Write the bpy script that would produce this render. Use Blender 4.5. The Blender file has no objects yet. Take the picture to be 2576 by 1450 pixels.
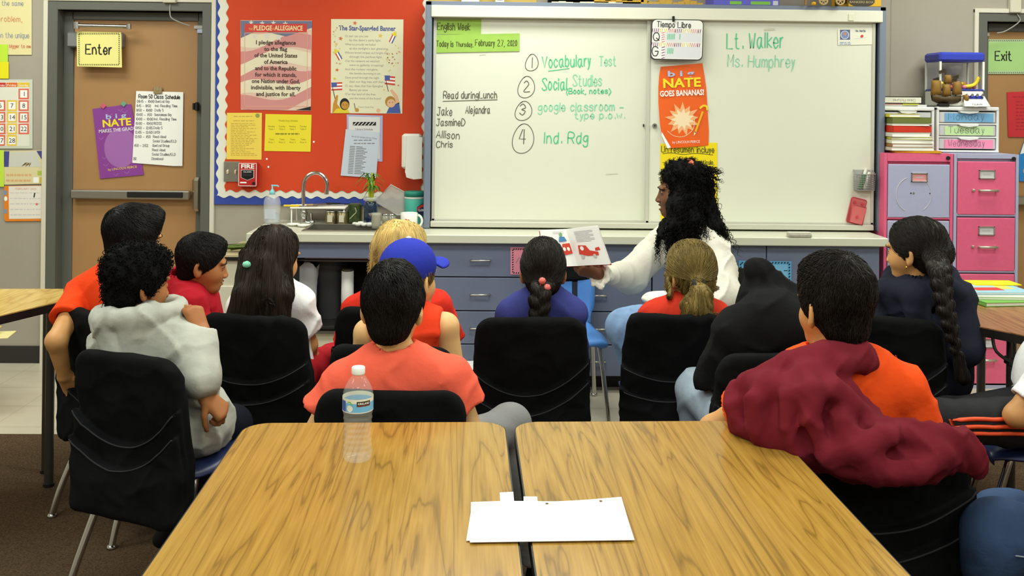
import bpy, math, random
import numpy as np
from mathutils import Vector, Matrix

SC = bpy.context.scene
COL = SC.collection

# ------------------------------------------------------------------ camera
F, PX, PY = 2390.0, 1288.0, 260.0
ROLL, YAW, CH = 0.011, 0.0205, 1.54
_fw = Vector((math.sin(YAW), math.cos(YAW), 0))
_rt = Vector((math.cos(YAW), -math.sin(YAW), 0))
_up = Vector((0, 0, 1))
cam_data = bpy.data.cameras.new('camera')
cam = bpy.data.objects.new('camera', cam_data)
COL.objects.link(cam)
cam_data.sensor_width = 36.0
cam_data.lens = 36.0 * F / 2576.0
cam_data.shift_y = -(725.0 - PY) / 2576.0
cam_data.clip_start = 0.05
_xc = _rt * math.cos(ROLL) + _up * math.sin(ROLL)
_yc = -_rt * math.sin(ROLL) + _up * math.cos(ROLL)
_M = Matrix.Identity(4)
for _i in range(3):
    _M[_i][0], _M[_i][1], _M[_i][2] = _xc[_i], _yc[_i], -_fw[_i]
_M[2][3] = CH
cam.matrix_world = _M
SC.camera = cam

# ------------------------------------------------------------------ light, world, exposure
SC.view_settings.view_transform = 'Standard'
SC.view_settings.look = 'None'
SC.view_settings.exposure = 0.0
SC.view_settings.gamma = 1.0
SC.view_settings.use_curve_mapping = False
world = bpy.data.worlds.new('world')
SC.world = world
world.use_nodes = True
world.node_tree.nodes['Background'].inputs[0].default_value = (0.9, 0.92, 1.0, 1)
world.node_tree.nodes['Background'].inputs[1].default_value = 0.05
CEIL = 2.85
TROFFERS = [(x, y) for y in (-0.6, 1.4, 3.3, 4.6) for x in (-2.6, 0.1, 2.8)]
LIGHT_W = 27.0
for _x, _y in TROFFERS:
    _l = bpy.data.lights.new('troffer_light', 'AREA')
    _l.shape = 'RECTANGLE'
    _l.size, _l.size_y = 1.15, 0.55
    _l.energy = LIGHT_W * (0.82 if _y > 4 else 1.0)
    _l.color = (0.94, 1.0, 0.92)
    _o = bpy.data.objects.new('troffer_light', _l)
    _o.location = (_x, _y, CEIL - 0.045)
    COL.objects.link(_o)


def at(px, py, Y):
    """the point of the vertical plane y = Y that photo pixel (px, py) looks at"""
    dx, dy = px - PX, py - PY
    c, s = math.cos(ROLL), math.sin(ROLL)
    u, v = dx * c + dy * s, -dx * s + dy * c
    d = _fw + _rt * (u / F) - _up * (v / F)
    return np.array(d * (Y / d.y)) + np.array((0, 0, CH))


def atz(px, py, Z):
    """the point at height Z that photo pixel (px, py) looks at"""
    p = at(px, py, 1.0) - np.array((0, 0, CH))
    return p * ((Z - CH) / p[2]) + np.array((0, 0, CH))

# ------------------------------------------------------------------ materials
def lin(c):
    return tuple((x / 12.92 if x <= 0.04045 else ((x + 0.055) / 1.055) ** 2.4) for x in [v / 255.0 for v in c])


_MATS = {}


def mat(name, col, rough=0.6, metal=0.0, vary=0.0, vscale=40.0, bump=0.0, bscale=250.0, spec=0.5, sheen=0.0,
        trans=0.0, alpha=1.0, ior=1.45, sss=0.0, stretch=(1, 1, 1), coat=0.0, emit=0.0):
    if name in _MATS:
        return _MATS[name]
    m = bpy.data.materials.new(name)
    m.use_nodes = True
    nt = m.node_tree
    b = nt.nodes['Principled BSDF']
    L = lin(col)
    b.inputs['Base Color'].default_value = (*L, 1)
    b.inputs['Roughness'].default_value = rough
    b.inputs['Metallic'].default_value = metal
    b.inputs['Specular IOR Level'].default_value = spec
    b.inputs['IOR'].default_value = ior
    b.inputs['Transmission Weight'].default_value = trans
    b.inputs['Alpha'].default_value = alpha
    b.inputs['Sheen Weight'].default_value = sheen
    b.inputs['Coat Weight'].default_value = coat
    if emit:
        b.inputs['Emission Color'].default_value = (*L, 1)
        b.inputs['Emission Strength'].default_value = emit
    if sss:
        b.inputs['Subsurface Weight'].default_value = sss
        b.inputs['Subsurface Radius'].default_value = (0.012, 0.004, 0.002)
        b.inputs['Subsurface Scale'].default_value = 0.6
    if vary or bump:
        tc = nt.nodes.new('ShaderNodeTexCoord')
        mp = nt.nodes.new('ShaderNodeMapping')
        mp.inputs['Scale'].default_value = stretch
        nt.links.new(tc.outputs['Object'], mp.inputs['Vector'])
    if vary:
        n = nt.nodes.new('ShaderNodeTexNoise')
        n.inputs['Scale'].default_value = vscale
        n.inputs['Detail'].default_value = 4
        nt.links.new(mp.outputs['Vector'], n.inputs['Vector'])
        r = nt.nodes.new('ShaderNodeValToRGB')
        r.color_ramp.elements[0].position = 0.3
        r.color_ramp.elements[1].position = 0.7
        r.color_ramp.elements[0].color = (*[x * (1 - vary) for x in L], 1)
        r.color_ramp.elements[1].color = (*[min(1, x * (1 + vary)) for x in L], 1)
        nt.links.new(n.outputs['Fac'], r.inputs['Fac'])
        nt.links.new(r.outputs['Color'], b.inputs['Base Color'])
    if bump:
        n2 = nt.nodes.new('ShaderNodeTexNoise')
        n2.inputs['Scale'].default_value = bscale
        n2.inputs['Detail'].default_value = 3
        nt.links.new(mp.outputs['Vector'], n2.inputs['Vector'])
        bp = nt.nodes.new('ShaderNodeBump')
        bp.inputs['Strength'].default_value = bump
        bp.inputs['Distance'].default_value = 0.004
        nt.links.new(n2.outputs['Fac'], bp.inputs['Height'])
        nt.links.new(bp.outputs['Normal'], b.inputs['Normal'])
    _MATS[name] = m
    return m


def wood(name, base, dark, light, rough=0.3, sx=14.0, sy=1.1, coat=0.0, rings=8.0):
    """laminate with long grain along local y"""
    if name in _MATS:
        return _MATS[name]
    m = bpy.data.materials.new(name)
    m.use_nodes = True
    nt = m.node_tree
    b = nt.nodes['Principled BSDF']
    tc = nt.nodes.new('ShaderNodeTexCoord')
    mp = nt.nodes.new('ShaderNodeMapping')
    mp.inputs['Scale'].default_value = (sx, sy, 1)
    oi = nt.nodes.new('ShaderNodeObjectInfo')
    off = nt.nodes.new('ShaderNodeVectorMath')
    off.operation = 'ADD'
    nt.links.new(tc.outputs['Object'], off.inputs[0])
    nt.links.new(oi.outputs['Random'], off.inputs[1])
    nt.links.new(off.outputs[0], mp.inputs['Vector'])
    n = nt.nodes.new('ShaderNodeTexNoise')
    n.inputs['Scale'].default_value = 1.0
    n.inputs['Detail'].default_value = 3.5
    n.inputs['Distortion'].default_value = 0.5
    nt.links.new(mp.outputs['Vector'], n.inputs['Vector'])
    mul = nt.nodes.new('ShaderNodeMath')
    mul.operation = 'MULTIPLY'
    mul.inputs[1].default_value = rings
    nt.links.new(n.outputs['Fac'], mul.inputs[0])
    fr = nt.nodes.new('ShaderNodeMath')
    fr.operation = 'PINGPONG'
    fr.inputs[1].default_value = 0.5
    nt.links.new(mul.outputs[0], fr.inputs[0])
    fine = nt.nodes.new('ShaderNodeTexNoise')
    fine.inputs['Scale'].default_value = 1.0
    fine.inputs['Detail'].default_value = 6
    mp2 = nt.nodes.new('ShaderNodeMapping')
    mp2.inputs['Scale'].default_value = (sx * 16, sy * 9, 1)
    nt.links.new(tc.outputs['Object'], mp2.inputs['Vector'])
    nt.links.new(mp2.outputs['Vector'], fine.inputs['Vector'])
    r = nt.nodes.new('ShaderNodeValToRGB')
    e = r.color_ramp.elements
    e[0].position, e[0].color = 0.0, (*lin(dark), 1)
    e[1].position, e[1].color = 0.5, (*lin(light), 1)
    x = e.new(0.09)
    x.color = (*lin(base), 1)
    nt.links.new(fr.outputs[0], r.inputs['Fac'])
    mx = nt.nodes.new('ShaderNodeMix')
    mx.data_type = 'RGBA'
    mx.blend_type = 'MULTIPLY'
    r2 = nt.nodes.new('ShaderNodeValToRGB')
    r2.color_ramp.elements[0].position = 0.3
    r2.color_ramp.elements[0].color = (0.62, 0.58, 0.5, 1)
    r2.color_ramp.elements[1].position = 0.62
    r2.color_ramp.elements[1].color = (1, 1, 1, 1)
    nt.links.new(fine.outputs['Fac'], r2.inputs['Fac'])
    mx.inputs[0].default_value = 0.6
    nt.links.new(r.outputs['Color'], mx.inputs[6])
    nt.links.new(r2.outputs['Color'], mx.inputs[7])
    nt.links.new(mx.outputs[2], b.inputs['Base Color'])
    b.inputs['Roughness'].default_value = rough
    b.inputs['Coat Weight'].default_value = coat
    _MATS[name] = m
    return m


# ------------------------------------------------------------------ stroke lettering (marker hand)
# points are digit pairs: x 0..6, y 0..9 (baseline 2, x-height 6, capitals 8, descender 0)
GL = {
 'A': "02 28 42,14 34", 'B': "02 08 38 37 35 05,05 35 44 43 32 02", 'C': "47 38 18 06 04 12 32 43", 'D': "02 08 28 46 44 22 02",
 'E': "48 08 02 42,05 35", 'F': "48 08 02,05 35", 'G': "47 38 18 06 04 12 32 44 45 25", 'H': "02 08,42 48,05 45", 'I': "02 08",
 'J': "18 48,38 33 22 12 03", 'K': "02 08,48 05 42", 'L': "08 02 42", 'M': "02 08 24 48 42", 'N': "02 08 42 48",
 'O': "18 06 04 12 32 44 46 38 18", 'P': "02 08 38 47 46 35 05", 'Q': "18 06 04 12 32 44 46 38 18,24 42",
 'R': "02 08 38 47 46 35 05,25 42", 'S': "47 38 18 07 16 34 43 32 12 03", 'T': "08 48,28 22", 'U': "08 03 12 32 43 48",
 'V': "08 22 48", 'W': "08 12 26 32 48", 'X': "08 42,48 02", 'Y': "08 25 48,25 22", 'Z': "08 48 02 42",
 'a': "36 16 04 12 22 35,36 33 42", 'b': "08 02,05 16 26 34 22 12 03", 'c': "35 26 16 04 12 22 33", 'd': "36 16 04 12 22 34,38 32",
 'e': "04 34 26 16 04 12 22 33", 'f': "37 28 17 12,06 26", 'g': "36 16 04 13 23 35,36 31 20 10 01", 'h': "08 02,05 16 26 34 32",
 'i': "06 02,08 07", 'j': "16 11 00,18 17", 'k': "08 02,36 04 32", 'l': "08 02", 'm': "06 02,05 16 25 22,25 36 45 42",
 'n': "06 02,05 16 26 34 32", 'o': "16 04 12 22 34 26 16", 'p': "06 00,05 16 26 34 22 12 03", 'q': "36 16 04 12 22 34,36 30",
 'r': "06 02,04 16 26", 's': "35 26 16 05 24 33 22 12 03", 't': "18 13 22 32,06 26", 'u': "06 03 12 22 34,36 32",
 'v': "06 12 26", 'w': "06 12 25 32 46", 'x': "06 32,36 02", 'y': "06 12,26 12 00", 'z': "06 36 02 32",
 '0': "18 06 04 12 22 34 36 28 18", '1': "18 12", '2': "07 18 28 36 02 42", '3': "07 18 28 36 15 34 22 12 03", '4': "28 04 44,38 32",
 '5': "38 08 05 25 34 22 02", '6': "28 05 03 12 22 33 24 04", '7': "08 38 12", '8': "25 06 18 28 36 14 03 12 22 33 25",
 '9': "36 27 17 05 14 25 37 32", '.': "12 13", ',': "12 01", '-': "04 34", '!': "08 04,02 03", ':': "03 04,05 06",
 '(': "28 15 13 20", ')': "08 25 23 00", "'": "08 06", '/': "01 38", '"': "08 06,18 16", '|': "08 02",
}


def smooth_line(pts, n=4):
    if len(pts) < 3:
        return pts
    out = []
    P = [np.array(p, float) for p in pts]
    for i in range(len(P) - 1):
        p0 = P[max(i - 1, 0)]
        p1, p2 = P[i], P[i + 1]
        p3 = P[min(i + 2, len(P) - 1)]
        for k in range(n):
            t = k / n
            out.append(0.5 * ((2 * p1) + (p2 - p0) * t + (2 * p0 - 5 * p1 + 4 * p2 - p3) * t * t + (3 * p1 - p0 - 3 * p2 + p3) * t ** 3))
    out.append(P[-1])
    return out


SHARP = set('AEFHIKLMNTVWXYZ147lvwxz-ki')


def hand_strokes(text, size, slant=0.0, track=1.0, jitter=0.0, seed=1):
    """list of polylines in metres, capitals `size` tall, starting at x = 0 on the baseline"""
    rnd = random.Random(seed)
    u = size / 6.0
    x = 0.0
    out = []
    for ch in text:
        if ch == ' ':
            x += 3.0 * u * track
            continue
        g = GL.get(ch)
        if g is None:
            x += 2 * u
            continue
        w = 0
        jx, jy = rnd.uniform(-jitter, jitter), rnd.uniform(-jitter, jitter)
        for st in g.split(','):
            pts = []
            for q in st.split():
                a, b = int(q[0]), int(q[1]) - 2
                w = max(w, a)
                pts.append((x + (a + jx) * u + b * u * slant, (b + jy) * u))
            out.append(pts if ch in SHARP else smooth_line(pts))
        x += (w + 1.5) * u * track
    return out, x


# ------------------------------------------------------------------ mesh builder
def rotz(a):
    return np.array(((math.cos(a), -math.sin(a), 0), (math.sin(a), math.cos(a), 0), (0, 0, 1)))


def rotx(a):
    return np.array(((1, 0, 0), (0, math.cos(a), -math.sin(a)), (0, math.sin(a), math.cos(a))))


def roty(a):
    return np.array(((math.cos(a), 0, math.sin(a)), (0, 1, 0), (-math.sin(a), 0, math.cos(a))))


class MB:
    def __init__(self):
        self.v, self.f, self.mi, self.sm, self.mats, self.n = [], [], [], [], [], 0

    def _m(self, m):
        if m not in self.mats:
            self.mats.append(m)
        return self.mats.index(m)

    def add(self, V, Fc, m, smooth=False):
        V = np.asarray(V, float)
        k = self._m(m)
        self.v.append(V)
        for f in Fc:
            self.f.append([int(i) + self.n for i in f])
        self.mi += [k] * len(Fc)
        self.sm += [smooth] * len(Fc)
        self.n += len(V)
        return self

    def box(self, c, s, m, R=None, bev=0.0):
        c = np.asarray(c, float)
        h = np.asarray(s, float) / 2
        bev = min(bev, min(h) * 0.95)
        if bev <= 0:
            V = np.array([(x, y, z) for x in (-1, 1) for y in (-1, 1) for z in (-1, 1)]) * h
            Fc = [(0, 1, 3, 2), (4, 6, 7, 5), (0, 4, 5, 1), (2, 3, 7, 6), (0, 2, 6, 4), (1, 5, 7, 3)]
        else:
            V, Fc = [], []
            idx = {}
            for sx in (-1, 1):
                for sy in (-1, 1):
                    for sz in (-1, 1):
                        for ax in range(3):
                            p = np.array((sx, sy, sz)) * (h - bev)
                            p[ax] += (sx, sy, sz)[ax] * bev
                            idx[(sx, sy, sz, ax)] = len(V)
                            V.append(p)
            def quad(l):
                P = [V[i] for i in l]
                nrm = np.cross(P[1] - P[0], P[2] - P[0])
                cen = sum(P) / len(P)
                Fc.append(l if nrm @ cen > 0 else l[::-1])
            for ax in range(3):
                o = [i for i in range(3) if i != ax]
                for sg in (-1, 1):
                    l = []
                    for a, b in ((-1, -1), (1, -1), (1, 1), (-1, 1)):
                        k = [0, 0, 0]
                        k[ax], k[o[0]], k[o[1]] = sg, a, b
                        l.append(idx[(*k, ax)])
                    quad(l)
                for a in (-1, 1):
                    for b in (-1, 1):
                        k0, k1 = [0, 0, 0], [0, 0, 0]
                        k0[ax], k1[ax] = -1, 1
                        for k in (k0, k1):
                            k[o[0]], k[o[1]] = a, b
                        quad([idx[(*k0, o[0])], idx[(*k1, o[0])], idx[(*k1, o[1])], idx[(*k0, o[1])]])
            for sx in (-1, 1):
                for sy in (-1, 1):
                    for sz in (-1, 1):
                        quad([idx[(sx, sy, sz, a)] for a in range(3)])
            V = np.array(V)
        if R is not None:
            V = V @ np.asarray(R).T
        return self.add(V + c, Fc, m)

    def tube(self, pts, r, m, n=8, caps=True, closed=False, smooth=True, flat=None):
        P = [np.asarray(p, float) for p in pts]
        k = len(P)
        rr = [r] * k if np.isscalar(r) else list(r)
        V, Fc = [], []
        up = None
        for i in range(k):
            if closed:
                t = P[(i + 1) % k] - P[i - 1]
            else:
                t = P[min(i + 1, k - 1)] - P[max(i - 1, 0)]
            t = t / (np.linalg.norm(t) + 1e-12)
            if up is None:
                up = np.array((0, 0, 1.0)) if abs(t[2]) < 0.9 else np.array((1.0, 0, 0))
            up = up - t * (up @ t)
            up /= np.linalg.norm(up) + 1e-12
            sd = np.cross(t, up)
            for j in range(n):
                a = 2 * math.pi * j / n
                V.append(P[i] + rr[i] * (math.cos(a) * sd + math.sin(a) * up * (flat or 1.0)))
        for i in range(k if closed else k - 1):
            for j in range(n):
                a, b = i * n + j, i * n + (j + 1) % n
                c, d = ((i + 1) % k) * n + (j + 1) % n, ((i + 1) % k) * n + j
                Fc.append((a, b, c, d))
        self.add(V, Fc, m, smooth)
        if caps and not closed:
            self.add(V[:n], [tuple(range(n))[::-1]], m)
            self.add(V[-n:], [tuple(range(n))], m)
        return self

    def cyl(self, a, b, r0, m, r1=None, n=16, smooth=True):
        return self.tube([a, b], [r0, r0 if r1 is None else r1], m, n, True, False, smooth)

    def lathe(self, prof, m, c=(0, 0, 0), n=24, smooth=True, caps=False, R=None):
        V, Fc = [], []
        for r, z in prof:
            for j in range(n):
                a = 2 * math.pi * j / n
                V.append((r * math.cos(a), r * math.sin(a), z))
        k = len(prof)
        for i in range(k - 1):
            for j in range(n):
                Fc.append((i * n + j, i * n + (j + 1) % n, (i + 1) * n + (j + 1) % n, (i + 1) * n + j))
        V = np.array(V)
        if R is not None:
            V = V @ np.asarray(R).T
        self.add(V + np.asarray(c, float), Fc, m, smooth)
        if caps:
            V = V + np.asarray(c, float)
            self.add(V[:n], [tuple(range(n))[::-1]], m)
            self.add(V[-n:], [tuple(range(n))], m)
        return self

    def poly(self, pts, m, y=0.0, depth=0.0):
        """polygon in the local x-z plane facing -y; depth extrudes it to +y"""
        V = [(x, y, z) for x, z in pts]
        area = sum(pts[i][0] * pts[(i + 1) % len(pts)][1] - pts[(i + 1) % len(pts)][0] * pts[i][1] for i in range(len(pts)))
        k = len(pts)
        idx = list(range(k)) if area > 0 else list(range(k))[::-1]
        if depth == 0:
            return self.add(V, [idx], m)
        V += [(x, y + depth, z) for x, z in pts]
        Fc = [idx, [i + k for i in idx[::-1]]]
        for i in range(k):
            a, b = idx[i], idx[(i + 1) % k]
            Fc.append([b, a, a + k, b + k])
        return self.add(V, Fc, m)

    def slab(self, pts, z0, z1, m):
        """horizontal polygon extruded in z"""
        k = len(pts)
        area = sum(pts[i][0] * pts[(i + 1) % k][1] - pts[(i + 1) % k][0] * pts[i][1] for i in range(k))
        if area < 0:
            pts = pts[::-1]
        V = [(x, y, z0) for x, y in pts] + [(x, y, z1) for x, y in pts]
        Fc = [list(range(k))[::-1], list(range(k, 2 * k))]
        for i in range(k):
            j = (i + 1) % k
            Fc.append([i, j, j + k, i + k])
        return self.add(V, Fc, m)

    def rect(self, x0, z0, x1, z1, m, y=0.0, depth=0.0):
        return self.poly([(x0, z0), (x1, z0), (x1, z1), (x0, z1)], m, y, depth)

    def disc(self, x, z, r, m, y=0.0, n=20, rz=None):
        rz = rz or r
        return self.poly([(x + r * math.cos(2 * math.pi * i / n), z + rz * math.sin(2 * math.pi * i / n)) for i in range(n)], m, y)

    def star(self, x, z, r, m, y=0.0, k=5, inner=0.42, rot=0.0):
        return self.poly([(x + (r if i % 2 == 0 else r * inner) * math.sin(rot + math.pi * i / k),
                           z + (r if i % 2 == 0 else r * inner) * math.cos(rot + math.pi * i / k)) for i in range(2 * k)], m, y)

    def line(self, pts, w, m, y=0.0):
        """flat ribbon in the x-z plane"""
        P = [np.array(p, float) for p in pts]
        if len(P) < 2:
            return self
        V, Fc = [], []
        for i in range(len(P)):
            t = P[min(i + 1, len(P) - 1)] - P[max(i - 1, 0)]
            L = np.linalg.norm(t) + 1e-9
            nn = np.array((-t[1], t[0])) / L * w / 2
            ext = (t / L) * w * 0.3
            p = P[i] - ext if i == 0 else (P[i] + ext if i == len(P) - 1 else P[i])
            V += [(p[0] + nn[0], y, p[1] + nn[1]), (p[0] - nn[0], y, p[1] - nn[1])]
        for i in range(len(P) - 1):
            Fc.append((2 * i, 2 * i + 1, 2 * i + 3, 2 * i + 2))
        return self.add(V, Fc, m)

    def hand(self, s, x, z, size, w, m, y=-0.0006, slant=0.0, width=None, rot=0.0, jitter=0.0, seed=1, track=1.0):
        st, tw = hand_strokes(s, size, slant, track, jitter, seed)
        k = (width / tw) if width else 1.0
        c, sn = math.cos(rot), math.sin(rot)
        for i, pl in enumerate(st):
            y -= 0.00003
            self.line([(x + (p[0] * k) * c - p[1] * sn, z + p[0] * k * sn + p[1] * c) for p in pl], w, m, y)
        return self

    def text(self, s, x, z, size, m, y=-0.0006, width=None, align='LEFT', rot=0.0, bold=0.0, shear=0.0, res=2):
        V, Fc, w = font_mesh(s, bold, shear, res)
        V = V.copy() * size
        w *= size
        if width and w > 0:
            V[:, 0] *= width / w
            w = width
        if align == 'CENTER':
            V[:, 0] -= w / 2
        c, sn = math.cos(rot), math.sin(rot)
        X = V[:, 0] * c - V[:, 1] * sn + x
        Z = V[:, 0] * sn + V[:, 1] * c + z
        return self.add(np.stack([X, np.full_like(X, y), Z], 1), Fc, m)

    def xf(self, R=None, t=None):
        for i in range(len(self.v)):
            if R is not None:
                self.v[i] = self.v[i] @ np.asarray(R).T
            if t is not None:
                self.v[i] = self.v[i] + np.asarray(t)
        return self

    def build(self, name, parent=None, loc=None, rz=0.0, weld=False):
        me = bpy.data.meshes.new(name)
        V = np.concatenate(self.v) if self.v else np.zeros((0, 3))
        me.from_pydata(V.tolist(), [], self.f)
        for m in self.mats:
            me.materials.append(m)
        me.polygons.foreach_set('material_index', self.mi)
        me.polygons.foreach_set('use_smooth', self.sm)
        me.update()
        o = bpy.data.objects.new(name, me)
        COL.objects.link(o)
        if parent is not None:
            o.parent = parent
        if loc is not None:
            o.location = tuple(loc)
        if rz:
            o.rotation_euler = (0, 0, rz)
        return o


_FM = {}


def font_mesh(s, bold, shear, res):
    key = (s, bold, shear, res)
    if key not in _FM:
        cu = bpy.data.curves.new('t', 'FONT')
        cu.body = s
        cu.offset = bold
        cu.shear = shear
        cu.resolution_u = res
        o = bpy.data.objects.new('t', cu)
        COL.objects.link(o)
        me = bpy.data.meshes.new_from_object(o)
        V = np.array([v.co[:] for v in me.vertices]).reshape(-1, 3)
        Fc = [tuple(p.vertices) for p in me.polygons]
        if len(V) and len(Fc):
            p = me.polygons[0]
            if p.normal.z < 0:
                Fc = [f[::-1] for f in Fc]
        w = (V[:, 0].max()) if len(V) else 0
        bpy.data.objects.remove(o)
        bpy.data.meshes.remove(me)
        bpy.data.curves.remove(cu)
        _FM[key] = (V, Fc, w)
    return _FM[key]


def tag(o, label, cat, group=None):
    o['label'] = label
    o['category'] = cat
    if group:
        o['group'] = group
    return o


def empty(name, label, cat, loc=(0, 0, 0), rz=0.0, group=None):
    o = bpy.data.objects.new(name, None)
    o.empty_display_size = 0.05
    COL.objects.link(o)
    o.location = tuple(loc)
    o.rotation_euler = (0, 0, rz)
    return tag(o, label, cat, group)


def struct(o):
    o['kind'] = 'structure'
    return o


def plab(o, label):
    o['label'] = label
    return o


class Flat:
    """a flat thing on a vertical plane y = Y: local metres from photo pixels"""
    def __init__(self, px, py, Y):
        self.o = at(px, py, Y)
        self.Y = Y

    def __call__(self, px, py):
        p = at(px, py, self.Y) - self.o
        return (p[0], p[2])

    def s(self, n):
        return n * self.Y / F

    def pl(self, pts):
        return [self(*p) for p in pts]

# ------------------------------------------------------------------ common materials
WHITE = mat('white_paint', (236, 234, 224), 0.5)
PAPER = mat('white_paper', (244, 243, 238), 0.8)
INK = mat('black_ink', (28, 28, 30), 0.7)
GREYINK = mat('grey_ink', (120, 122, 124), 0.7)
CHROME = mat('chrome', (200, 200, 198), 0.18, 1.0)
STEEL = mat('brushed_steel', (176, 174, 166), 0.35, 1.0)
BLACKP = mat('black_plastic', (22, 22, 24), 0.45)

# ------------------------------------------------------------------ room shell
WY = 5.577
XL, XR, YB = -4.3, 4.6, -2.6
wall_m = mat('wall_vinyl', (165, 157, 143), 0.75, vary=0.03, vscale=3, bump=0.12, bscale=160)
trim_m = mat('door_trim', (214, 208, 190), 0.5)
grey_m = mat('grey_frame_paint', (94, 95, 88), 0.45)
door_m = mat('door_leaf', (170, 128, 82), 0.45, vary=0.05, vscale=2.5)
base_m = mat('black_cove_base', (44, 42, 40), 0.5)


def wx(px, py=450):
    return at(px, py, WY)[0]


def wz(px, py):
    return at(px, py, WY)[2]


D1 = (wx(140), wx(508), 2.055)          # clear openings of the two doors
D2 = (wx(2476), wx(2476) + 0.95, 2.055)
b = MB()
for x0, x1, z0, z1 in ((XL, D1[0], 0, CEIL), (D1[0], D1[1], D1[2], CEIL), (D1[1], D2[0], 0, CEIL), (D2[0], D2[1], D2[2], CEIL), (D2[1], XR, 0, CEIL)):
    b.box(((x0 + x1) / 2, WY + 0.08, (z0 + z1) / 2), (x1 - x0, 0.16, z1 - z0), wall_m)
struct(b.build('wall_back'))
b = MB()
for px in (2237, -190):
    b.box((wx(px), WY - 0.0006, CEIL / 2), (0.006, 0.001, CEIL - 0.2), mat('wall_seam', (150, 142, 128), 0.8))
b.build('trim_1')['kind'] = 'structure'
side_m = mat('side_wall', (196, 188, 172), 0.8)
struct(MB().box((XL - 0.06, (WY + YB) / 2, CEIL / 2), (0.12, WY - YB + 0.3, CEIL), side_m).build('wall_left'))
struct(MB().box((XR + 0.06, (WY + YB) / 2, CEIL / 2), (0.12, WY - YB + 0.3, CEIL), side_m).build('wall_right'))
struct(MB().box((0.15, YB - 0.06, CEIL / 2), (XR - XL + 0.2, 0.12, CEIL), side_m).build('wall_rear'))
struct(MB().box((0.15, (WY + YB) / 2, CEIL + 0.06), (XR - XL + 0.4, WY - YB + 0.6, 0.12), mat('ceiling_tile', (225, 222, 212), 0.9, bump=0.2, bscale=60)).build('ceiling'))
LINO_Y = 4.39
lino = mat('floor_vinyl', (197, 188, 168), 0.32, vary=0.04, vscale=9)
b = MB()
b.box((0.15, (LINO_Y + WY + 0.2) / 2, -0.05), (XR - XL + 0.3, WY + 0.2 - LINO_Y, 0.1), lino)
for i in range(30):
    x = XL + 0.15 + i * 0.305
    b.add([(x - 0.001, LINO_Y, 0.0003), (x + 0.001, LINO_Y, 0.0003), (x + 0.001, WY, 0.0003), (x - 0.001, WY, 0.0003)], [(0, 1, 2, 3)], mat('tile_joint', (160, 150, 130), 0.6))
for i in range(4):
    y = LINO_Y + 0.1 + i * 0.305
    b.add([(XL, y - 0.001, 0.0003), (XR, y - 0.001, 0.0003), (XR, y + 0.001, 0.0003), (XL, y + 0.001, 0.0003)], [(0, 1, 2, 3)], mat('tile_joint', (160, 150, 130), 0.6))
struct(b.build('floor'))
carpet = mat('carpet', (84, 67, 50), 0.95, vary=0.45, vscale=190, bump=0.6, bscale=420, spec=0.1)
struct(MB().box((0.15, (LINO_Y + YB) / 2, -0.048), (XR - XL + 0.3, LINO_Y - YB, 0.1), carpet).build('floor_carpet'))
b = MB()
for x0, x1 in ((XL, wx(118)), (wx(522), -1.44)):
    b.box(((x0 + x1) / 2, WY - 0.005, 0.05), (x1 - x0, 0.01, 0.1), base_m, bev=0.002)
struct(b.build('baseboard_back'))
for _x, _y in TROFFERS:
    t = empty('ceiling_light', 'recessed fluorescent ceiling light panel above the classroom', 'ceiling light', (_x, _y, CEIL), 0, 'ceiling light panels')
    b = MB()
    for sx in (-1, 1):
        b.box((sx * 0.595, 0, -0.015), (0.03, 0.62, 0.03), WHITE)
        b.box((0, sx * 0.295, -0.015), (1.16, 0.03, 0.03), WHITE)
    b.build('frame', t)
    MB().box((0, 0, -0.008), (1.15, 0.55, 0.01), mat('light_diffuser', (248, 255, 240), 0.5, emit=2.0)).build('diffuser', t)

# ------------------------------------------------------------------ doors
def make_door(n, x0, x1, z1, hinge_left):
    d = bpy.data.objects.new('door_%d' % n, None)
    COL.objects.link(d)
    d.location = ((x0 + x1) / 2, WY, 0)
    struct(d)
    w = x1 - x0
    fr = MB()
    for s in (-1, 1):
        fr.box((s * (w / 2 + 0.022), 0.063, z1 / 2 + 0.025), (0.055, 0.15, z1 + 0.05), grey_m, bev=0.004)
        fr.box((s * (w / 2 - 0.03), 0.11, z1 / 2), (0.06, 0.06, z1), grey_m, bev=0.003)
    fr.box((0, 0.063, z1 + 0.025), (w + 0.1, 0.148, 0.05), grey_m, bev=0.004)
    fr.box((0, 0.11, z1 - 0.025), (w - 0.1, 0.06, 0.05), grey_m, bev=0.003)
    fr.build('door_frame', d)
    tr = MB()
    for s in (-1, 1):
        tr.box((s * (w / 2 + 0.062), -0.002, z1 / 2 + 0.03), (0.026, 0.03, z1 + 0.09), trim_m, bev=0.003)
    tr.box((0, -0.002, z1 + 0.064), (w + 0.15, 0.031, 0.026), trim_m, bev=0.003)
    tr.build('door_casing', d)
    MB().box((0, 0.115, z1 / 2 - 0.01), (w - 0.012, 0.045, z1 - 0.025), door_m, bev=0.003).build('door_leaf', d)
    return d


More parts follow.
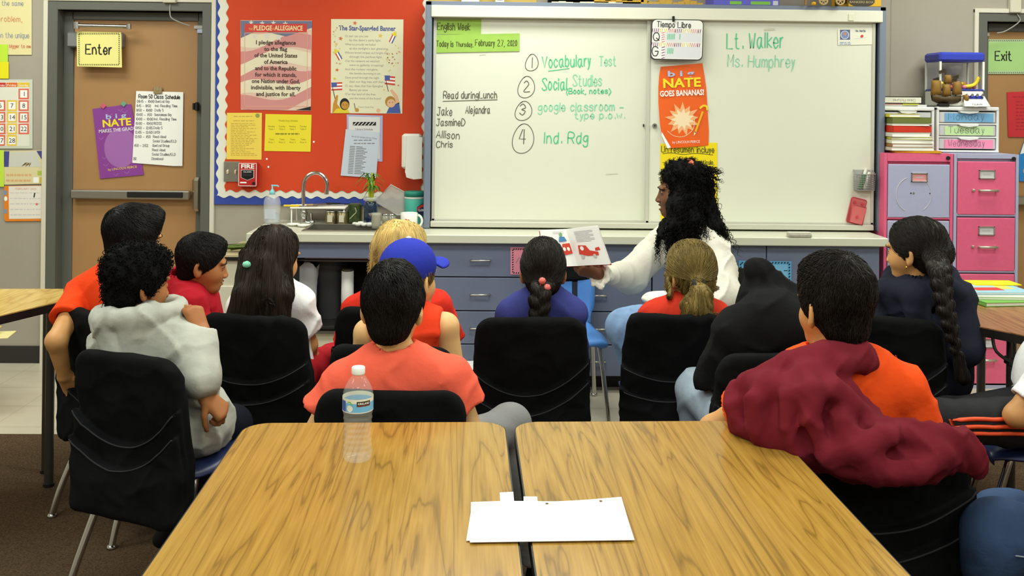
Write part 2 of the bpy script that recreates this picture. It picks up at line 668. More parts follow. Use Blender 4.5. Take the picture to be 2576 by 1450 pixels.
d1 = make_door(1, D1[0], D1[1], D1[2], True)
dY = WY + 0.09                                   # face of the door leaves
q = lambda px, py, Y=dY: at(px, py, Y) - np.array(d1.location)
a0, a1 = q(187, 487), q(484, 487)
b = MB()
b.box(((a0[0] + a1[0]) / 2, a0[1] - 0.035, a0[2]), (a1[0] - a0[0], 0.05, 0.05), STEEL, bev=0.006)
c = q(497, 487)
b.box((c[0] + 0.012, c[1] - 0.035, c[2] - 0.0), (0.058, 0.07, 0.2), mat('satin_steel', (186, 180, 165), 0.3, 1.0), bev=0.018)
bar = b.build('panic_bar', d1)
p0, p1 = q(330, 487), q(468, 487)
MB().box(((p0[0] + p1[0]) / 2, p0[1] - 0.064, p0[2]), (p1[0] - p0[0], 0.012, 0.034), BLACKP, bev=0.004).build('push_pad', bar)
b = MB()
c0, c1 = q(178, 101), q(316, 103)
b.box(((c0[0] + c1[0]) / 2, c0[1] - 0.03, c0[2]), (c1[0] - c0[0], 0.06, 0.09), mat('closer_grey', (140, 140, 142), 0.4, 0.6), bev=0.008)
e0, e1 = q(192, 64, WY), q(324, 67, WY)
b.tube([e0, e1], 0.011, CHROME, 8)
b.cyl(e0 + (0, 0, -0.02), e0 + (0, 0, 0.02), 0.018, CHROME)
b.cyl(e1 + (0, 0, -0.015), e1 + (0, 0, 0.015), 0.015, CHROME)
b.build('door_closer', d1)
b = MB()
c = q(501, 268)
b.box(c + (-0.004, -0.03, 0), (0.018, 0.03, 0.05), BLACKP, bev=0.004)
b.box(c + (-0.022, -0.03, 0.0), (0.012, 0.02, 0.04), BLACKP, bev=0.003)
b.build('door_stop', d1)
d2 = make_door(2, D2[0], D2[1], D2[2], False)
q2 = lambda px, py, Y=dY: at(px, py, Y) - np.array(d2.location)
b = MB()
c = q2(2576, 503)
b.box(c + (0.2, -0.035, 0), (0.62, 0.05, 0.05), STEEL, bev=0.006)
b.build('panic_bar', d2)

# door contacts: a beige box above each door, its cable and the contact on the leaf
for i, (px, py, hx, hy, cx, cy, lab) in enumerate(((430, 2, 452, 56, 497, 66, 'small beige sensor box and cable above the door with the Enter sign'),
                                                 (2548, 12, 2530, 78, 2488, 84, 'small beige sensor box and cable above the door with the Exit sign'))):
    o0 = at(px, py, WY)
    t = empty('door_sensor', lab, 'sensor', (o0[0], WY, o0[2]))
    R0 = np.array(t.location)
    MB().box((0, -0.018, 0.01 if i == 0 else 0), (0.075 if i == 0 else 0.066, 0.036, 0.05 if i == 0 else 0.1), mat('sensor_beige', (206, 200, 180), 0.5), bev=0.004).build('housing', t)
    s = 1 if i == 0 else -1
    pts = [(0, -0.012, -0.02), (0.0 if i == 0 else 0.02, -0.016, -0.06), (0.01 if i == 0 else 0.03, -0.02, -0.1), tuple(at(hx, hy, WY - 0.02) - R0), tuple(at(cx - 20 * s, cy - 1, WY - 0.01) - R0)]
    MB().tube(smooth_line(pts, 5), 0.004, mat('cable_grey', (150, 148, 142), 0.5), 6).build('cable', t)
    c = at(cx, cy, WY) - R0
    MB().box(c + (0, 0.085, 0), (0.09, 0.02, 0.022), mat('contact_grey', (180, 178, 170), 0.5), bev=0.003).box(c + (0.0, 0.08, -0.024), (0.05, 0.02, 0.024), mat('contact_blue', (186, 192, 220), 0.5), bev=0.003).build('contact', t)

# ------------------------------------------------------------------ papers and posters
def paper(name, label, cat, corners, Y, m, thick=0.0015, group=None):
    """flat sheet with a real thickness on the plane y = Y, corners as photo pixels; returns (builder, Flat, finish)"""
    fl = Flat(sum(c[0] for c in corners) / len(corners), sum(c[1] for c in corners) / len(corners), Y)
    b = MB()
    b.poly(fl.pl(corners), m, -thick, thick)
    def done():
        o = b.build(name, None, fl.o)
        return tag(o, label, cat, group)
    return b, fl, done, -thick - 0.0005


def rectc(x0, y0, x1, y1):
    return [(x0, y0), (x1, y0), (x1, y1), (x0, y1)]


def fine_lines(b, fl, x0, y0, x1, y1, n, m, y, seed=0, h=1.6, ragged=0.35):
    rnd = random.Random(seed)
    for i in range(n):
        yy = y0 + (y1 - y0) * i / max(1, n - 1)
        xx, end = x0, x1 - (x1 - x0) * rnd.random() * ragged
        while xx < end:
            w = rnd.uniform(4, 11)
            b.poly(fl.pl(rectc(xx, yy, min(xx + w, end), yy + h)), m, y)
            xx += w + rnd.uniform(1.5, 3)


def dashes(b, fl, x0, y0, x1, y1, m, y, n):
    """woven border of little slanted dashes round a sign"""
    for k in range(n):
        f = (k + 0.5) / n
        w = (x1 - x0) / n * 0.36
        for yy in (y0, y1):
            xx = x0 + f * (x1 - x0)
            b.poly(fl.pl([(xx - w, yy + 2), (xx + w * 0.3, yy + 2), (xx + w, yy - 2), (xx - w * 0.3, yy - 2)]), m, y)
    nv = max(3, int(n * (y1 - y0) / (x1 - x0)))
    for k in range(nv):
        f = (k + 0.5) / nv
        w = (y1 - y0) / nv * 0.36
        for xx in (x0, x1):
            yy = y0 + f * (y1 - y0)
            b.poly(fl.pl([(xx - 2, yy - w * 0.3), (xx + 2, yy - w), (xx + 2, yy + w * 0.3), (xx - 2, yy + w)]), m, y)


# Enter sign
b, fl, done, y = paper('door_sign', 'yellow Enter sign with a woven black border on the brown door', 'sign', [(193, 79), (305, 81), (307, 170), (194, 167)], dY - 0.065, mat('sign_yellow', (236, 226, 140), 0.6))
dashes(b, fl, 199, 85, 300, 163, mat('sign_olive', (96, 100, 50), 0.7), y, 22)
b.hand('Enter', *fl(216, 136), fl.s(24), fl.s(3.2), INK, y - 0.0003, width=fl.s(68))
done()
# purple book poster (no figures) and class schedule
b, fl, done, y = paper('book_poster', 'purple book poster with yellow title hanging on the brown door', 'poster', [(233, 274), (330, 262), (362, 440), (252, 450)], dY - 0.002, mat('poster_purple', (138, 62, 150), 0.5))
b.poly(fl.pl([(262 + 52 * math.cos(t) * 0.8 + 42, 372 + 50 * math.sin(t)) for t in np.linspace(0, 2 * math.pi, 24)[:-1]]), mat('poster_lilac', (162, 104, 176), 0.5), y)
b.text('b i g', *fl(266, 300), fl.s(17), mat('pale_blue_print', (170, 190, 225), 0.5), y - 0.0003, fl.s(52), rot=0.1, bold=0.02)
b.text('NATE', *fl(258, 320), fl.s(25), mat('yellow_print', (240, 220, 40), 0.5), y - 0.0005, fl.s(72), rot=0.09, bold=0.03)
b.text('MAKES THE GRADE', *fl(249, 335), fl.s(12), mat('poster_white', (225, 215, 230), 0.5), y - 0.0005, fl.s(92), rot=0.1, bold=0.02)
b.text('by LINCOLN PEIRCE', *fl(272, 430), fl.s(8), mat('yellow_print', (240, 220, 40), 0.5), y - 0.0003, fl.s(72), rot=0.12)
for i in range(14):
    a = i * 2.39
    cx, cy = 300 + (46 + 4 * (i % 3)) * math.cos(a) * 0.9, 358 + 82 * math.sin(a)
    b.line([fl(cx - 6, cy), fl(cx, cy + 4), fl(cx + 6, cy - 2)], fl.s(1.6), mat('poster_lilac', (162, 104, 176), 0.5), y - 0.0001)
done()
for px, py, m_, lab in ((260, 267, mat('magnet_pink', (205, 90, 120), 0.4), 'pink square magnet on the top edge of the purple poster'), (311, 262, mat('magnet_green', (110, 160, 140), 0.4), 'green square magnet on the top edge of the purple poster')):
    fl = Flat(px, py, dY - 0.006)
    tag(MB().box((0, 0, 0), (0.026, 0.008, 0.026), m_, roty(0.7), 0.002).build('magnet', None, fl.o), lab, 'magnet')
b, fl, done, y = paper('class_schedule', 'white class schedule sheet clipped to the brown door', 'paper', [(343, 229), (461, 232), (459, 418), (436, 418), (333, 410)], dY - 0.006, PAPER)
b.hand('Room 50 Class Schedule', *fl(349, 247), fl.s(9), fl.s(1.5), INK, y, width=fl.s(104), rot=-0.01)
rows = [('08:15 - 10:00', 'Quetzal Grp'), ('8:15 - 8:50', 'Ind. Reading Time'), ('8:50 - 10:00', 'Daily 5'), ('10:00 - 1:50', 'Guacamaya Grp'), ('10:00 - 10:30', 'Ind. Reading Time'), ('10:30 - 10:50', 'RECESS'), ('10:50 - 12:05', 'Daily 5'), ('12:05 - 12:50', 'LUNCH'), ('12:50 - 1:50', 'Read Aloud'), ('', 'Social Studies/ELD'), ('1:50 - 2:52', 'Quetzal Group'), ('', 'Read Aloud'), ('', 'Social Studies/ELD'), ('2:52', 'Dismissal')]
for i, (l, r) in enumerate(rows):
    yy = 258 + i * 11.1
    x0 = 345 - i * 0.7
    if l:
        b.hand(l, *fl(x0, yy), fl.s(6), fl.s(1.1), GREYINK, y, width=fl.s(4.0 * len(l) - 8))
    b.hand(r, *fl(x0 + 46, yy), fl.s(6), fl.s(1.0), GREYINK, y, width=fl.s(3.3 * len(r)))
done()
b, fl, done, y = paper('schedule_page', 'second white sheet behind the class schedule on the door', 'paper', [(436, 233), (462, 234), (460, 340), (440, 342)], dY - 0.003, mat('sheet_lilac', (222, 220, 232), 0.8))
done()
o = at(397, 227, dY - 0.012)
tag(MB().box((0, 0, 0), (0.05, 0.012, 0.042), mat('clip_brass', (168, 150, 110), 0.4, 0.5), bev=0.004).box((0, -0.006, 0.008), (0.02, 0.006, 0.03), mat('clip_brass', (168, 150, 110), 0.4, 0.5), bev=0.002).build('magnet_clip', None, o), 'tan magnetic clip holding the class schedule to the door', 'clip')

# left wall papers
b, fl, done, y = paper('chart_paper', 'cream chart paper with marker sentences on the wall left of the door', 'chart', rectc(-150, -60, 80, 138), WY - 0.004, mat('chart_cream', (226, 214, 160), 0.8))
for s, px, py, sz, m_ in (('the same', 5, 14, 12, mat('marker_grey', (150, 156, 160), 0.8)), ('problem,', -6, 54, 13, mat('marker_rust', (208, 140, 100), 0.8)), ('on the unique', -4, 95, 13, mat('marker_grey', (150, 156, 160), 0.8)), ('bigger to me', 24, 120, 8, mat('marker_rust', (208, 140, 100), 0.8))):
    b.hand(s, *fl(px, py), fl.s(sz), fl.s(1.6), m_, y, width=fl.s({'the same': 55, 'problem,': 64, 'on the unique': 78, 'bigger to me': 54}[s]))
done()
for px, py, w, h, c, lab in ((-20, 112, 40, 44, (190, 226, 60), 'lime green note on the wall, upper of two by the calendar'), (-20, 156, 42, 42, (232, 222, 20), 'bright yellow note on the wall above the number calendar'), (-22, 378, 32, 92, (196, 228, 70), 'lime green strip on the wall beside the picture calendar')):
    b, fl, done, y = paper('note', lab, 'note', rectc(px, py, px + w, py + h), WY - 0.008, mat('note_%d' % c[0] + str(c[1]), c, 0.7))
    done()
b, fl, done, y = paper('number_calendar', 'classroom calendar with numbered day cards on the wall left of the door', 'calendar', rectc(-160, 200, 82, 374), WY - 0.004, mat('calendar_pale', (204, 208, 190), 0.7))
b.poly(fl.pl(rectc(-150, 206, 74, 368)), mat('calendar_white', (226, 224, 210), 0.7), y)
for i, (s, c) in enumerate((('day', (190, 50, 40)), ('day', (60, 120, 80)), ('Wednesday', (60, 90, 160)), ('Thursday', (200, 50, 30)), ('Friday', (224, 104, 30)), ('Saturday', (228, 190, 40)))):
    x0 = 46 - (5 - i) * 29.5
    b.poly(fl.pl(rectc(x0, 208, x0 + 28, 219)), mat('cal_head_%d' % i, c, 0.7), y - 0.0002)
    b.text(s, *fl(x0 + 2, 217), fl.s(8), PAPER, y - 0.0004, fl.s(23))
days = {(0, 5): '1', (1, 3): '6', (1, 4): '7', (1, 5): '8', (2, 3): '13', (2, 4): '14', (2, 5): '15', (3, 3): '20', (3, 4): '21', (3, 5): '22', (4, 3): '27', (4, 4): '28', (1, 2): '5', (2, 2): '12', (3, 2): '19', (4, 2): '26'}
for (r, cidx), s in days.items():
    x0, y0 = 47 - (5 - cidx) * 29.5, 223 + r * 29.3
    rr = random.Random(r * 7 + cidx).uniform(-1.5, 1.5)
    b.poly(fl.pl([(x0, y0 + rr), (x0 + 26, y0), (x0 + 26 + rr, y0 + 27), (x0, y0 + 27)]), mat('cal_red', (222, 106, 84), 0.7) if cidx != 4 else mat('cal_yellow', (232, 196, 74), 0.7), y - 0.0003)
    b.poly(fl.pl(rectc(x0 + 4, y0 + 4, x0 + 22, y0 + 23)), PAPER, y - 0.0005)
    b.text(s, *fl(x0 + 13, y0 + 19), fl.s(16), INK, y - 0.0007, align='CENTER')
done()
b, fl, done, y = paper('picture_calendar', 'pale picture calendar page pinned above the orange February calendar', 'calendar', [(9, 380), (117, 378), (120, 462), (11, 465)], WY - 0.005, mat('picture_cream', (220, 208, 160), 0.6))
b.poly(fl.pl([(9, 381), (24, 381), (22, 420), (11, 420)]), mat('picture_blue', (70, 70, 140), 0.6), y)
b.poly(fl.pl([(92, 380), (116, 379), (114, 408), (104, 400)]), mat('picture_blue', (70, 70, 140), 0.6), y)
b.poly(fl.pl([(26, 384), (92, 381), (104, 420), (24, 420)]), mat('picture_grey', (205, 205, 195), 0.6), y)
for i in range(7):
    b.line([fl(56 + i * 3, 418 - (i % 3) * 3), fl(66 + i * 2, 410 + (i % 2) * 4)], fl.s(2), mat('picture_brown', (150, 120, 70), 0.6), y - 0.0003)
fine_lines(b, fl, 16, 438, 80, 452, 2, mat('picture_peach', (222, 170, 120), 0.6), y, 3, 5, 0.05)
b.poly(fl.pl(rectc(84, 446, 98, 460)), PAPER, y - 0.0002)
b.poly(fl.pl(rectc(100, 446, 114, 460)), mat('picture_gold', (214, 184, 40), 0.6), y - 0.0002)
b.poly(fl.pl(rectc(95, 430, 105, 441)), mat('picture_lime', (170, 196, 60), 0.6), y - 0.0002)
done()
b, fl, done, y = paper('february_calendar', 'orange bordered February calendar on the wall beside the door frame', 'calendar', [(11, 468), (119, 467), (121, 540), (116, 556), (14, 557), (10, 550)], WY - 0.006, mat('orange_border', (230, 130, 30), 0.6))
b.poly(fl.pl([(22, 469), (109, 468), (110, 550), (23, 551)]), mat('calendar_page', (232, 226, 216), 0.7), y)
b.text('FEBRUARY 2020', *fl(65, 478), fl.s(8), mat('faint_red', (220, 150, 130), 0.7), y - 0.0003, fl.s(52), 'CENTER')
fine_lines(b, fl, 26, 485, 106, 540, 5, mat('faint_grey', (190, 188, 190), 0.7), y - 0.0002, 5, 1.4, 0.1)
b.line([fl(88, 486), fl(86, 496)], fl.s(3), INK, y - 0.0004)
b.disc(*fl(93, 514), fl.s(3), mat('dot_red', (220, 110, 110), 0.6), y - 0.0004)
for i, (px, py) in enumerate(((14, 485), (15, 500), (14, 532), (115, 490), (115, 526), (114, 545))):
    b.disc(*fl(px, py), fl.s(4), PAPER if i % 2 else mat('toon_blue', (120, 150, 190), 0.6), y - 0.0003, rz=fl.s(6))
done()

# ------------------------------------------------------------------ bulletin board with scalloped borders
BY = WY - 0.0135
fl = Flat(800, 300, BY)
t = empty('bulletin_board', 'red paper bulletin board with white scalloped and blue borders', 'bulletin board', fl.o)
x0, z0 = fl(528, 514)
x1, _ = fl(1072, 514)
zt = 2.62 - fl.o[2]
blue_m = mat('border_blue', (48, 72, 160), 0.75, vary=0.06, vscale=30)
whiteb = mat('border_white', (228, 226, 212), 0.75)
redp = mat('board_red_paper', (204, 63, 20), 0.7, vary=0.07, vscale=2.0, bump=0.35, bscale=6)
MB().rect(x0, z0, x1, zt, blue_m, 0.0, 0.012).build('blue_border', t)
def wavy(x0, z0, x1, z1, amp, per):
    pts = []
    def run(a, bb, fixed, horiz, sgn):
        n = max(2, int(abs(bb - a) / per * 8))
        for i in range(n):
            u = a + (bb - a) * i / n
            w = amp * sgn * math.cos(2 * math.pi * u / per)
            pts.append((u, fixed + w) if horiz else (fixed + w, u))
    run(x0, x1, z0, True, 1)
    run(z0, z1, x1, False, 1)
    run(x1, x0, z1, True, 1)
    run(z1, z0, x0, False, 1)
    return pts
per = 0.072
wx0, wz0 = fl(546, 495)
MB().poly(wavy(wx0, wz0, x1 + 0.002, zt - 0.05, 0.007, per), whiteb, -0.003, 0.003).build('scalloped_border', t)
rx0, rz0 = fl(568, 480)
rx1, _ = fl(1061, 480)
b = MB()
b.poly(wavy(rx0, rz0, rx1, zt - 0.1, 0.0075, per), redp, -0.006, 0.003)
b.build('red_paper', t)
b = MB()
for px, py in ((790, 357), (672, 400), (676, 420)):
    b.disc(*fl(px, py), fl.s(2.4), PAPER, -0.008)
b.build('pushpin', t)
PYB = BY - 0.007

# pledge poster
b, fl, done, y = paper('pledge_poster', 'Pledge of Allegiance poster over a faded flag on the red board', 'poster', [(605, 51), (785, 52), (782, 279), (606, 276)], PYB, mat('poster_pinkish', (222, 190, 172), 0.45))
stripe = mat('stripe_rose', (206, 140, 136), 0.45)
strw = mat('stripe_cream', (226, 216, 188), 0.45)
for k, (a0_, c_) in enumerate(((80, strw), (118, stripe), (150, strw), (190, stripe), (218, strw), (252, stripe))):
    pts = []
    for i in range(13):
        u = i / 12
        pts.append((605.5 + 177.5 * u, min(276, max(53, a0_ + 14 * math.sin(u * 5 + k) - 26 * u))))
    low = [(605.5 + 177.5 * (i / 12), min(277, a0_ + 32 + 14 * math.sin((i / 12) * 5 + k + 0.4) - 26 * (i / 12))) for i in range(12, -1, -1)]
    b.poly(fl.pl(pts + low), c_, y - 0.00005 * k)
b.poly(fl.pl([(605.5, 52), (785, 53), (785, 70), (720, 92), (650, 76), (606, 96)]), mat('flag_blue', (110, 112, 140), 0.45), y - 0.0004)
for px, py, r in ((632, 53, 7), (660, 55, 7), (688, 54, 7), (718, 56, 7), (640, 88, 7), (672, 86, 9), (702, 91, 9)):
    b.star(*fl(px, py + 4), fl.s(r), mat('star_pale', (214, 210, 205), 0.5), y - 0.0006)
b.poly(fl.pl(rectc(616, 60, 772, 81)), mat('pledge_red', (206, 60, 48), 0.45), y - 0.0008)
b.text('THE', *fl(626, 76), fl.s(8), mat('pledge_gold', (226, 190, 110), 0.5), y - 0.001, fl.s(10))
b.text('PLEDGE', *fl(638, 76), fl.s(17), mat('pledge_cream', (238, 224, 170), 0.5), y - 0.001, fl.s(46), bold=0.02)
b.text('OF', *fl(685, 75), fl.s(7), mat('pledge_gold', (226, 190, 110), 0.5), y - 0.001, fl.s(5))
b.text('ALLEGIANCE', *fl(691, 76), fl.s(17), mat('pledge_cream', (238, 224, 170), 0.5), y - 0.001, fl.s(70), bold=0.02)
for l0 in ((616, 83, 773, 268),):
    px0, py0, px1, py1 = l0
    for aa, bb in (((px0, py0), (px1, py0)), ((px1, py0), (px1, py1)), ((px1, py1), (px0, py1)), ((px0, py1), (px0, py0))):
        b.line([fl(*aa), fl(*bb)], fl.s(1.2), mat('frame_peach', (230, 170, 140), 0.5), y - 0.0008)
b.poly(fl.pl([(744, 277), (782, 268), (782, 278)]), INK, y - 0.0007)
brown_t = mat('pledge_text', (62, 44, 40), 0.6)
for i, (s, w) in enumerate((('I pledge allegiance', 100), ('to the flag', 57), ('of the United States', 107), ('of America', 59), ('and to the Republic', 103), ('for which it stands,', 103), ('one Nation under God,', 120), ('indivisible, with liberty', 124), ('and justice for all.', 98))):
    b.text(s, *fl(694, 112 + i * 16.2), fl.s(14.5), brown_t, y - 0.001, fl.s(w), 'CENTER', bold=0.022)
done()

# star-spangled banner poster
b, fl, done, y = paper('anthem_poster', 'cream anthem poster with stars, rockets and two flag wavers', 'poster', [(833, 48), (1015, 49), (1012, 286), (832, 285)], PYB, mat('poster_cream', (226, 222, 190), 0.45))
b.text('The Star-Spangled Banner', *fl(924, 77), fl.s(17), mat('title_blue', (74, 88, 150), 0.5), y, fl.s(142), 'CENTER', bold=0.03)
lines_ = [('O, say! can you see', 0), ("by the dawn's early light,", 1), ('What so proudly we hailed', 0), ("at the twilight's last gleaming,", 1), ('Whose broad stripes and bright stars,', 0), ('through the perilous fight,', 1), ("O'er the ramparts we watched", 0), ('were so gallantly streaming?', 1), ("And the rockets' red glare,", 0), ('the bombs bursting in air,', 1), ('Gave proof through the night', 0), ('that our flag was still there.', 1), ('O, say, does that Star-Spangled', 0), ('Banner yet wave', 1), ("O'er the land of the free", 0), ('and the home of the brave?', 1)]
for i, (s, ind) in enumerate(lines_):
    b.text(s, *fl(868 + 11 * ind, 93 + i * 10.45), fl.s(7.6), mat('anthem_grey', (142, 142, 140), 0.6), y, fl.s(3.05 * len(s)))
b.text('- Francis Scott Key', *fl(898, 271), fl.s(5.362), mat('anthem_grey', (142, 142, 140), 0.6), y, fl.s(42))
rnd = random.Random(4)
for i, (px, py, r) in enumerate(((893, 58, 6), (957, 90, 6), (857, 97, 6), (846, 111, 4.5), (848, 176, 5.362), (842, 198, 4.5), (1002, 215, 3), (966, 226, 3))):
    b.star(*fl(px, py), fl.s(r), mat('star_orange', (214, 110, 60), 0.5) if i % 2 == 0 else mat('star_gold', (220, 190, 60), 0.5), y - 0.0002, rot=0.2)
for i in range(46):
    px, py = (rnd.gauss(985, 12), rnd.gauss(150, 22)) if i < 30 else (rnd.uniform(838, 860), rnd.uniform(55, 165))
    b.disc(*fl(min(px, 1008), py), fl.s(1.8), mat('dot_gold', (214, 196, 120), 0.5) if i % 3 else mat('dot_rose', (200, 130, 110), 0.5), y - 0.0002, 8)
for px, py, a in ((850, 137, -0.5), (989, 94, 0.45)):
    c_, s_ = math.cos(a), math.sin(a)
    rr = lambda u, v: fl(px + u * c_ - v * s_, py + u * s_ + v * c_)
    b.poly([rr(-5, -6), rr(5, -6), rr(5, 15), rr(-5, 15)], PAPER, y - 0.0003)
    b.poly([rr(-5, -6), rr(-2, -6), rr(-2, 15), rr(-5, 15)], mat('rocket_red', (206, 70, 50), 0.5), y - 0.0004)
    b.poly([rr(2, -6), rr(5, -6), rr(5, 15), rr(2, 15)], mat('rocket_blue', (70, 90, 160), 0.5), y - 0.0004)
    b.poly([rr(-8, -5), rr(8, -5), rr(0, -17)], mat('rocket_yellow', (226, 200, 50), 0.5), y - 0.0005)
skin1, skin2 = mat('print_tan', (196, 140, 50), 0.5), mat('print_peach', (226, 180, 140), 0.5)
for px, py, w, h in ((834, 208, 27, 20), (968, 190, 26, 22)):
    a = 0.12 if px < 900 else -0.28
    for k in range(5):
        b.poly(fl.pl([(px, py + k * h / 5 - 0), (px + w, py + k * h / 5 - a * w * 0.4), (px + w, py + (k + 1) * h / 5 - a * w * 0.4), (px, py + (k + 1) * h / 5)]), mat('rocket_red', (206, 70, 50), 0.5) if k % 2 == 0 else PAPER, y - 0.0003)
    b.poly(fl.pl(rectc(px, py, px + w * 0.5, py + h * 0.55)), mat('rocket_blue', (70, 90, 160), 0.5), y - 0.0005)
    b.line([fl(px, py), fl(px + 9, py + 40)], fl.s(1.5), INK, y - 0.0004)
b.poly(fl.pl([(836, 284), (838, 262), (846, 240), (851, 240), (848, 262), (858, 274), (858, 284)]), skin1, y - 0.0002)
b.poly(fl.pl([(838, 285), (846, 274), (872, 270), (880, 285)]), mat('shirt_yellow', (222, 200, 50), 0.5), y - 0.0003)
b.disc(*fl(867, 262), fl.s(12), INK, y - 0.0004, rz=fl.s(15))
b.disc(*fl(868, 265), fl.s(9.5), skin1, y - 0.0006, rz=fl.s(10))
b.disc(*fl(898, 277), fl.s(5), skin1, y - 0.0004)
b.line([fl(894, 274), fl(891, 260)], fl.s(1.4), INK, y - 0.0005)
b.poly(fl.pl([(972, 285), (980, 268), (1004, 258), (1008, 285)]), mat('rocket_blue', (70, 90, 160), 0.5), y - 0.0003)
b.poly(fl.pl([(996, 262), (1006, 260), (1000, 240), (986, 224), (981, 228), (992, 246)]), skin2, y - 0.0003)
b.disc(*fl(982, 256), fl.s(13), mat('hair_print', (176, 130, 50), 0.5), y - 0.0004, rz=fl.s(14))
b.disc(*fl(984, 260), fl.s(10.5), skin2, y - 0.0006, rz=fl.s(10.5))
b.disc(*fl(952, 278), fl.s(5), skin2, y - 0.0004)
for ex, ey in ((864, 264), (872, 264), (980, 258), (988, 258)):
    b.disc(*fl(ex, ey), fl.s(1.1), INK, y - 0.0008, 8)
done()

# notices under the posters
b, fl, done, y = paper('typed_notice', 'tall yellow typed notice on the red board above the fire alarm', 'notice', [(571, 284), (659, 284), (658, 402), (570, 401)], PYB, mat('notice_yellow', (236, 208, 88), 0.75))
tg = mat('type_olive', (190, 168, 70), 0.8)
fine_lines(b, fl, 588, 292, 640, 293, 1, tg, y, 1, 2)
fine_lines(b, fl, 587, 303, 645, 304, 1, tg, y, 2, 2, 0.1)
fine_lines(b, fl, 581, 310, 648, 390, 20, tg, y, 3, 1.6, 0.5)
b.disc(*fl(648, 291), fl.s(5.362), mat('seal_olive', (150, 150, 80), 0.7), y)
done()
b, fl, done, y = paper('duty_chart', 'wide yellow schedule sheet on the red board below the pledge poster', 'notice', [(668, 287), (784, 289), (781, 382), (665, 380)], PYB, mat('notice_lemon', (234, 216, 48), 0.75))
ol = mat('type_dark_olive', (150, 140, 40), 0.8)
b.text('Weekly Duty Schedule', *fl(725, 306), fl.s(6.5), ol, y, fl.s(48), 'CENTER')
fine_lines(b, fl, 693, 335, 753, 336, 1, ol, y, 8, 4, 0.0)
for r, row in enumerate((('Monday', 'Tuesday', 'Wednesday', 'Thursday'), ('June', 'August', 'February', 'April'))):
    for k, s in enumerate(row):
        cx = 683 + k * 26.5
        b.text(s if r == 0 else 'Table', *fl(cx, 320 + r * 33), fl.s(6), ol, y, fl.s(17 if r == 0 else 13), 'CENTER')
        b.text('Table %d' % (k + 1) if r == 0 else 'Row %d' % (k + 1), *fl(cx, 327 + r * 33), fl.s(6), ol, y, fl.s(15), 'CENTER')
done()
b, fl, done, y = paper('library_schedule', 'library schedule sheet with lavender backing, upper of two on the red board', 'notice', [(872, 288), (963, 291), (962, 407), (874, 400)], PYB, mat('lavender', (172, 172, 206), 0.75))
b.poly(fl.pl([(877, 293), (956, 295), (955, 400), (878, 395)]), mat('pale_sheet', (216, 214, 212), 0.75), y)
b.poly(fl.pl(rectc(888, 307, 946, 316)), INK, y - 0.0002)
for i in range(6):
    b.line([fl(890 + i * 9, 315), fl(897 + i * 9, 308)], fl.s(1.5), PAPER, y - 0.0004)
b.text('Library Schedule', *fl(916, 328), fl.s(7.5), INK, y - 0.0002, fl.s(44), 'CENTER')
done()
b, fl, done, y = paper('library_dates', 'pale blue date list hanging crooked over the library schedule', 'notice', [(870, 325), (955, 333), (946, 448), (857, 442)], PYB - 0.004, mat('pale_blue_sheet', (196, 204, 218), 0.75))
b.text('4th & 5th Grade Library Times', *fl(884, 345), fl.s(6), GREYINK, y, fl.s(64), rot=-0.08)
fine_lines(b, fl, 890, 352, 944, 360, 2, GREYINK, y, 5, 2, 0.2)
for i in range(17):
    yy = 368 + i * 4.2
    b.line([fl(881 - i * 0.35, yy), fl(893 - i * 0.35, yy + 1)], fl.s(1.8), GREYINK, y)
    b.line([fl(897 - i * 0.35, yy + 1.3), fl(912 - i * 0.35 + (i * 37 % 14), yy + 2.6)], fl.s(1.8), GREYINK, y)
done()

# switch plate, fire alarm, towel dispenser
o = at(584, 432, PYB)
t = empty('light_switch', 'steel double light switch plate beside the red fire alarm', 'switch', o)
MB().box((0, -0.004, 0), (0.094, 0.008, 0.118), STEEL, bev=0.003).build('plate', t)
for sx in (-0.023, 0.023):
    MB().box((sx, -0.012, 0.0), (0.01, 0.022, 0.022), mat('toggle_ivory', (226, 216, 176), 0.5), rotx(0.3), 0.003).build('toggle', t)
b = MB()
for sx in (-0.023, 0.023):
    for sz in (-0.042, 0.03, 0.042):
        b.cyl((sx, -0.006, sz), (sx, -0.0095, sz), 0.003, CHROME, n=8)
b.build('screws', t)
o = at(628, 438, PYB)
t = empty('fire_alarm', 'red fire alarm pull station with white FIRE lettering', 'fire alarm', o)
b = MB()
b.box((0, -0.024, 0), (0.112, 0.048, 0.142), mat('alarm_red', (186, 34, 34), 0.35), bev=0.008)
b.build('body', t)
b = MB()
for aa, bb in (((-0.05, -0.065), (0.05, -0.065)), ((0.05, -0.065), (0.05, 0.065)), ((0.05, 0.065), (-0.05, 0.065)), ((-0.05, 0.065), (-0.05, -0.065))):
    b.line([aa, bb], 0.003, PAPER, -0.0487)
b.text('FIRE', 0, 0.036, 0.034, PAPER, -0.0488, 0.078, 'CENTER', bold=0.03)
b.rect(-0.042, -0.05, -0.005, -0.042, PAPER, -0.0488)
b.build('lettering', t)
b = MB()
b.poly([(-0.038, 0.028), (-0.038, -0.018), (0, -0.034), (0.038, -0.018), (0.038, 0.028)], PAPER, -0.0492, 0.003)
b.poly([(-0.035, 0.026), (-0.035, -0.016), (0, -0.031), (0.035, -0.016), (0.035, 0.026)], BLACKP, -0.0512, 0.004)
b.box((0, -0.054, -0.006), (0.056, 0.008, 0.014), BLACKP, bev=0.003)
b.text('PULL DOWN', 0, 0.012, 0.011, PAPER, -0.0516, 0.045, 'CENTER')
b.cyl((0.036, -0.047, -0.05), (0.036, -0.053, -0.05), 0.009, BLACKP)
b.build('pull_handle', t)

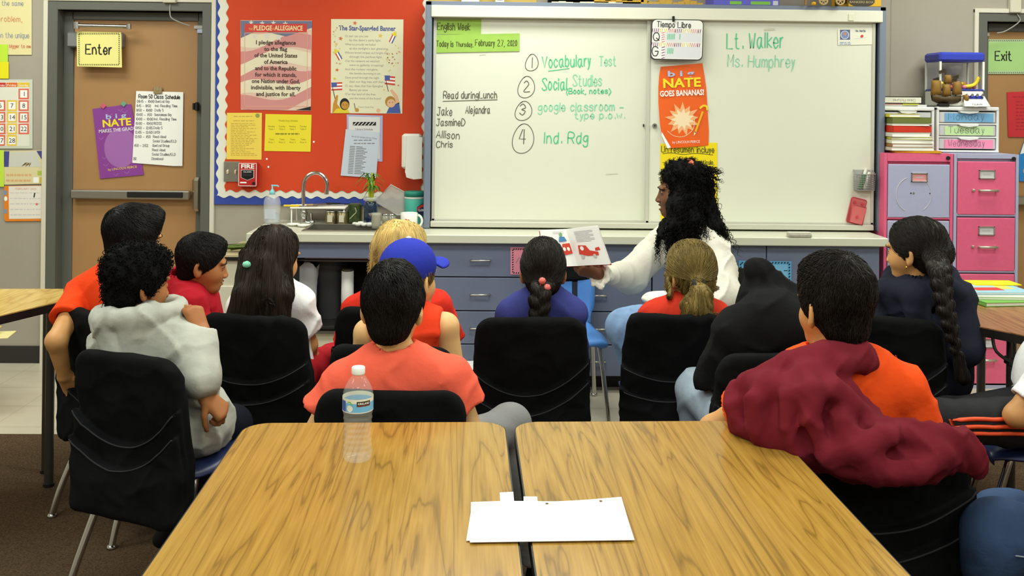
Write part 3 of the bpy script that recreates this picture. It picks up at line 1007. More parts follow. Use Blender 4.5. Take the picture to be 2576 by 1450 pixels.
o = at(1040, 392, WY - 0.02)
t = empty('towel_dispenser', 'white paper towel dispenser at the edge of the red board', 'dispenser', o)
MB().box((-0.005, -0.05, 0.03), (0.11, 0.1, 0.2), mat('dispenser_white', (232, 230, 216), 0.4), bev=0.012).build('case', t)
b = MB()
pts = [(-0.03, 0.12), (0.058, 0.112), (0.058, -0.125), (0.008, -0.13), (-0.038, -0.09), (-0.035, -0.03)]
b.poly(pts, mat('towel_paper', (238, 237, 226), 0.85), -0.108, 0.004)
b.poly([(-0.036, -0.09), (0.004, -0.128), (-0.03, -0.118)], mat('towel_paper', (238, 237, 226), 0.85), -0.112, 0.003)
b.build('paper_towel', t)

# ------------------------------------------------------------------ right wall door papers
b, fl, done, y = paper('door_sign', 'green Exit sign with a woven border on the right hand door', 'sign', rectc(2473, 99, 2584, 186), dY - 0.004, mat('sign_mint', (190, 216, 176), 0.6))
b.poly(fl.pl(rectc(2480, 106, 2577, 179)), mat('sign_green', (166, 206, 130), 0.6), y)
dashes(b, fl, 2476.5, 102.5, 2580, 182.5, mat('sign_olive', (96, 100, 50), 0.7), y - 0.0002, 22)
b.hand('Exit', *fl(2503, 152), fl.s(23), fl.s(3.2), INK, y - 0.0004, width=fl.s(46))
done()
b, fl, done, y = paper('red_notice', 'plain red typed sheet on the right hand door under the Exit sign', 'notice', [(2533, 232), (2640, 228), (2642, 346), (2536, 345)], dY - 0.003, mat('sheet_red', (198, 44, 52), 0.7))
fine_lines(b, fl, 2548, 243, 2600, 244, 1, mat('red_type', (150, 30, 40), 0.7), y, 1, 2)
fine_lines(b, fl, 2555, 255, 2600, 325, 9, mat('red_type', (150, 30, 40), 0.7), y, 2, 2)
done()
b, fl, done, y = paper('blue_poster', 'bright blue picture poster at the right edge of the picture by the cabinets', 'poster', [(2562, 395), (2580, 345), (2680, 345), (2680, 462), (2564, 456)], dY - 0.004, mat('poster_blue', (40, 130, 200), 0.5))
b.poly(fl.pl([(2566, 388), (2578, 352), (2640, 352), (2630, 372)]), PAPER, y)
b.disc(*fl(2582, 430), fl.s(9), mat('poster_peach', (226, 150, 130), 0.5), y)
done()
# ------------------------------------------------------------------ whiteboard cabinet
FY = 5.265
slate = mat('slate_blue_laminate', (110, 119, 143), 0.45, vary=0.03, vscale=6)
slate2 = mat('slate_frame', (118, 128, 146), 0.4)
board_m = mat('whiteboard_enamel', (224, 225, 208), 0.22, vary=0.012, vscale=1.4)
alu = mat('aluminium_trim', (196, 194, 180), 0.4)
fl = Flat(1645, 600, FY)
TOPZ = at(1100, 4, FY)[2]
CZ = 0.844
t = empty('whiteboard_cabinet', 'wide whiteboard cabinet with two sliding boards and blue grey frame', 'whiteboard', (fl.o[0], FY, 0))
X = lambda px, py=300: at(px, py, FY)[0] - fl.o[0]
Z = lambda px, py: at(px, py, FY)[2]
xl, xr = X(1069), X(2221)
b = MB()
b.box(((xl + xr) / 2, 0.19, (TOPZ + CZ) / 2), (xr - xl - 0.01, 0.26, TOPZ - CZ - 0.01), slate2)
zb = CZ + 0.003
b.box((xl + 0.017, 0.02, (TOPZ + zb) / 2), (0.034, 0.1, TOPZ - zb), slate2, bev=0.003)
b.box((xr - 0.017, 0.02, (TOPZ + zb) / 2), (0.034, 0.1, TOPZ - zb), slate2, bev=0.003)
b.box(((xl + xr) / 2, 0.02, TOPZ - 0.012), (xr - xl, 0.1, 0.024), slate2, bev=0.003)
b.build('cabinet_frame', t)
MB().box(((xl + xr) / 2, 0.055, (TOPZ + zb) / 2), (xr - xl - 0.06, 0.012, TOPZ - zb - 0.04), BLACKP).build('back_panel', t)
MB().box(((X(1083) + X(2212)) / 2, -0.012, TOPZ - 0.055), (X(2212) - X(1083), 0.05, 0.066), mat('track_cover', (226, 224, 206), 0.3), bev=0.004).build('track_cover', t)
MB().box(((X(1086) + X(2196)) / 2, 0.0, zb + 0.022), (X(2196) - X(1086), 0.06, 0.03), alu, bev=0.003).build('bottom_track', t)
zpt, zpb = TOPZ - 0.088, zb + 0.037
def panel(x0, x1, y):
    b = MB()
    b.box(((x0 + x1) / 2, y, (zpt + zpb) / 2), (x1 - x0, 0.016, zpt - zpb), board_m)
    for xx in (x0 + 0.008, x1 - 0.008):
        b.box((xx, y - 0.003, (zpt + zpb) / 2), (0.018, 0.022, zpt - zpb), alu, bev=0.002)
    b.box(((x0 + x1) / 2, y - 0.003, zpb + 0.006), (x1 - x0, 0.022, 0.014), alu, bev=0.002)
    return b.build('sliding_board', t)
pL = panel(X(1088), X(1640), 0.025)
pR = panel(X(1626), X(2198), 0.002)
o = at(1646, 316, FY)
MB().cyl((X(1646), -0.0, o[2]), (X(1646), -0.018, o[2]), 0.013, STEEL).cyl((X(1646), -0.018, o[2]), (X(1646), -0.0185, o[2]), 0.005, BLACKP).build('lock', pR)
MB().box((X(1620), 0.012, o[2]), (0.006, 0.012, 0.014), BLACKP).build('latch', pL)
MB().box((X(2132), -0.039, at(2132, 45, FY)[2]), (0.032, 0.004, 0.04), mat('hook_cream', (222, 220, 198), 0.4), bev=0.002).build('adhesive_hook', t)

# marker writing
def wr(parent, m, items, y):
    f2 = Flat(1645, 600, FY)
    for s, px, py, size, w, wid, rot in items:
        b = MB()
        x, z = f2(px, py)
        b.hand(s, x, z + f2.o[2], f2.s(size), f2.s(w), m, y, width=f2.s(wid), rot=rot, slant=0.06, jitter=0.18, seed=len(s) + int(px))
        o = b.build('marker_writing', parent)
        o['label'] = 'marker writing reading ' + s
    return f2
mk_green = mat('marker_green', (74, 196, 140), 0.6)
mk_green2 = mat('marker_green_faint', (130, 212, 170), 0.6)
mk_dark = mat('marker_charcoal', (96, 92, 80), 0.6)
yL, yR = 0.0155, -0.0075
f2 = wr(pL, mk_dark, [('Read duringLunch', 1115, 248, 17, 2.0, 137, 0.02), ('Jake', 1099, 290, 20, 1.9, 40, -0.01), ('Alejandra', 1171, 285, 18, 1.9, 64, 0.0), ('JasmineD', 1097, 316, 17, 1.9, 75, 0.0), ('Allison', 1097, 347, 18, 1.9, 62, -0.04), ('Chris', 1097, 371, 15, 1.9, 44, 0.0)], yL)
MB().line([(f2(*p)[0], f2(*p)[1] + f2.o[2]) for p in ((1114, 255), (1251, 251))], f2.s(1.8), mk_dark, yL).build('underline', pL)
f2 = wr(pL, mk_dark, [('1', 1337, 170, 25, 2, 4, 0), ('2', 1317, 230, 26, 2, 21, 0), ('3', 1307, 288, 26, 2, 21, 0), ('4', 1305, 362, 36, 2.2, 22, 0)], yL)
for cx, cy, rx, ry in ((1338, 157, 16, 21), (1324, 219, 21, 27), (1317, 279, 21, 24), (1316, 349, 27, 37)):
    MB().line([(lambda p: (p[0], p[1] + f2.o[2]))(f2(cx + rx * math.cos(a) + 2 * math.sin(a * 2), cy + ry * math.sin(a) - rx * 0.2 * math.cos(a))) for a in np.linspace(-2, 4.6, 34)], f2.s(1.7), mk_dark, yL).build('number_ring', pL)
f2 = wr(pL, mk_green, [('Vocabulary', 1365, 170, 28, 2.6, 126, 0.05), ('Social', 1364, 226, 29, 2.6, 66, 0.02), ('(Book, notes)', 1424, 236, 13, 2.2, 116, 0.02), ('Ind. Rdg', 1370, 360, 27, 2.6, 114, 0.0)], yL)
MB().line([(f2(*p)[0], f2(*p)[1] + f2.o[2]) for p in ((1380, 179), (1432, 172))], f2.s(2), mk_green, yL).build('underline', pL)
f2 = wr(pL, mk_green2, [('Test', 1508, 165, 24, 2.3, 46, 0.02), ('Studies', 1442, 216, 27, 2.3, 76, 0.02), ('google classroom -', 1354, 280, 21, 2.3, 220, 0.02), ('type p.o.w.', 1446, 299, 17, 2.3, 132, 0.02)], yL)
f2 = wr(pR, mk_green, [('Lt. Walker', 1828, 122, 38, 2.6, 148, 0.03)], yR)
f2 = wr(pR, mk_green2, [('Ms. Humphrey', 1830, 168, 30, 2.0, 174, 0.0)], yR)
for px, py, w in ((1214, 139, 16), (1540, 440, 30), (1935, 76, 24)):
    x, z = f2(px, py)
    MB().line([(x - f2.s(w / 2), z + f2.o[2]), (x, z + f2.o[2] + 0.003), (x + f2.s(w / 2), z + f2.o[2] + 0.004)], f2.s(1.5 if px != 1935 else 5), mat('smudge', (200, 198, 176), 0.5), yL if px < 1620 else yR).build('smudge', pL if px < 1620 else pR)

# things stuck on the boards
YL, YR = FY + 0.0155, FY - 0.0075
lime = mat('sentence_strip', (156, 194, 84), 0.7, vary=0.04, vscale=20)
olive_ink = mat('strip_ink', (70, 78, 30), 0.7)
b, fl, done, y = paper('sentence_strip', 'short green strip reading English Week on the left board', 'paper strip', [(1095, 49), (1211, 48), (1210, 87), (1095, 86)], YL, lime)
b.hand('English Week', *fl(1100, 75), fl.s(17), fl.s(2), olive_ink, y, width=fl.s(85), slant=0.06, jitter=0.15)
done()
b, fl, done, y = paper('sentence_strip', 'long green strip with the handwritten date on the left board', 'paper strip', [(1096, 88), (1307, 84), (1307, 129), (1095, 133)], YL - 0.002, lime)
b.hand('Today is', *fl(1098, 117), fl.s(14), fl.s(1.8), olive_ink, y, width=fl.s(44), jitter=0.15)
b.hand('Thursday,', *fl(1147, 117), fl.s(11), fl.s(1.5), olive_ink, y, width=fl.s(45), jitter=0.15)
b.hand('February', *fl(1196, 115), fl.s(15), fl.s(1.8), olive_ink, y, width=fl.s(50), jitter=0.15)
b.hand('27,', *fl(1252, 116), fl.s(15), fl.s(1.8), olive_ink, y, width=fl.s(20), jitter=0.2)
b.hand('2020', *fl(1277, 115), fl.s(13), fl.s(1.8), olive_ink, y, width=fl.s(25), jitter=0.15)
done()
fl = Flat(1702, 101, YR - 0.034)
t2 = empty('mini_whiteboard', 'small round cornered score board hanging at the top of the right board', 'whiteboard', fl.o)
def rrect(x0, y0, x1, y1, r, n=6, sk=0.0):
    pts = []
    for cx, cy, a0 in ((x1 - r, y0 + r, -90), (x1 - r, y1 - r, 0), (x0 + r, y1 - r, 90), (x0 + r, y0 + r, 180)):
        for i in range(n + 1):
            a = math.radians(a0 + 90 * i / n)
            pts.append((cx + r * math.cos(a), cy + r * math.sin(a)))
    return pts
sk = lambda pts: [(x + (101 - y_) * 0.035, y_ + (x - 1702) * 0.02) for x, y_ in pts]
MB().poly(fl.pl(sk(rrect(1637, 49, 1768, 152, 12))), mat('mini_rim', (60, 58, 54), 0.5), -0.006, 0.006).build('rim', t2)
MB().poly(fl.pl(sk(rrect(1639.5, 51, 1766, 149, 11))), mat('mini_white', (238, 238, 232), 0.3), -0.008, 0.003).build('face', t2)
b = MB()
y = -0.0086
b.hand('Tiempo Libre', *fl(1652, 68), fl.s(14), fl.s(1.8), INK, y, width=fl.s(88), rot=-0.02)
b.hand('Q', *fl(1643, 102), fl.s(19), fl.s(2.2), INK, y, width=fl.s(20))
b.hand('G', *fl(1640, 140), fl.s(22), fl.s(2.2), INK, y, width=fl.s(20))
pal = [mat('deco_plum', (130, 60, 120), 0.6), mat('deco_yellow', (230, 210, 90), 0.6), mat('deco_pink', (222, 120, 130), 0.6)]
for py, x0 in ((77, 1642), (112, 1640)):
    for i in range(26):
        px = x0 + i * 4.8
        m_ = pal[(i // 4) % 3]
        b.line([fl(px, py - 5 + (i * 0.1)), fl(px + (3 if (i // 6) % 2 else -2), py + 4 + i * 0.1)], fl.s(1.6), m_, y)
for py0, py1 in ((84, 106), (120, 147)):
    for i in range(5):
        yy = py0 + (py1 - py0) * i / 4
        b.line([fl(1664, yy), fl(1671, yy - 2)], fl.s(1.8), pal[0] if py0 > 100 else pal[2], y)
for py0, n in ((93, 6), (129, 4)):
    for i in range(n):
        px = 1680 + i * 4 + (10 if i == 5 else 0)
        b.line([fl(px, py0 - 7), fl(px - 1, py0 + 6)], fl.s(1.8), mk_green, y - 0.0003)
for py0, py1 in ((83, 106), (118, 146)):
    b.poly(fl.pl(sk(rectc(1673, py0, 1763, py1))), mat('pocket_grey', (222, 222, 226), 0.3), y + 0.0004)
b.build('lettering', t2)
MB().box((fl(1693, 48)[0], -0.01, fl(1693, 48)[1]), (0.012, 0.02, 0.03), BLACKP, bev=0.002).build('clip', t2)

# orange poster: curled sheet (lettering, burst and pencil only)
fl = Flat(1720, 268, YR)
b = MB()
org = mat('poster_orange', (236, 98, 28), 0.4)
L = [(1662, 168), (1658, 190), (1656, 220), (1656, 260), (1659, 310), (1664, 340), (1684, 373)]
Rr = [(1767, 159), (1772, 190), (1776, 220), (1779, 260), (1781, 300), (1783, 330), (1782, 366)]
V, n = [], 9
for (l, r) in zip(L, Rr):
    for i in range(n):
        u = i / (n - 1)
        x, z = fl(l[0] + (r[0] - l[0]) * u, l[1] + (r[1] - l[1]) * u)
        V.append((x, -0.002 - 0.012 * math.sin(math.pi * u) * 0.6 - 0.006 * (l[1] > 300) * (1 - u), z))
k = len(V)
V2 = [(x, y_ + 0.0014, z) for x, y_, z in V]
Fc = []
for j in range(len(L) - 1):
    for i in range(n - 1):
        a = j * n + i
        Fc.append((a, a + n, a + n + 1, a + 1))
b.add(V, Fc, org, True)
b.add(V2, [f[::-1] for f in Fc], PAPER, True)
yy = -0.0125
b.add([(*[fl(1664, 332)[0]], -0.012, fl(1664, 332)[1]), (fl(1686, 371)[0], -0.018, fl(1686, 371)[1]), (fl(1677, 373)[0], -0.022, fl(1677, 373)[1]), (fl(1663, 340)[0], -0.02, fl(1663, 340)[1])], [(0, 1, 2, 3)], PAPER)
wht = mat('poster_white', (225, 215, 230), 0.5)
b.text('b i g', *fl(1678, 193), fl.s(20), mat('pale_blue_print', (170, 190, 225), 0.5), yy, fl.s(68), rot=0.05, bold=0.03)
b.text('NATE', *fl(1666, 221), fl.s(32), mat('yellow_print', (240, 220, 40), 0.5), yy, fl.s(97), rot=0.05, bold=0.03)
b.text('GOES BANANAS!', *fl(1659, 243), fl.s(20), PAPER, yy, fl.s(112), rot=0.05, bold=0.03)
cx, cy = 1716, 300
b.poly([fl(cx + (r * math.sin(a)) , cy - r * math.cos(a) * 0.95) for a, r in [(2 * math.pi * i / 26, (46 if i % 4 == 0 else 40) if i % 2 == 0 else 27) for i in range(26)]], mat('burst_peach', (240, 176, 120), 0.5), yy)
b.poly([fl(cx + (r * math.sin(a)), cy - r * math.cos(a) * 0.9) for a, r in [(2 * math.pi * i / 22 + 0.1, 31 if i % 2 == 0 else 18) for i in range(22)]], mat('burst_cream', (244, 220, 180), 0.5), yy - 0.0003)
pen = mat('pencil_gold', (232, 180, 30), 0.5)
b.line([fl(1748, 332), fl(1766, 282)], fl.s(5), pen, yy - 0.0006)
b.poly([fl(1745, 330), fl(1751, 333), fl(1744, 342)], mat('burst_cream', (244, 220, 180), 0.5), yy - 0.0006)
b.line(smooth_line([fl(1760, 272), fl(1768, 266), fl(1776, 268), fl(1778, 276)]), fl.s(5), mat('banana_yellow', (238, 205, 40), 0.5), yy - 0.0006)
b.line(smooth_line([fl(1678, 330), fl(1695, 342), fl(1720, 343), fl(1742, 325), (fl(1746, 300))]), fl.s(1.2), mat('burst_cream', (244, 220, 180), 0.5), yy - 0.0006)
b.text('by LINCOLN PEIRCE', *fl(1690, 361), fl.s(9), PAPER, yy + 0.0, fl.s(70), rot=0.04)
tag(b.build('book_poster', None, fl.o), 'curling orange book poster with yellow title on the right board', 'poster')
b, fl, done, y = paper('chart_paper', 'bright yellow chart behind the reading woman, below the orange poster', 'chart', [(1661, 362), (1804, 359), (1805, 560), (1662, 560)], YR, mat('chart_yellow', (240, 214, 12), 0.7))
b.hand('Un resumen incluye', *fl(1664, 383), fl.s(15), fl.s(1.8), olive_ink, y, width=fl.s(136), jitter=0.12)
b.line(smooth_line([fl(1667, 387), fl(1690, 385), fl(1720, 389), (fl(1750, 386)), fl(1793, 390)]), fl.s(1.5), olive_ink, y)
b.hand('-el tipo de texto: articulo,', *fl(1667, 413), fl.s(11), fl.s(1.5), olive_ink, y, width=fl.s(132), jitter=0.12)
b.hand('er', *fl(1776, 458), fl.s(12), fl.s(1.5), olive_ink, y, width=fl.s(12))
done()
b, fl, done, y = paper('envelope', 'white envelope with a blue seal pinned at the top corner of the right board', 'envelope', [(2107, 73), (2196, 70), (2197, 112), (2108, 114)], YR, mat('envelope_white', (230, 228, 210), 0.6))
b.poly(fl.pl(rectc(2113, 75, 2138, 100)), mat('seal_navy', (84, 96, 140), 0.6), y)
b.disc(*fl(2125, 88), fl.s(11), mat('seal_ring', (200, 204, 214), 0.6), y - 0.0002)
b.disc(*fl(2125, 88), fl.s(9), mat('seal_blue', (120, 140, 180), 0.6), y - 0.0004)
b.disc(*fl(2125, 85), fl.s(4), mat('seal_rust', (200, 130, 110), 0.6), y - 0.0006)
fine_lines(b, fl, 2112, 106, 2140, 110, 2, mat('seal_type', (130, 160, 190), 0.6), y, 2, 2, 0.05)
b.hand('Ms. Martin', *fl(2152, 80), fl.s(5), fl.s(1), mat('seal_navy', (84, 96, 140), 0.6), y, width=fl.s(26))
b.line([fl(2150, 98), fl(2180, 94)], fl.s(1), mat('seal_ring', (200, 204, 214), 0.6), y)
b.disc(*fl(2168, 91), fl.s(3.5), mat('pin_red', (214, 60, 50), 0.4), y - 0.002)
done()
# wire pencil pocket with two markers
o = at(2170, 452, YR)
t2 = empty('pencil_pocket', 'grey wire mesh pencil pocket on the right board above the pink pocket', 'pencil holder', o)
meshg = mat('wire_mesh', (150, 150, 148), 0.4, 0.5)
b = MB()
for i in range(9):
    x = -0.05 + i * 0.0125
    b.cyl((x, -0.045, -0.055), (x, -0.05, 0.03), 0.0016, meshg, n=5)
for i in range(8):
    z = -0.055 + i * 0.0121
    b.tube([(-0.05, -0.003, z), (-0.05, -0.046 - i * 0.0006, z), (0.05, -0.046 - i * 0.0006, z), (0.05, -0.003, z)], 0.0016, meshg, 5)
b.tube([(-0.052, -0.003, 0.055), (-0.052, -0.05, 0.032), (0.052, -0.05, 0.032), (0.052, -0.003, 0.055)], 0.003, meshg, 6)
b.box((0, -0.002, 0), (0.1, 0.002, 0.11), mat('mesh_back', (170, 170, 164), 0.5))
b.box((0, -0.024, -0.056), (0.1, 0.046, 0.003), meshg)
b.build('mesh_pocket', t2)
for i, (x0, x1, lab) in enumerate(((-0.02, 0.012, 'green marker with a white cap leaning in the wire pocket'), (0.0, 0.026, 'shorter white capped marker standing behind the green marker'))):
    tk = empty('marker_pen', lab, 'marker', o)
    p0, p1 = np.array((x0, -0.018 - i * 0.012, -0.05)), np.array((x1, -0.018 - i * 0.012, 0.064 - 0.02 * i))
    mid = p0 + (p1 - p0) * 0.72
    MB().cyl(p0, mid, 0.0075, mat('marker_body', (60, 130, 70), 0.4) if i == 0 else WHITE, n=10).build('barrel', tk)
    MB().cyl(mid, p1, 0.0085, WHITE, n=10).build('cap', tk)
o = at(2154, 531, YR)
t2 = empty('magnetic_pocket', 'red translucent magnetic pocket hanging crooked at the lower corner of the right board', 'pocket', o)
pinkp = mat('pocket_pink', (222, 116, 116), 0.35, alpha=0.8)
R = roty(0.22)
b = MB()
pts = rrect(-0.042, -0.07, 0.042, 0.07, 0.012)
b.poly(pts, pinkp, -0.004, 0.004)
b.poly([(-0.035, 0.03), (0.04, 0.03), (0.04, -0.068), (-0.035, -0.068)], pinkp, -0.024, 0.003)
b.xf(R).build('pocket_body', t2)
b = MB()
pts2 = rrect(-0.043, -0.071, 0.043, 0.071, 0.012)
b.tube([(x, -0.004, z) for x, z in pts2], 0.003, mat('pocket_rim', (206, 70, 80), 0.4), 6, closed=True)
b.tube([(-0.035, -0.024, 0.03), (0.041, -0.024, 0.03), (0.041, -0.024, -0.068), (-0.035, -0.024, -0.068)], 0.003, mat('pocket_rim', (206, 70, 80), 0.4), 6, closed=True)
for x, z, yy_ in ((-0.022, 0.046, -0.006), (0.022, 0.046, -0.006), (0.002, -0.03, -0.026)):
    b.cyl((x, yy_, z), (x, yy_ - 0.004, z), 0.008, mat('pocket_rim', (206, 70, 80), 0.4), n=12)
b.xf(R).build('pocket_rim', t2)

# ------------------------------------------------------------------ things stored on top of the whiteboard cabinet
def topx(px, Y):
    return at(px, 8, Y)[0]
def stack_pile(name, label, cat, px0, px1, Y, z, layers, group=None):
    x0, x1 = topx(px0, Y), topx(px1, Y)
    t = empty(name, label, cat, ((x0 + x1) / 2, Y, z), 0, group)
    return t, x1 - x0
SY = 5.382
for i, (p0, p1, zz, hh, c, lab) in enumerate(((1385, 1560, 0, 0.012, (214, 206, 180), 'crumpled cream paper lying on top of the whiteboard cabinet'), (1490, 1625, 0.0125, 0.012, (196, 150, 50), 'golden folder on the crumpled paper on the whiteboard cabinet'), (1605, 1758, 0, 0.03, (190, 150, 60), 'thick golden folder beside the blue box on the whiteboard cabinet'), (1380, 1590, 0.026, 0.09, (34, 32, 24), 'long dark box lying on the folders on the whiteboard cabinet'))):
    x0, x1 = topx(p0, SY), topx(p1, SY)
    b = MB()
    n = 10
    for k in range(n):
        u0, u1 = x0 + (x1 - x0) * k / n, x0 + (x1 - x0) * (k + 1) / n
        h_ = hh * (1 if i == 3 else 0.7 + 0.3 * math.sin(k * 1.7 + i))
        b.box(((u0 + u1) / 2 - (x0 + x1) / 2, 0, h_ / 2), ((u1 - u0) * (1.0), 0.22 - 0.01 * (k % 2), h_), mat('top_%d' % i, c, 0.7))
    tag(b.build('folder' if i != 3 else 'storage_box', None, ((x0 + x1) / 2, SY, TOPZ + 0.001 + zz)), lab, 'folder' if i != 3 else 'box')
for i, (p0, p1, lab) in enumerate(((1162, 1206, 'narrow white card box above the left end of the whiteboard'), (1246, 1268, 'small white card box standing right of the narrow one above the whiteboard'))):
    x0, x1 = topx(p0, SY), topx(p1, SY)
    b = MB().box((0, 0, 0.04), (x1 - x0, 0.2, 0.08), mat('card_white', (222, 220, 206), 0.7), bev=0.003)
    fq = [(-(x1 - x0) * 0.4, 0.0), ]
    b.rect(-(x1 - x0) * 0.3, 0.012, (x1 - x0) * 0.3, 0.02, GREYINK, -0.1006)
    tag(b.build('card_box', None, ((x0 + x1) / 2, SY, TOPZ + 0.001)), lab, 'box')
t = empty('tan_box_pile', 'low tan cardboard tray behind the card boxes above the whiteboard', 'tray', (topx(1215, 5.499), 5.499, TOPZ + 0.001))
MB().box((0, 0, 0.02), (0.62, 0.14, 0.04), mat('tan_card', (196, 166, 92), 0.8), bev=0.003).build('tray', t)
t.name = 'cardboard_tray'
x0, x1 = topx(1785, SY), topx(1946, SY)
t = empty('storage_box', 'blue storage box with green label windows on the whiteboard cabinet', 'box', ((x0 + x1) / 2, SY, TOPZ + 0.001))
w = x1 - x0
MB().box((0, 0, 0.07), (w, 0.22, 0.14), mat('box_blue', (92, 88, 190), 0.45), bev=0.004).build('carton', t)
b = MB()
b.rect(-w * 0.26, 0.006, -w * 0.08, 0.024, mat('label_green', (120, 180, 60), 0.6), -0.1108)
b.rect(w * 0.06, 0.006, w * 0.36, 0.024, mat('label_green', (120, 180, 60), 0.6), -0.1108)
b.rect(-w * 0.1, 0.04, w * 0.15, 0.05, PAPER, -0.1108)
b.rect(w * 0.4, 0.004, w * 0.48, 0.028, mat('label_grey', (190, 190, 200), 0.6), -0.1108)
b.build('label', t)
x0, x1 = topx(2112, SY), topx(2194, SY)
w = x1 - x0
t = empty('file_box', 'yellow file storage box at the right end of the whiteboard cabinet top', 'box', ((x0 + x1) / 2, SY, TOPZ + 0.001))
b = MB().box((0, 0, 0.12), (w, 0.26, 0.24), mat('box_yellow', (214, 164, 20), 0.6), bev=0.004)
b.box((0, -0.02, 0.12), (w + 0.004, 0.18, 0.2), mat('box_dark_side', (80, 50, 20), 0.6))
b.disc(-w * 0.1, 0.03, w * 0.4, mat('box_emblem', (62, 54, 34), 0.6), -0.1305, 24, 0.032)
b.star(-w * 0.1, 0.05, 0.012, mat('box_gold', (200, 150, 40), 0.6), -0.1308)
b.text('BANKERS BOX', -w * 0.1, 0.02, 0.018, mat('box_print', (190, 170, 120), 0.6), -0.131, w * 0.72, 'CENTER')
b.build('carton', t)
# toy cannon on wheels in front of the yellow box
o = (topx(2085, SY - 0.16), SY - 0.16 + 0.0, TOPZ + 0.001)
t = empty('wooden_cannon', 'wooden toy wheeled cart in front of the yellow file box', 'toy', o)
wdn = mat('toy_wood', (150, 112, 50), 0.6)
b = MB()
b.box((-0.0, 0, 0.045), (0.17, 0.03, 0.02), wdn, bev=0.003)
b.box((-0.12, 0, 0.042), (0.1, 0.014, 0.008), wdn)
b.box((-0.13, 0, 0.03), (0.008, 0.014, 0.055), wdn)
b.tube([(-0.05, 0, 0.06), (0.05, 0, 0.075)], [0.02, 0.016], wdn, 10)
b.build('cart', t)
for i, px in enumerate((2068, 2110)):
    x = topx(px, SY - 0.16) - o[0]
    b = MB()
    ring = [(x + 0.022 * math.cos(a), -0.022, 0.026 + 0.022 * math.sin(a)) for a in np.linspace(0, 2 * math.pi, 17)[:-1]]
    b.tube(ring, 0.005, mat('wheel_tan', (186, 160, 110), 0.6), 6, closed=True)
    for k in range(3):
        a = k * math.pi / 3
        b.cyl((x + 0.022 * math.cos(a), -0.022, 0.026 + 0.022 * math.sin(a)), (x - 0.022 * math.cos(a), -0.022, 0.026 - 0.022 * math.sin(a)), 0.003, mat('wheel_tan', (186, 160, 110), 0.6), n=6)
    b.build('wheel', t)
MB().lathe([(0.001, 0), (0.014, 0.004), (0.012, 0.016), (0.001, 0.02)], mat('toy_gold', (220, 160, 30), 0.5), (topx(2045, SY - 0.16) - o[0], -0.012, 0.0), 10).build('cannon_ball', t)

# ------------------------------------------------------------------ base cabinets and worktop
CY = 5.041
ctop = mat('worktop_laminate', (208, 208, 188), 0.3, vary=0.015, vscale=3)
cx = lambda px, py=750: at(px, py, CY)[0]
SX0, SX1, SY0, SY1 = at(772, 580, 5.167)[0], at(1010, 580, 5.167)[0], 5.104, 5.362
w0, w1 = cx(622), cx(2226)
b = MB()
th = 0.045
zc = CZ - th / 2
b.box(((w0 + SX0) / 2, (5.002 + WY) / 2, zc), (SX0 - w0, WY - 5.002, th), ctop, bev=0.004)
b.box(((SX1 + w1) / 2, (5.002 + WY) / 2, zc), (w1 - SX1, WY - 5.002, th), ctop, bev=0.004)
b.box(((SX0 + SX1) / 2, (5.002 + SY0) / 2, zc), (SX1 - SX0 + 0.012, SY0 - 5.002, th), ctop, bev=0.004)
b.box(((SX0 + SX1) / 2, (WY + SY1) / 2, zc), (SX1 - SX0 + 0.012, WY - SY1, th), ctop, bev=0.004)
tag(b.build('worktop'), 'long cream laminate worktop under the whiteboard and sink', 'worktop')
zt = CZ - th - 0.001
pull = mat('pull_nickel', (190, 188, 178), 0.3, 1.0)
def drawer_unit(label, x0, x1, px_h, lines, hx):
    t = empty('drawer_unit', label, 'cabinet', ((x0 + x1) / 2, CY, 0))
    w = x1 - x0
    MB().box((0, 0.29, (zt + 0.085) / 2 + 0.002), (w - 0.002, 0.5, zt - 0.085), slate).box((0, 0.33, 0.0425), (w, 0.42, 0.083), mat('kick_black', (30, 28, 26), 0.6)).build('carcass', t)
    zs = [zt] + lines + [0.09]
    for i in range(len(zs) - 1):
        zm = (zs[i] + zs[i + 1]) / 2
        h = zs[i] - zs[i + 1] - 0.006
        dr = MB().box((0, 0.02, zm), (w - 0.006, 0.038, h), slate, bev=0.002).build('drawer', t)
        hx_ = hx - (x0 + x1) / 2
        zh = zm
        MB().tube([(hx_ - 0.05, 0.0, zh), (hx_ - 0.05, -0.024, zh), (hx_ + 0.05, -0.024, zh), (hx_ + 0.05, 0.0, zh)], 0.0055, pull, 6).build('pull', dr)
    return t
zl = [at(1200, y_, CY)[2] for y_ in (698, 783, 867)]
xa, xb, xc, xd = cx(1072), cx(1350), cx(1640), cx(2213)
drawer_unit('blue grey drawer unit below the left board, next to the sink', xa, xb - 0.0015, 1208, zl, cx(1208))
drawer_unit('blue grey drawer unit behind the empty blue chair', xb + 0.0015, xc - 0.0015, 1490, zl, cx(1500))
t = empty('cupboard', 'blue grey cupboard at the right end of the worktop, with a blue sheet on it', 'cabinet', ((xc + xd) / 2, CY, 0))
w = xd - xc - 0.003
MB().box((0, 0.275, (zt + 0.085) / 2 + 0.002), (w, 0.47, zt - 0.085), slate).box((0, 0.31, 0.0425), (w, 0.4, 0.083), mat('kick_black', (30, 28, 26), 0.6)).build('carcass', t)
for s in (-1, 1):
    dd = MB().box((s * w / 4, 0.02, (zt + 0.09) / 2), (w / 2 - 0.005, 0.038, zt - 0.096), slate, bev=0.002).build('door', t)
    MB().tube([(s * 0.05, 0, 0.62), (s * 0.05, -0.024, 0.62), (s * 0.05, -0.024, 0.52), (s * 0.05, 0, 0.52)], 0.0055, pull, 6).build('pull', dd)
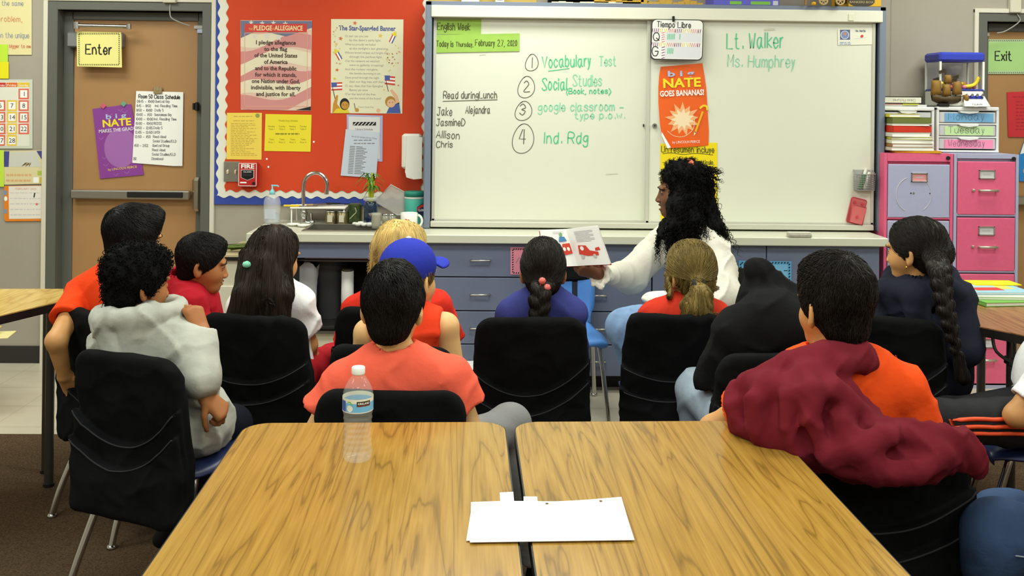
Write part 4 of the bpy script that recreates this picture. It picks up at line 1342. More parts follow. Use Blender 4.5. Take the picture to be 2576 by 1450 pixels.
b, fl, done, y = paper('blue_notice', 'bright blue sheet with a black woven border behind the black hood', 'notice', [(1858, 656), (1991, 658), (1990, 762), (1858, 757)], CY - 0.002, mat('sheet_sky', (92, 166, 214), 0.6))
b.poly(fl.pl(rectc(1867, 666, 1981, 752)), mat('sheet_sky_in', (120, 184, 224), 0.6), y)
dashes(b, fl, 1863, 661.5, 1985.5, 755, INK, y - 0.0002, 16)
b.line([fl(1972, 681), fl(1980, 681)], fl.s(2), INK, y - 0.0004)
b.line([fl(1962, 700), fl(1978, 702)], fl.s(2), INK, y - 0.0004)
done()
b, fl, done, y = paper('pink_notice', 'pink sheet with a black woven border on the drawers beside the braided head', 'notice', [(1284, 622), (1352, 623), (1352, 692), (1284, 691)], CY - 0.002, mat('sheet_pink', (226, 140, 160), 0.6))
dashes(b, fl, 1290, 627, 1348, 687, INK, y, 10)
b.line([fl(1298, 662), fl(1306, 648), fl(1312, 652)], fl.s(1.6), GREYINK, y)
done()

# sink unit with open knee space
t = empty('sink_unit', 'blue grey sink cabinet with a dark open space under the sink', 'cabinet', ((cx(750) + xa) / 2, CY, 0))
c0 = t.location[0]
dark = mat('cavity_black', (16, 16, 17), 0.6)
cream = mat('cream_panel', (206, 200, 178), 0.5)
xs0, xs1 = cx(735) - c0, xa - 0.003 - c0
zap = at(850, 650, CY)[2]
zfl = at(850, 832, CY)[2]
MB().box(((xs0 + xs1) / 2, 0.02, (zt + zap) / 2), (xs1 - xs0, 0.04, zt - zap), slate, bev=0.002).build('apron', t)
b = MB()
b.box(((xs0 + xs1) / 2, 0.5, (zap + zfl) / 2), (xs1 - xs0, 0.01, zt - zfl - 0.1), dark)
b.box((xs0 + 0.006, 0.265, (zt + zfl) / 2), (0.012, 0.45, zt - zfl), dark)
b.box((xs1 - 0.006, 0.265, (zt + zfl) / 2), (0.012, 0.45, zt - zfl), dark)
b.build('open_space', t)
b = MB()
b.box(((xs0 + xs1) / 2, 0.265, zfl + 0.008), (xs1 - xs0, 0.5, 0.016), mat('shelf_black', (34, 33, 32), 0.35), bev=0.002)
b.box(((xs0 + xs1) / 2, 0.012, zfl - 0.012), (xs1 - xs0, 0.024, 0.014), STEEL)
b.build('shelf', t)
MB().box(((xs0 + xs1) / 2, 0.26, (zfl - 0.02) / 2 + 0.002), (xs1 - xs0, 0.46, zfl - 0.024), cream).build('lower_panel', t)
MB().cyl((xs0 + 0.012, 0.07, zap - 0.02), (xs1 - 0.012, 0.07, zap - 0.02), 0.008, mat('dark_rail', (70, 70, 72), 0.3, 0.6)).build('rail', t)
zs = zfl + 0.0165
# bin with a white bag
x0_ = at(762, 740, 5.226)[0]
t = empty('bin_bag', 'translucent white bag hanging open in the dark space under the sink', 'bag', (x0_, 5.226, zs))
bagm = mat('bag_white', (226, 228, 232), 0.35, alpha=0.72)
hb = at(770, 664, 5.226)[2] - zs
V, Fc, n, r = [], [], 28, 7
for j in range(r):
    v = j / (r - 1)
    for i in range(n):
        a = 2 * math.pi * i / n
        rad = (0.06 + 0.03 * v) * (1 + 0.10 * math.sin(5 * a + j) + 0.05 * math.sin(11 * a))
        z = hb * v + (0.02 * math.sin(4 * a) if j == r - 1 else 0)
        V.append((rad * math.cos(a), rad * 0.7 * math.sin(a), max(0.001, z)))
for j in range(r - 1):
    for i in range(n):
        Fc.append((j * n + i, j * n + (i + 1) % n, (j + 1) * n + (i + 1) % n, (j + 1) * n + i))
MB().add(V, Fc, bagm, True).build('bag', t)
xx = at(832, 740, 5.245)[0]
b = MB()
b.tube([(0, 0, 0), (-0.02, 0, 0.36)], [0.085, 0.1], mat('bin_dark', (52, 52, 54), 0.5), 16)
tag(b.build('waste_bin', None, (xx, 5.314, zs)), 'dark plastic bin beside the white bag under the sink', 'bin')
xx = at(874, 740, 5.197)[0]
t = empty('towel_roll', 'tall white paper towel roll standing in the dark space under the sink', 'paper towel', (xx, 5.197, zs))
hr = at(874, 682, 5.197)[2] - zs
b = MB()
b.lathe([(0.0, 0), (0.033, 0), (0.034, hr * 0.5), (0.033, hr), (0.0, hr)], PAPER, n=20)
b.build('roll', t)
MB().cyl((0, 0, hr), (0, 0, hr + 0.012), 0.03, mat('roll_cap', (90, 86, 70), 0.4, 0.5)).build('cap', t)

# low cream cabinet left of the sink
xq0, xq1 = cx(540), cx(733)
t = empty('low_cabinet', 'low cream cabinet with a dark edged top left of the sink', 'cabinet', ((xq0 + xq1) / 2, 5.07, 0))
zq = at(600, 641, 5.07)[2]
w = xq1 - xq0
MB().box((0, 0.25, zq / 2 - 0.012), (w - 0.01, 0.48, zq - 0.03), cream).build('carcass', t)
MB().box((0, 0.25, zq - 0.008), (w, 0.5, 0.014), mat('low_top', (190, 176, 136), 0.5), bev=0.002).box((0, -0.002, zq - 0.022), (w, 0.01, 0.018), BLACKP).build('cabinet_top', t)
for s in (-1, 1):
    MB().box((s * w / 4, 0.0, zq * 0.42), (w / 2 - 0.02, 0.02, zq * 0.7), mat('cream_door', (210, 204, 184), 0.45), bev=0.003).build('door', t)
MB().tube([at(598, 726, 5.041) - np.array(t.location), at(618, 738, 5.041) - np.array(t.location)], 0.006, WHITE, 6).build('rod', t)
p = at(612, 640, 5.167)
t = empty('stick_bundle', 'bundle of green and brown twigs lying on the low cream cabinet', 'twigs', (p[0], 5.167, zq + 0.001))
b = MB()
rnd = random.Random(2)
for i in range(16):
    y0, z0 = rnd.uniform(-0.04, 0.04), rnd.uniform(0.006, 0.03)
    b.tube([(-0.09 + rnd.uniform(-0.03, 0.03), y0, z0), (0, y0 + rnd.uniform(-0.01, 0.01), z0 + rnd.uniform(0, 0.01)), (0.1 + rnd.uniform(-0.02, 0.04), y0 + rnd.uniform(-0.02, 0.02), z0 + rnd.uniform(0, 0.02))], 0.004, mat('twig_green', (96, 128, 46), 0.6) if i % 3 else mat('twig_brown', (70, 56, 36), 0.7), 5)
b.build('twigs', t)
# ------------------------------------------------------------------ sink, tap and the things around it
t = empty('sink', 'stainless steel sink let into the cream worktop', 'sink', ((SX0 + SX1) / 2, (SY0 + SY1) / 2, CZ))
w, d_ = SX1 - SX0, SY1 - SY0
b = MB()
for sx, sy, lx, ly in ((-1, 0, 0.02, d_ + 0.03), (1, 0, 0.02, d_ + 0.03), (0, -1, w + 0.03, 0.02), (0, 1, w + 0.03, 0.02)):
    b.box((sx * (w / 2 + 0.004), sy * (d_ / 2 + 0.004), 0.003), (lx, ly, 0.006), STEEL, bev=0.002)
b.build('rim', t)
b = MB()
dp = 0.16
for c_, s_ in (((0, 0, -dp), (w - 0.004, d_ - 0.004, 0.004)), ((-w / 2 + 0.004, 0, -dp / 2), (0.004, d_ - 0.004, dp)), ((w / 2 - 0.004, 0, -dp / 2), (0.004, d_ - 0.004, dp)), ((0, -d_ / 2 + 0.004, -dp / 2), (w - 0.004, 0.004, dp)), ((0, d_ / 2 - 0.004, -dp / 2), (w - 0.004, 0.004, dp))):
    b.box(c_, s_, STEEL)
b.cyl((0, 0, -dp + 0.002), (0, 0, -dp + 0.006), 0.04, CHROME)
b.build('basin', t)

TY = 5.421
o = at(764, 574, TY)
o[2] = CZ
t = empty('faucet', 'tall chrome gooseneck faucet behind the sink', 'faucet', o)
s = TY / F
px_ = lambda x, y_: ((x - 762) * s, 0, at(x, y_, TY)[2] - CZ)
path = [px_(762, 560), px_(761, 520), px_(760, 480)] + [px_(790 - 29.5 * math.cos(a), 468 - 33 * math.sin(a)) for a in np.linspace(0.1, math.pi - 0.05, 14)] + [px_(818, 480)]
MB().tube(path, 0.0115, CHROME, 12).build('spout', t)
b = MB()
b.lathe([(0.02, 0), (0.022, 0.01), (0.016, 0.03), (0.019, 0.05), (0.024, 0.06), (0.016, 0.075), (0.012, 0.095)], CHROME, (0, 0, 0), 16)
z = px_(0, 553)[2]
b.lathe([(0.002, -0.02), (0.016, -0.012), (0.018, 0), (0.016, 0.012), (0.002, 0.02)], CHROME, (0.0, 0, z + 0.02), 14)
b.build('body', t)
b = MB()
b.tube([(0.0, -0.0, z), (0.03, -0.01, z - 0.004), (0.048, -0.015, z - 0.002)], [0.014, 0.013, 0.012], CHROME, 10)
b.lathe([(0.001, -0.016), (0.014, -0.01), (0.016, 0), (0.014, 0.01), (0.001, 0.016)], CHROME, (0.05, -0.015, z), 12)
b.tube([(0.048, -0.015, z + 0.01), (0.045, -0.016, z + 0.055)], [0.006, 0.008], CHROME, 8)
b.build('lever', t)
MB().cyl(px_(818, 480), px_(818, 489), 0.013, CHROME, n=12).build('aerator', t)

clear = mat('clear_plastic', (235, 238, 240), 0.08, trans=0.0, alpha=0.28, spec=0.6)
glassy = mat('drinking_glass', (240, 244, 240), 0.03, alpha=0.3, spec=0.9)
o = at(684, 570, 5.421)
o[2] = CZ
t = empty('soap_bottle', 'clear pump bottle with a light blue pump beside the faucet', 'bottle', o)
MB().lathe([(0.0, 0.001), (0.044, 0.001), (0.047, 0.01), (0.047, 0.12), (0.04, 0.145), (0.02, 0.162), (0.013, 0.168), (0.013, 0.175)], clear, n=24).lathe([(0.0, 0.004), (0.043, 0.004), (0.0435, 0.055), (0.0, 0.055)], mat('soap_pale', (206, 212, 220), 0.2, alpha=0.45), n=20).build('body', t)
b = MB()
aqua = mat('pump_aqua', (130, 200, 216), 0.4)
b.lathe([(0.0, 0.16), (0.017, 0.162), (0.016, 0.178), (0.009, 0.188), (0.004, 0.196), (0.004, 0.215), (0.0, 0.215)], aqua, n=16)
b.tube([(-0.006, 0, 0.214), (0.03, -0.0, 0.213), (0.036, -0.0, 0.207)], 0.0045, aqua, 8)
b.build('pump', t)
MB().rect(-0.03, 0.03, 0.03, 0.085, mat('soap_label', (206, 214, 226), 0.5, alpha=0.55), -0.0485, 0.0005).build('label', t)

# helper shelf with cutlery
SYY = 5.46
xa0, xa1 = at(737, 520, SYY)[0], at(874, 520, SYY)[0]
zsh = at(800, 520, SYY)[2] - CZ
t = empty('wire_shelf', 'white helper shelf standing on the worktop behind the faucet', 'shelf', ((xa0 + xa1) / 2, SYY, CZ))
w = xa1 - xa0
b = MB()
b.box((0, 0, zsh), (w, 0.17, 0.008), WHITE, bev=0.002)
b.build('shelf_top', t)
for sx in (-1, 1):
    MB().tube([(sx * (w / 2 - 0.008), -0.075, 0.004), (sx * (w / 2 - 0.008), -0.075, zsh), (sx * (w / 2 - 0.008), 0.075, zsh), (sx * (w / 2 - 0.008), 0.075, 0.004)], 0.004, WHITE, 6).build('leg', t)
rnd = random.Random(5)
for i in range(7):
    x = -0.12 + i * 0.035
    labs = ['yellow handled knife lying at the left end of the helper shelf', 'fork with a pale handle on the helper shelf', 'brown handled knife on the helper shelf', 'long silver spoon on the helper shelf', 'second silver fork on the helper shelf', 'black handled knife at the right of the helper shelf', 'black spatula at the right end of the helper shelf']
    tk = empty('cutlery', labs[i], 'cutlery', ((xa0 + xa1) / 2 + x + 0.02, SYY - 0.06 + i * 0.02, CZ + zsh + 0.0045), rnd.uniform(-0.2, 0.2))
    cm = [mat('knife_yellow', (220, 190, 50), 0.5), WHITE, mat('handle_tan', (190, 150, 90), 0.5), CHROME, CHROME, BLACKP, BLACKP][i]
    MB().box((-0.05, 0, 0.006), (0.09, 0.014, 0.011), cm, bev=0.003).build('handle', tk)
    MB().box((0.045, 0, 0.005), (0.1, 0.018 if i > 4 else 0.012, 0.004), CHROME if i < 5 else BLACKP, bev=0.001).build('blade', tk)

def on_top(px, Y):
    p = at(px, 565, Y)
    return (p[0], Y, CZ)
# dishes
for i, (px, Y) in enumerate(((738, 5.304), (764, 5.265))):
    tag(MB().lathe([(0.0, 0.002), (0.022, 0.002), (0.034, 0.012), (0.038, 0.014), (0.03, 0.007), (0.0, 0.005)], WHITE, n=20).build('saucer', None, on_top(px, Y)), ['small white dish at the left rim of the sink, nearest the wall', 'small white dish in front of the faucet foot'][i], 'dish')
# two metal lidded jars
jar_m = mat('jar_metal', (140, 126, 92), 0.3, 0.8)
for i, px in enumerate((832, 861)):
    t = empty('metal_jar', ['dull metal jar behind the sink, the one nearer the faucet', 'dull metal jar behind the sink, the one nearer the green tin'][i], 'jar', on_top(px, 5.401))
    MB().lathe([(0.0, 0.001), (0.031, 0.001), (0.032, 0.004), (0.032, 0.066), (0.03, 0.068), (0.0, 0.068)], jar_m, n=20).build('body', t)
    MB().lathe([(0.0, 0.0685), (0.033, 0.0685), (0.033, 0.075), (0.0, 0.075)], STEEL, n=20).build('lid', t)
    MB().rect(-0.014, 0.015, 0.014, 0.055, mat('jar_label', (206, 200, 176), 0.6), -0.033, 0.001).build('label', t)
t = empty('green_jar', 'dark green patterned jar between the metal jars and the blue vase', 'jar', on_top(893, 5.441))
gm = mat('jar_green', (58, 72, 36), 0.4, vary=0.6, vscale=40)
MB().box((0, 0, 0.058), (0.074, 0.074, 0.112), gm, bev=0.008).build('body', t)
b = MB()
b.tube(smooth_line([(-0.025, -0.038, 0.03), (-0.005, -0.038, 0.05), (0.012, -0.038, 0.07), (0.004, -0.038, 0.095)]), 0.003, mat('vine_pale', (180, 190, 150), 0.5), 6)
b.build('ornament', t)
# vase and bamboo
t = empty('vase', 'dark blue bottle vase with a clear collar holding bamboo', 'vase', on_top(932, 5.362))
MB().lathe([(0.0, 0.001), (0.036, 0.001), (0.038, 0.01), (0.038, 0.11), (0.033, 0.128), (0.03, 0.135), (0.026, 0.136), (0.02, 0.13), (0.0, 0.12)], mat('vase_blue', (26, 44, 66), 0.12, vary=0.4, vscale=30, coat=0.5), n=24).build('body', t)
MB().lathe([(0.03, 0.136), (0.042, 0.142), (0.045, 0.16), (0.044, 0.16), (0.04, 0.144), (0.029, 0.138)], glassy, n=24).build('collar', t)
t = empty('bamboo_plant', 'lucky bamboo with bright green leaves growing in the blue vase', 'plant', (on_top(932, 5.362)[0], 5.362, CZ + 0.1217))
b = MB()
stalk = mat('bamboo_stalk', (170, 180, 40), 0.45)
tops = []
for i, (dx, h_) in enumerate(((-0.008, 0.15), (0.006, 0.175), (0.012, 0.13))):
    pts = [(dx * 0.6, 0, 0.0), (dx, -0.004 * i, h_ * 0.5), (dx * 1.5, -0.006 * i, h_)]
    b.tube(pts, 0.0065, stalk, 8)
    for k in range(4):
        z = h_ * (k + 0.6) / 4.2
        b.lathe([(0.0066, -0.002), (0.0082, 0), (0.0066, 0.002)], stalk, (dx * (0.6 + 0.9 * z / h_), -0.005 * i * z / h_, z), 8)
    tops.append(np.array(pts[-1]))
b.build('stalks', t)
b = MB()
rnd = random.Random(11)
leafm = mat('bamboo_leaf', (78, 130, 28), 0.45, vary=0.25, vscale=30)
for i in range(30):
    base = tops[i % 3] + np.array((0, 0, -0.05 * rnd.random()))
    a = rnd.uniform(0, 2 * math.pi)
    L = rnd.uniform(0.06, 0.12)
    upw = rnd.uniform(0.2, 1.1)
    dirv = np.array((math.cos(a), 0.7 * math.sin(a), 0))
    V, Fc = [], []
    n = 6
    sd = np.array((-math.sin(a), math.cos(a), 0))
    for k in range(n + 1):
        u = k / n
        p = base + dirv * L * u * 0.75 + np.array((0, 0, L * (upw * u - 0.85 * u * u)))
        ww = 0.007 * math.sin(math.pi * (0.12 + 0.88 * u)) + 0.0004
        V += [p + sd * ww, p + np.array((0, 0, -0.0015)), p - sd * ww]
    for k in range(n):
        for j in (0, 1):
            q0 = k * 3 + j
            Fc.append((q0, q0 + 1, q0 + 4, q0 + 3))
    b.add(V, Fc, leafm, True)
b.build('leaves', t)
# white stones
for i in range(7):
    px = 893 + i * 7.5
    r = 0.017 + 0.003 * (i % 3)
    p = on_top(px, 5.362 - 0.03 * (i % 2) - 0.005 * i)
    if i in (2, 4):
        p = (p[0], p[1], CZ)
    b = MB().lathe([(0.0, 0.0005), (r * 0.6, 0.001), (r, r * 0.5), (r * 0.7, r * 0.95), (0.0, r * 1.05)], mat('stone_white', (226, 224, 214), 0.4), n=14)
    tag(b.build('stone', None, p), 'white pebble in the row on the worktop under the blue vase', 'pebble', 'white pebbles by the sink')
# pitcher and glasses
t = empty('glass_pitcher', 'small glass pitcher with a spout beside the pebbles', 'pitcher', on_top(946, 5.226))
MB().lathe([(0.0, 0.002), (0.024, 0.002), (0.025, 0.02), (0.026, 0.07), (0.03, 0.085), (0.0285, 0.085), (0.0245, 0.07), (0.0235, 0.02), (0.022, 0.005), (0.0, 0.005)], mat('smoky_glass', (190, 186, 166), 0.05, alpha=0.5, spec=0.9), n=20).build('body', t)
MB().add([(-0.028, -0.01, 0.085), (-0.028, 0.01, 0.085), (-0.044, 0, 0.083), (-0.03, 0, 0.062)], [(0, 1, 2), (0, 2, 3), (1, 3, 2)], mat('smoky_glass', (190, 186, 166), 0.05), True).build('spout', t)
for i, px in enumerate((970, 986)):
    t = empty('glass_tumbler', ['small smoky glass with a chrome lid right of the pitcher', 'small smoky glass with a chrome lid beside the mug'][i], 'glass', on_top(px, 5.324))
    MB().lathe([(0.0, 0.002), (0.019, 0.002), (0.02, 0.06), (0.0185, 0.06), (0.017, 0.006), (0.0, 0.006)], mat('smoky_glass', (190, 186, 166), 0.05), n=18).build('body', t)
    MB().lathe([(0.0, 0.06), (0.02, 0.06), (0.018, 0.07), (0.0, 0.074)], CHROME, n=16).build('lid', t)
t = empty('mug', 'white mug with a red picture behind the blonde head', 'mug', on_top(1029, 5.207))
cer = mat('mug_white', (232, 230, 222), 0.25)
MB().lathe([(0.0, 0.001), (0.042, 0.001), (0.046, 0.006), (0.047, 0.09), (0.0455, 0.091), (0.0435, 0.088), (0.042, 0.01), (0.0, 0.008)], cer, n=28).build('body', t)
MB().tube([(0.045 + 0.026 * math.sin(a), -0.01, 0.048 + 0.032 * math.cos(a)) for a in np.linspace(0.15, math.pi - 0.15, 12)], 0.0065, cer, 8).build('handle', t)
b = MB()
rnd = random.Random(3)
for i in range(9):
    a = -math.pi / 2 - 0.85 + i * 0.11
    x, y_ = 0.0478 * math.cos(a), 0.0478 * math.sin(a)
    b.box((x, y_, 0.05 + 0.006 * rnd.uniform(-1, 1)), (0.006, 0.002, 0.014 * rnd.uniform(0.6, 1.2)), mat('mug_red', (206, 66, 50), 0.4), rotz(a + math.pi / 2))
b.build('picture', t)
t = empty('wipes_tub', 'teal and white wipes tub at the left edge of the whiteboard', 'tub', on_top(1042, 5.46))
MB().lathe([(0.0, 0.001), (0.055, 0.001), (0.057, 0.005), (0.057, 0.15), (0.055, 0.155), (0.0, 0.155)], mat('tub_teal', (84, 190, 170), 0.4), n=28).build('body', t)
MB().lathe([(0.0575, 0.145), (0.0582, 0.146), (0.0582, 0.157), (0.0575, 0.158)], WHITE, n=28).build('band', t)
MB().lathe([(0.0, 0.156), (0.059, 0.156), (0.06, 0.18), (0.056, 0.186), (0.0, 0.187)], mat('tub_lid', (40, 140, 120), 0.4), n=28).build('lid', t)
b = MB()
rot = rotz(0.35)
b.poly([(0.0, 0.10), (0.03, 0.12), (0.06, 0.10), (0.06, 0.07), (0.03, 0.05), (0.0, 0.07)], mat('tub_blue', (30, 40, 80), 0.5), -0.058, 0.001)
b.poly([(0.002, 0.075), (0.002, 0.098), (0.03, 0.115), (0.056, 0.1), (0.056, 0.09), (0.03, 0.1), (0.01, 0.09)], mat('tub_red', (206, 60, 50), 0.5), -0.0592, 0.001)
b.text('CLOROX', 0.006, 0.076, 0.018, PAPER, -0.0604, 0.046, bold=0.03)
b.xf(rot).build('label', t)
# translucent bin lid leaning between vase and tub
fl = Flat(985, 505, 5.479)
b = MB()
pts = fl.pl([(941, 508), (984, 465), (1030, 490), (1022, 540), (1000, 541)])
b.poly(pts, mat('cloudy_plastic', (214, 208, 200), 0.35, alpha=0.62), -0.004, 0.006)
b.tube([(x, -0.004, z) for x, z in pts], 0.004, mat('cloudy_rim', (220, 216, 208), 0.35, alpha=0.8), 6, closed=True)
tag(b.xf(None).build('plastic_lid', None, fl.o), 'cloudy plastic box lid leaning between the blue vase and the teal tub', 'lid')
# eraser on the worktop
p = atz(2010, 597, CZ)
b = MB().box((0, 0, 0.011), (0.125, 0.045, 0.02), mat('eraser_grey', (176, 172, 156), 0.7, vary=0.15, vscale=60), bev=0.004)
b.box((0, 0, 0.024), (0.12, 0.035, 0.008), mat('eraser_top', (206, 202, 186), 0.6), bev=0.002)
tag(b.build('board_eraser', None, (p[0], p[1], CZ)), 'grey board eraser lying on the worktop under the right board', 'eraser')

# ------------------------------------------------------------------ filing cabinets
KY = 5.167
pinkm = mat('cabinet_pink', (224, 97, 134), 0.45, vary=0.03, vscale=60)
lavm = mat('cabinet_lavender', (170, 172, 202), 0.45, vary=0.02, vscale=60)
def filing(label, px0, px1, pyt, frame, face, first, lab):
    x0, x1 = at(px0, 600, KY)[0], at(px1, 600, KY)[0]
    zt = at((px0 + px1) / 2, pyt, KY)[2]
    w = x1 - x0
    t = empty('filing_cabinet', label, 'filing cabinet', ((x0 + x1) / 2, KY, 0))
    b = MB()
    b.box((0, 0.205, zt / 2), (w, 0.37, zt - 0.002), frame, bev=0.003)
    for s in (-1, 1):
        b.box((s * (w / 2 - 0.008), 0.01, zt / 2), (0.016, 0.02, zt - 0.002), frame)
    hh = 0.3095
    z0 = zt - first
    for i in range(5):
        b.box((0, 0.01, z0 + 0.008 - i * hh if i else zt - first / 2 + 0.004), (w - 0.03, 0.02, 0.016 if i else first - 0.008), frame)
    zb = z0 - 4 * hh
    b.box((0, 0.01, (zb + 0.008) / 2), (w - 0.03, 0.02, max(0.01, zb + 0.008)), frame)
    b.build('case', t)
    for i in range(4):
        zc = z0 - i * hh - hh / 2
        dr = MB().box((0, 0.006, zc), (w - 0.04, 0.022, hh - 0.018), face, bev=0.003).build('drawer', t)
        zl = zc + 0.075
        b = MB()
        for sx, sz, lx, lz in ((-1, 0, 0.006, 0.05), (1, 0, 0.006, 0.05), (0, -1, 0.09, 0.006), (0, 1, 0.09, 0.006)):
            b.box((sx * 0.042, -0.008, zl + sz * 0.022), (lx, 0.008, lz), CHROME, bev=0.001)
        b.rect(-0.04, zl - 0.02, 0.04, zl + 0.02, lab if i == 0 else mat('card_grey', (206, 204, 206), 0.6), -0.006, 0.001)
        b.rect(-0.022, zl - 0.003, 0.022, zl + 0.003, mat('faint_type', (186, 184, 188), 0.7), -0.0066)
        b.build('label_holder', dr)
        if not (i == 0 and lab is not None and face is lavm):
            b = MB()
            b.tube([(-0.04, -0.004, zc - 0.012), (-0.04, -0.03, zc - 0.012), (0.05, -0.03, zc - 0.012), (0.05, -0.004, zc - 0.012)], 0.0075, mat('satin_pull', (196, 188, 172), 0.35, 0.8), 8)
            b.build('pull', dr)
            MB().box((-0.075, -0.008, zc - 0.012), (0.016, 0.014, 0.014), mat('satin_pull', (196, 188, 172), 0.35, 0.8), bev=0.003).build('thumb_latch', dr)
        else:
            b = MB()
            ring = [(-0.03 + 0.098 * math.cos(a), -0.0056, zc - 0.02 + 0.1 * math.sin(a)) for a in np.linspace(2.0, 4.2, 14)]
            b.tube(ring, 0.0022, mat('tape_mark', (196, 190, 190), 0.6), 5)
            b.tube([(-0.03 + 0.098 * math.cos(a), -0.0056, zc - 0.02 + 0.1 * math.sin(a)) for a in np.linspace(-1.0, 0.8, 12)], 0.0016, mat('tape_mark', (196, 190, 190), 0.6), 5)
            for xx, r_ in ((-0.045, 0.004), (-0.03, 0.006), (0.06, 0.003)):
                b.cyl((xx, -0.005, zc - 0.012), (xx, -0.0065, zc - 0.012), r_, BLACKP if r_ != 0.006 else CHROME, n=10)
            b.build('screw_holes', dr)
    MB().cyl((w / 2 - 0.03, 0.0, zt - 0.024), (w / 2 - 0.03, -0.006, zt - 0.024), 0.011, BLACKP, n=14).build('lock', t)
    return zt
ztL = filing('filing cabinet with lavender drawers in a pink case, nearer the whiteboard', 2223, 2396, 386, pinkm, lavm, 0.052, mat('card_pink', (226, 150, 150), 0.6))
ztR = filing('filing cabinet with pink drawers in a lavender case, nearer the Exit door', 2398, 2561, 388, lavm, pinkm, 0.032, mat('card_grey', (206, 204, 206), 0.6))
FZ = max(ztL, ztR) + 0.001

# drawer towers
plast = mat('drawer_plastic', (224, 224, 222), 0.35)
smoke = mat('drawer_clear', (196, 196, 198), 0.25)
def tower(label, px0, px1, Y, names):
    x0, x1 = at(px0, 330, Y)[0], at(px1, 330, Y)[0]
    zt = at((px0 + px1) / 2, 269, Y)[2] - FZ
    w = x1 - x0
    t = empty('drawer_tower', label, 'drawers', ((x0 + x1) / 2, Y, FZ))
    b = MB()
    b.box((0, 0.125, zt - 0.011), (w, 0.25, 0.022), plast, bev=0.005)
    b.box((0, 0.125, 0.006), (w, 0.25, 0.012), plast, bev=0.003)
    for s in (-1, 1):
        b.box((s * (w / 2 - 0.007), 0.125, zt / 2), (0.014, 0.246, zt - 0.012), plast, bev=0.003)
    b.box((0, 0.246, zt / 2), (w - 0.02, 0.008, zt - 0.02), plast)
    hh = (zt - 0.034) / 3
    for i in (1, 2):
        b.box((0, 0.125, 0.012 + hh * i), (w - 0.02, 0.24, 0.008), plast)
    b.build('case', t)
    for i, (nm, c) in enumerate(names):
        zc = 0.012 + hh * (2.5 - i)
        dr = MB().box((0, 0.12, zc), (w - 0.034, 0.225, hh - 0.014), smoke, bev=0.004).build('drawer', t)
        V = [(x * w * 0.16, -0.012 - 0.004 * math.sin((k) * 0.5), z) for k, (x, z) in enumerate(((-1, zc + hh / 2 - 0.002), (1, zc + hh / 2 - 0.002), (0.8, zc + hh / 2 - 0.012), (0, zc + hh / 2 - 0.017), (-0.8, zc + hh / 2 - 0.012)))]
        MB().poly([(v[0], v[2]) for v in V], plast, -0.012, 0.02).build('lip', dr)
        if nm is not None:
            b = MB()
            b.rect(-w * 0.37, zc - hh * 0.36, w * 0.41, zc + hh * 0.3, c, 0.005, 0.001)
            b.hand(nm, -w * 0.31, zc - hh * 0.2, hh * 0.5, 0.0022, mat('day_ink', (90, 100, 110), 0.7), 0.0044, width=w * 0.6)
            b.build('day_label', dr)
    return t
YT = 5.304
tower('white drawer tower with day labels at the right on the filing cabinets', 2357, 2514, YT, (('Monday', mat('day_blue', (110, 164, 206), 0.6)), ('Tuesday', mat('day_green', (190, 220, 160), 0.6)), ('Wednesday', mat('day_pink', (238, 140, 176), 0.6))))
tower('white drawer tower half hidden behind the stack of books', 2214, 2351, YT, ((None, None), (None, None), (None, None)))

# stack of books and folders on the pink filing cabinet
rnd = random.Random(21)
x0 = at(2226, 380, 5.226)[0]
z = FZ
books = [(0.3, 0.012, (222, 160, 30), 'thin golden folder at the very bottom of the book stack', 0.075), (0.29, 0.02, (206, 200, 180), 'cream paperback second from the bottom of the book stack', 0.02), (0.27, 0.018, (170, 120, 80), 'tan workbook third from the bottom of the book stack', 0.03), (0.28, 0.022, (226, 222, 190), 'ivory workbook in the middle of the book stack', 0.03), (0.27, 0.014, (190, 190, 60), 'olive yellow workbook under the ivory and white books', 0.03), (0.26, 0.024, (222, 216, 200), 'white paged book right below the red book', 0.02), (0.26, 0.036, (206, 50, 26), 'thick red book in the book stack', 0.03), (0.25, 0.012, (220, 214, 196), 'pale thin book lying on the red book', 0.03), (0.26, 0.034, (106, 116, 56), 'moss green book near the top of the stack', 0.03), (0.2, 0.018, (216, 200, 60), 'yellow book at the top of the stack', 0.01)]
for i, (w, h, c, lab, dx) in enumerate(books):
    k = 0.84
    t = empty('book', lab, 'book', (x0 + w * k / 2 + dx * 0.5, 5.221, z), rnd.uniform(-0.11, 0.11), 'books stacked on the pink filing cabinet')
    b = MB()
    b.box((0, 0, 0.001), (w * k, 0.1, 0.002), mat('bk_%d' % i, c, 0.5))
    b.box((0, 0, h - 0.001), (w * k, 0.1, 0.002), mat('bk_%d' % i, c, 0.5))
    b.box((-w * k / 2 + 0.001, 0, h / 2), (0.002, 0.1, h), mat('bk_%d' % i, c, 0.5))
    if i in (0, 6, 8):
        b.box((0, -0.049, h / 2), (w * k, 0.002, h), mat('bk_%d' % i, c, 0.5))
    b.build('cover', t)
    MB().box((0, 0.0, h / 2), (w * k - 0.006, 0.094, h - 0.0042), PAPER).build('pages', t)
    z += h + 0.0005
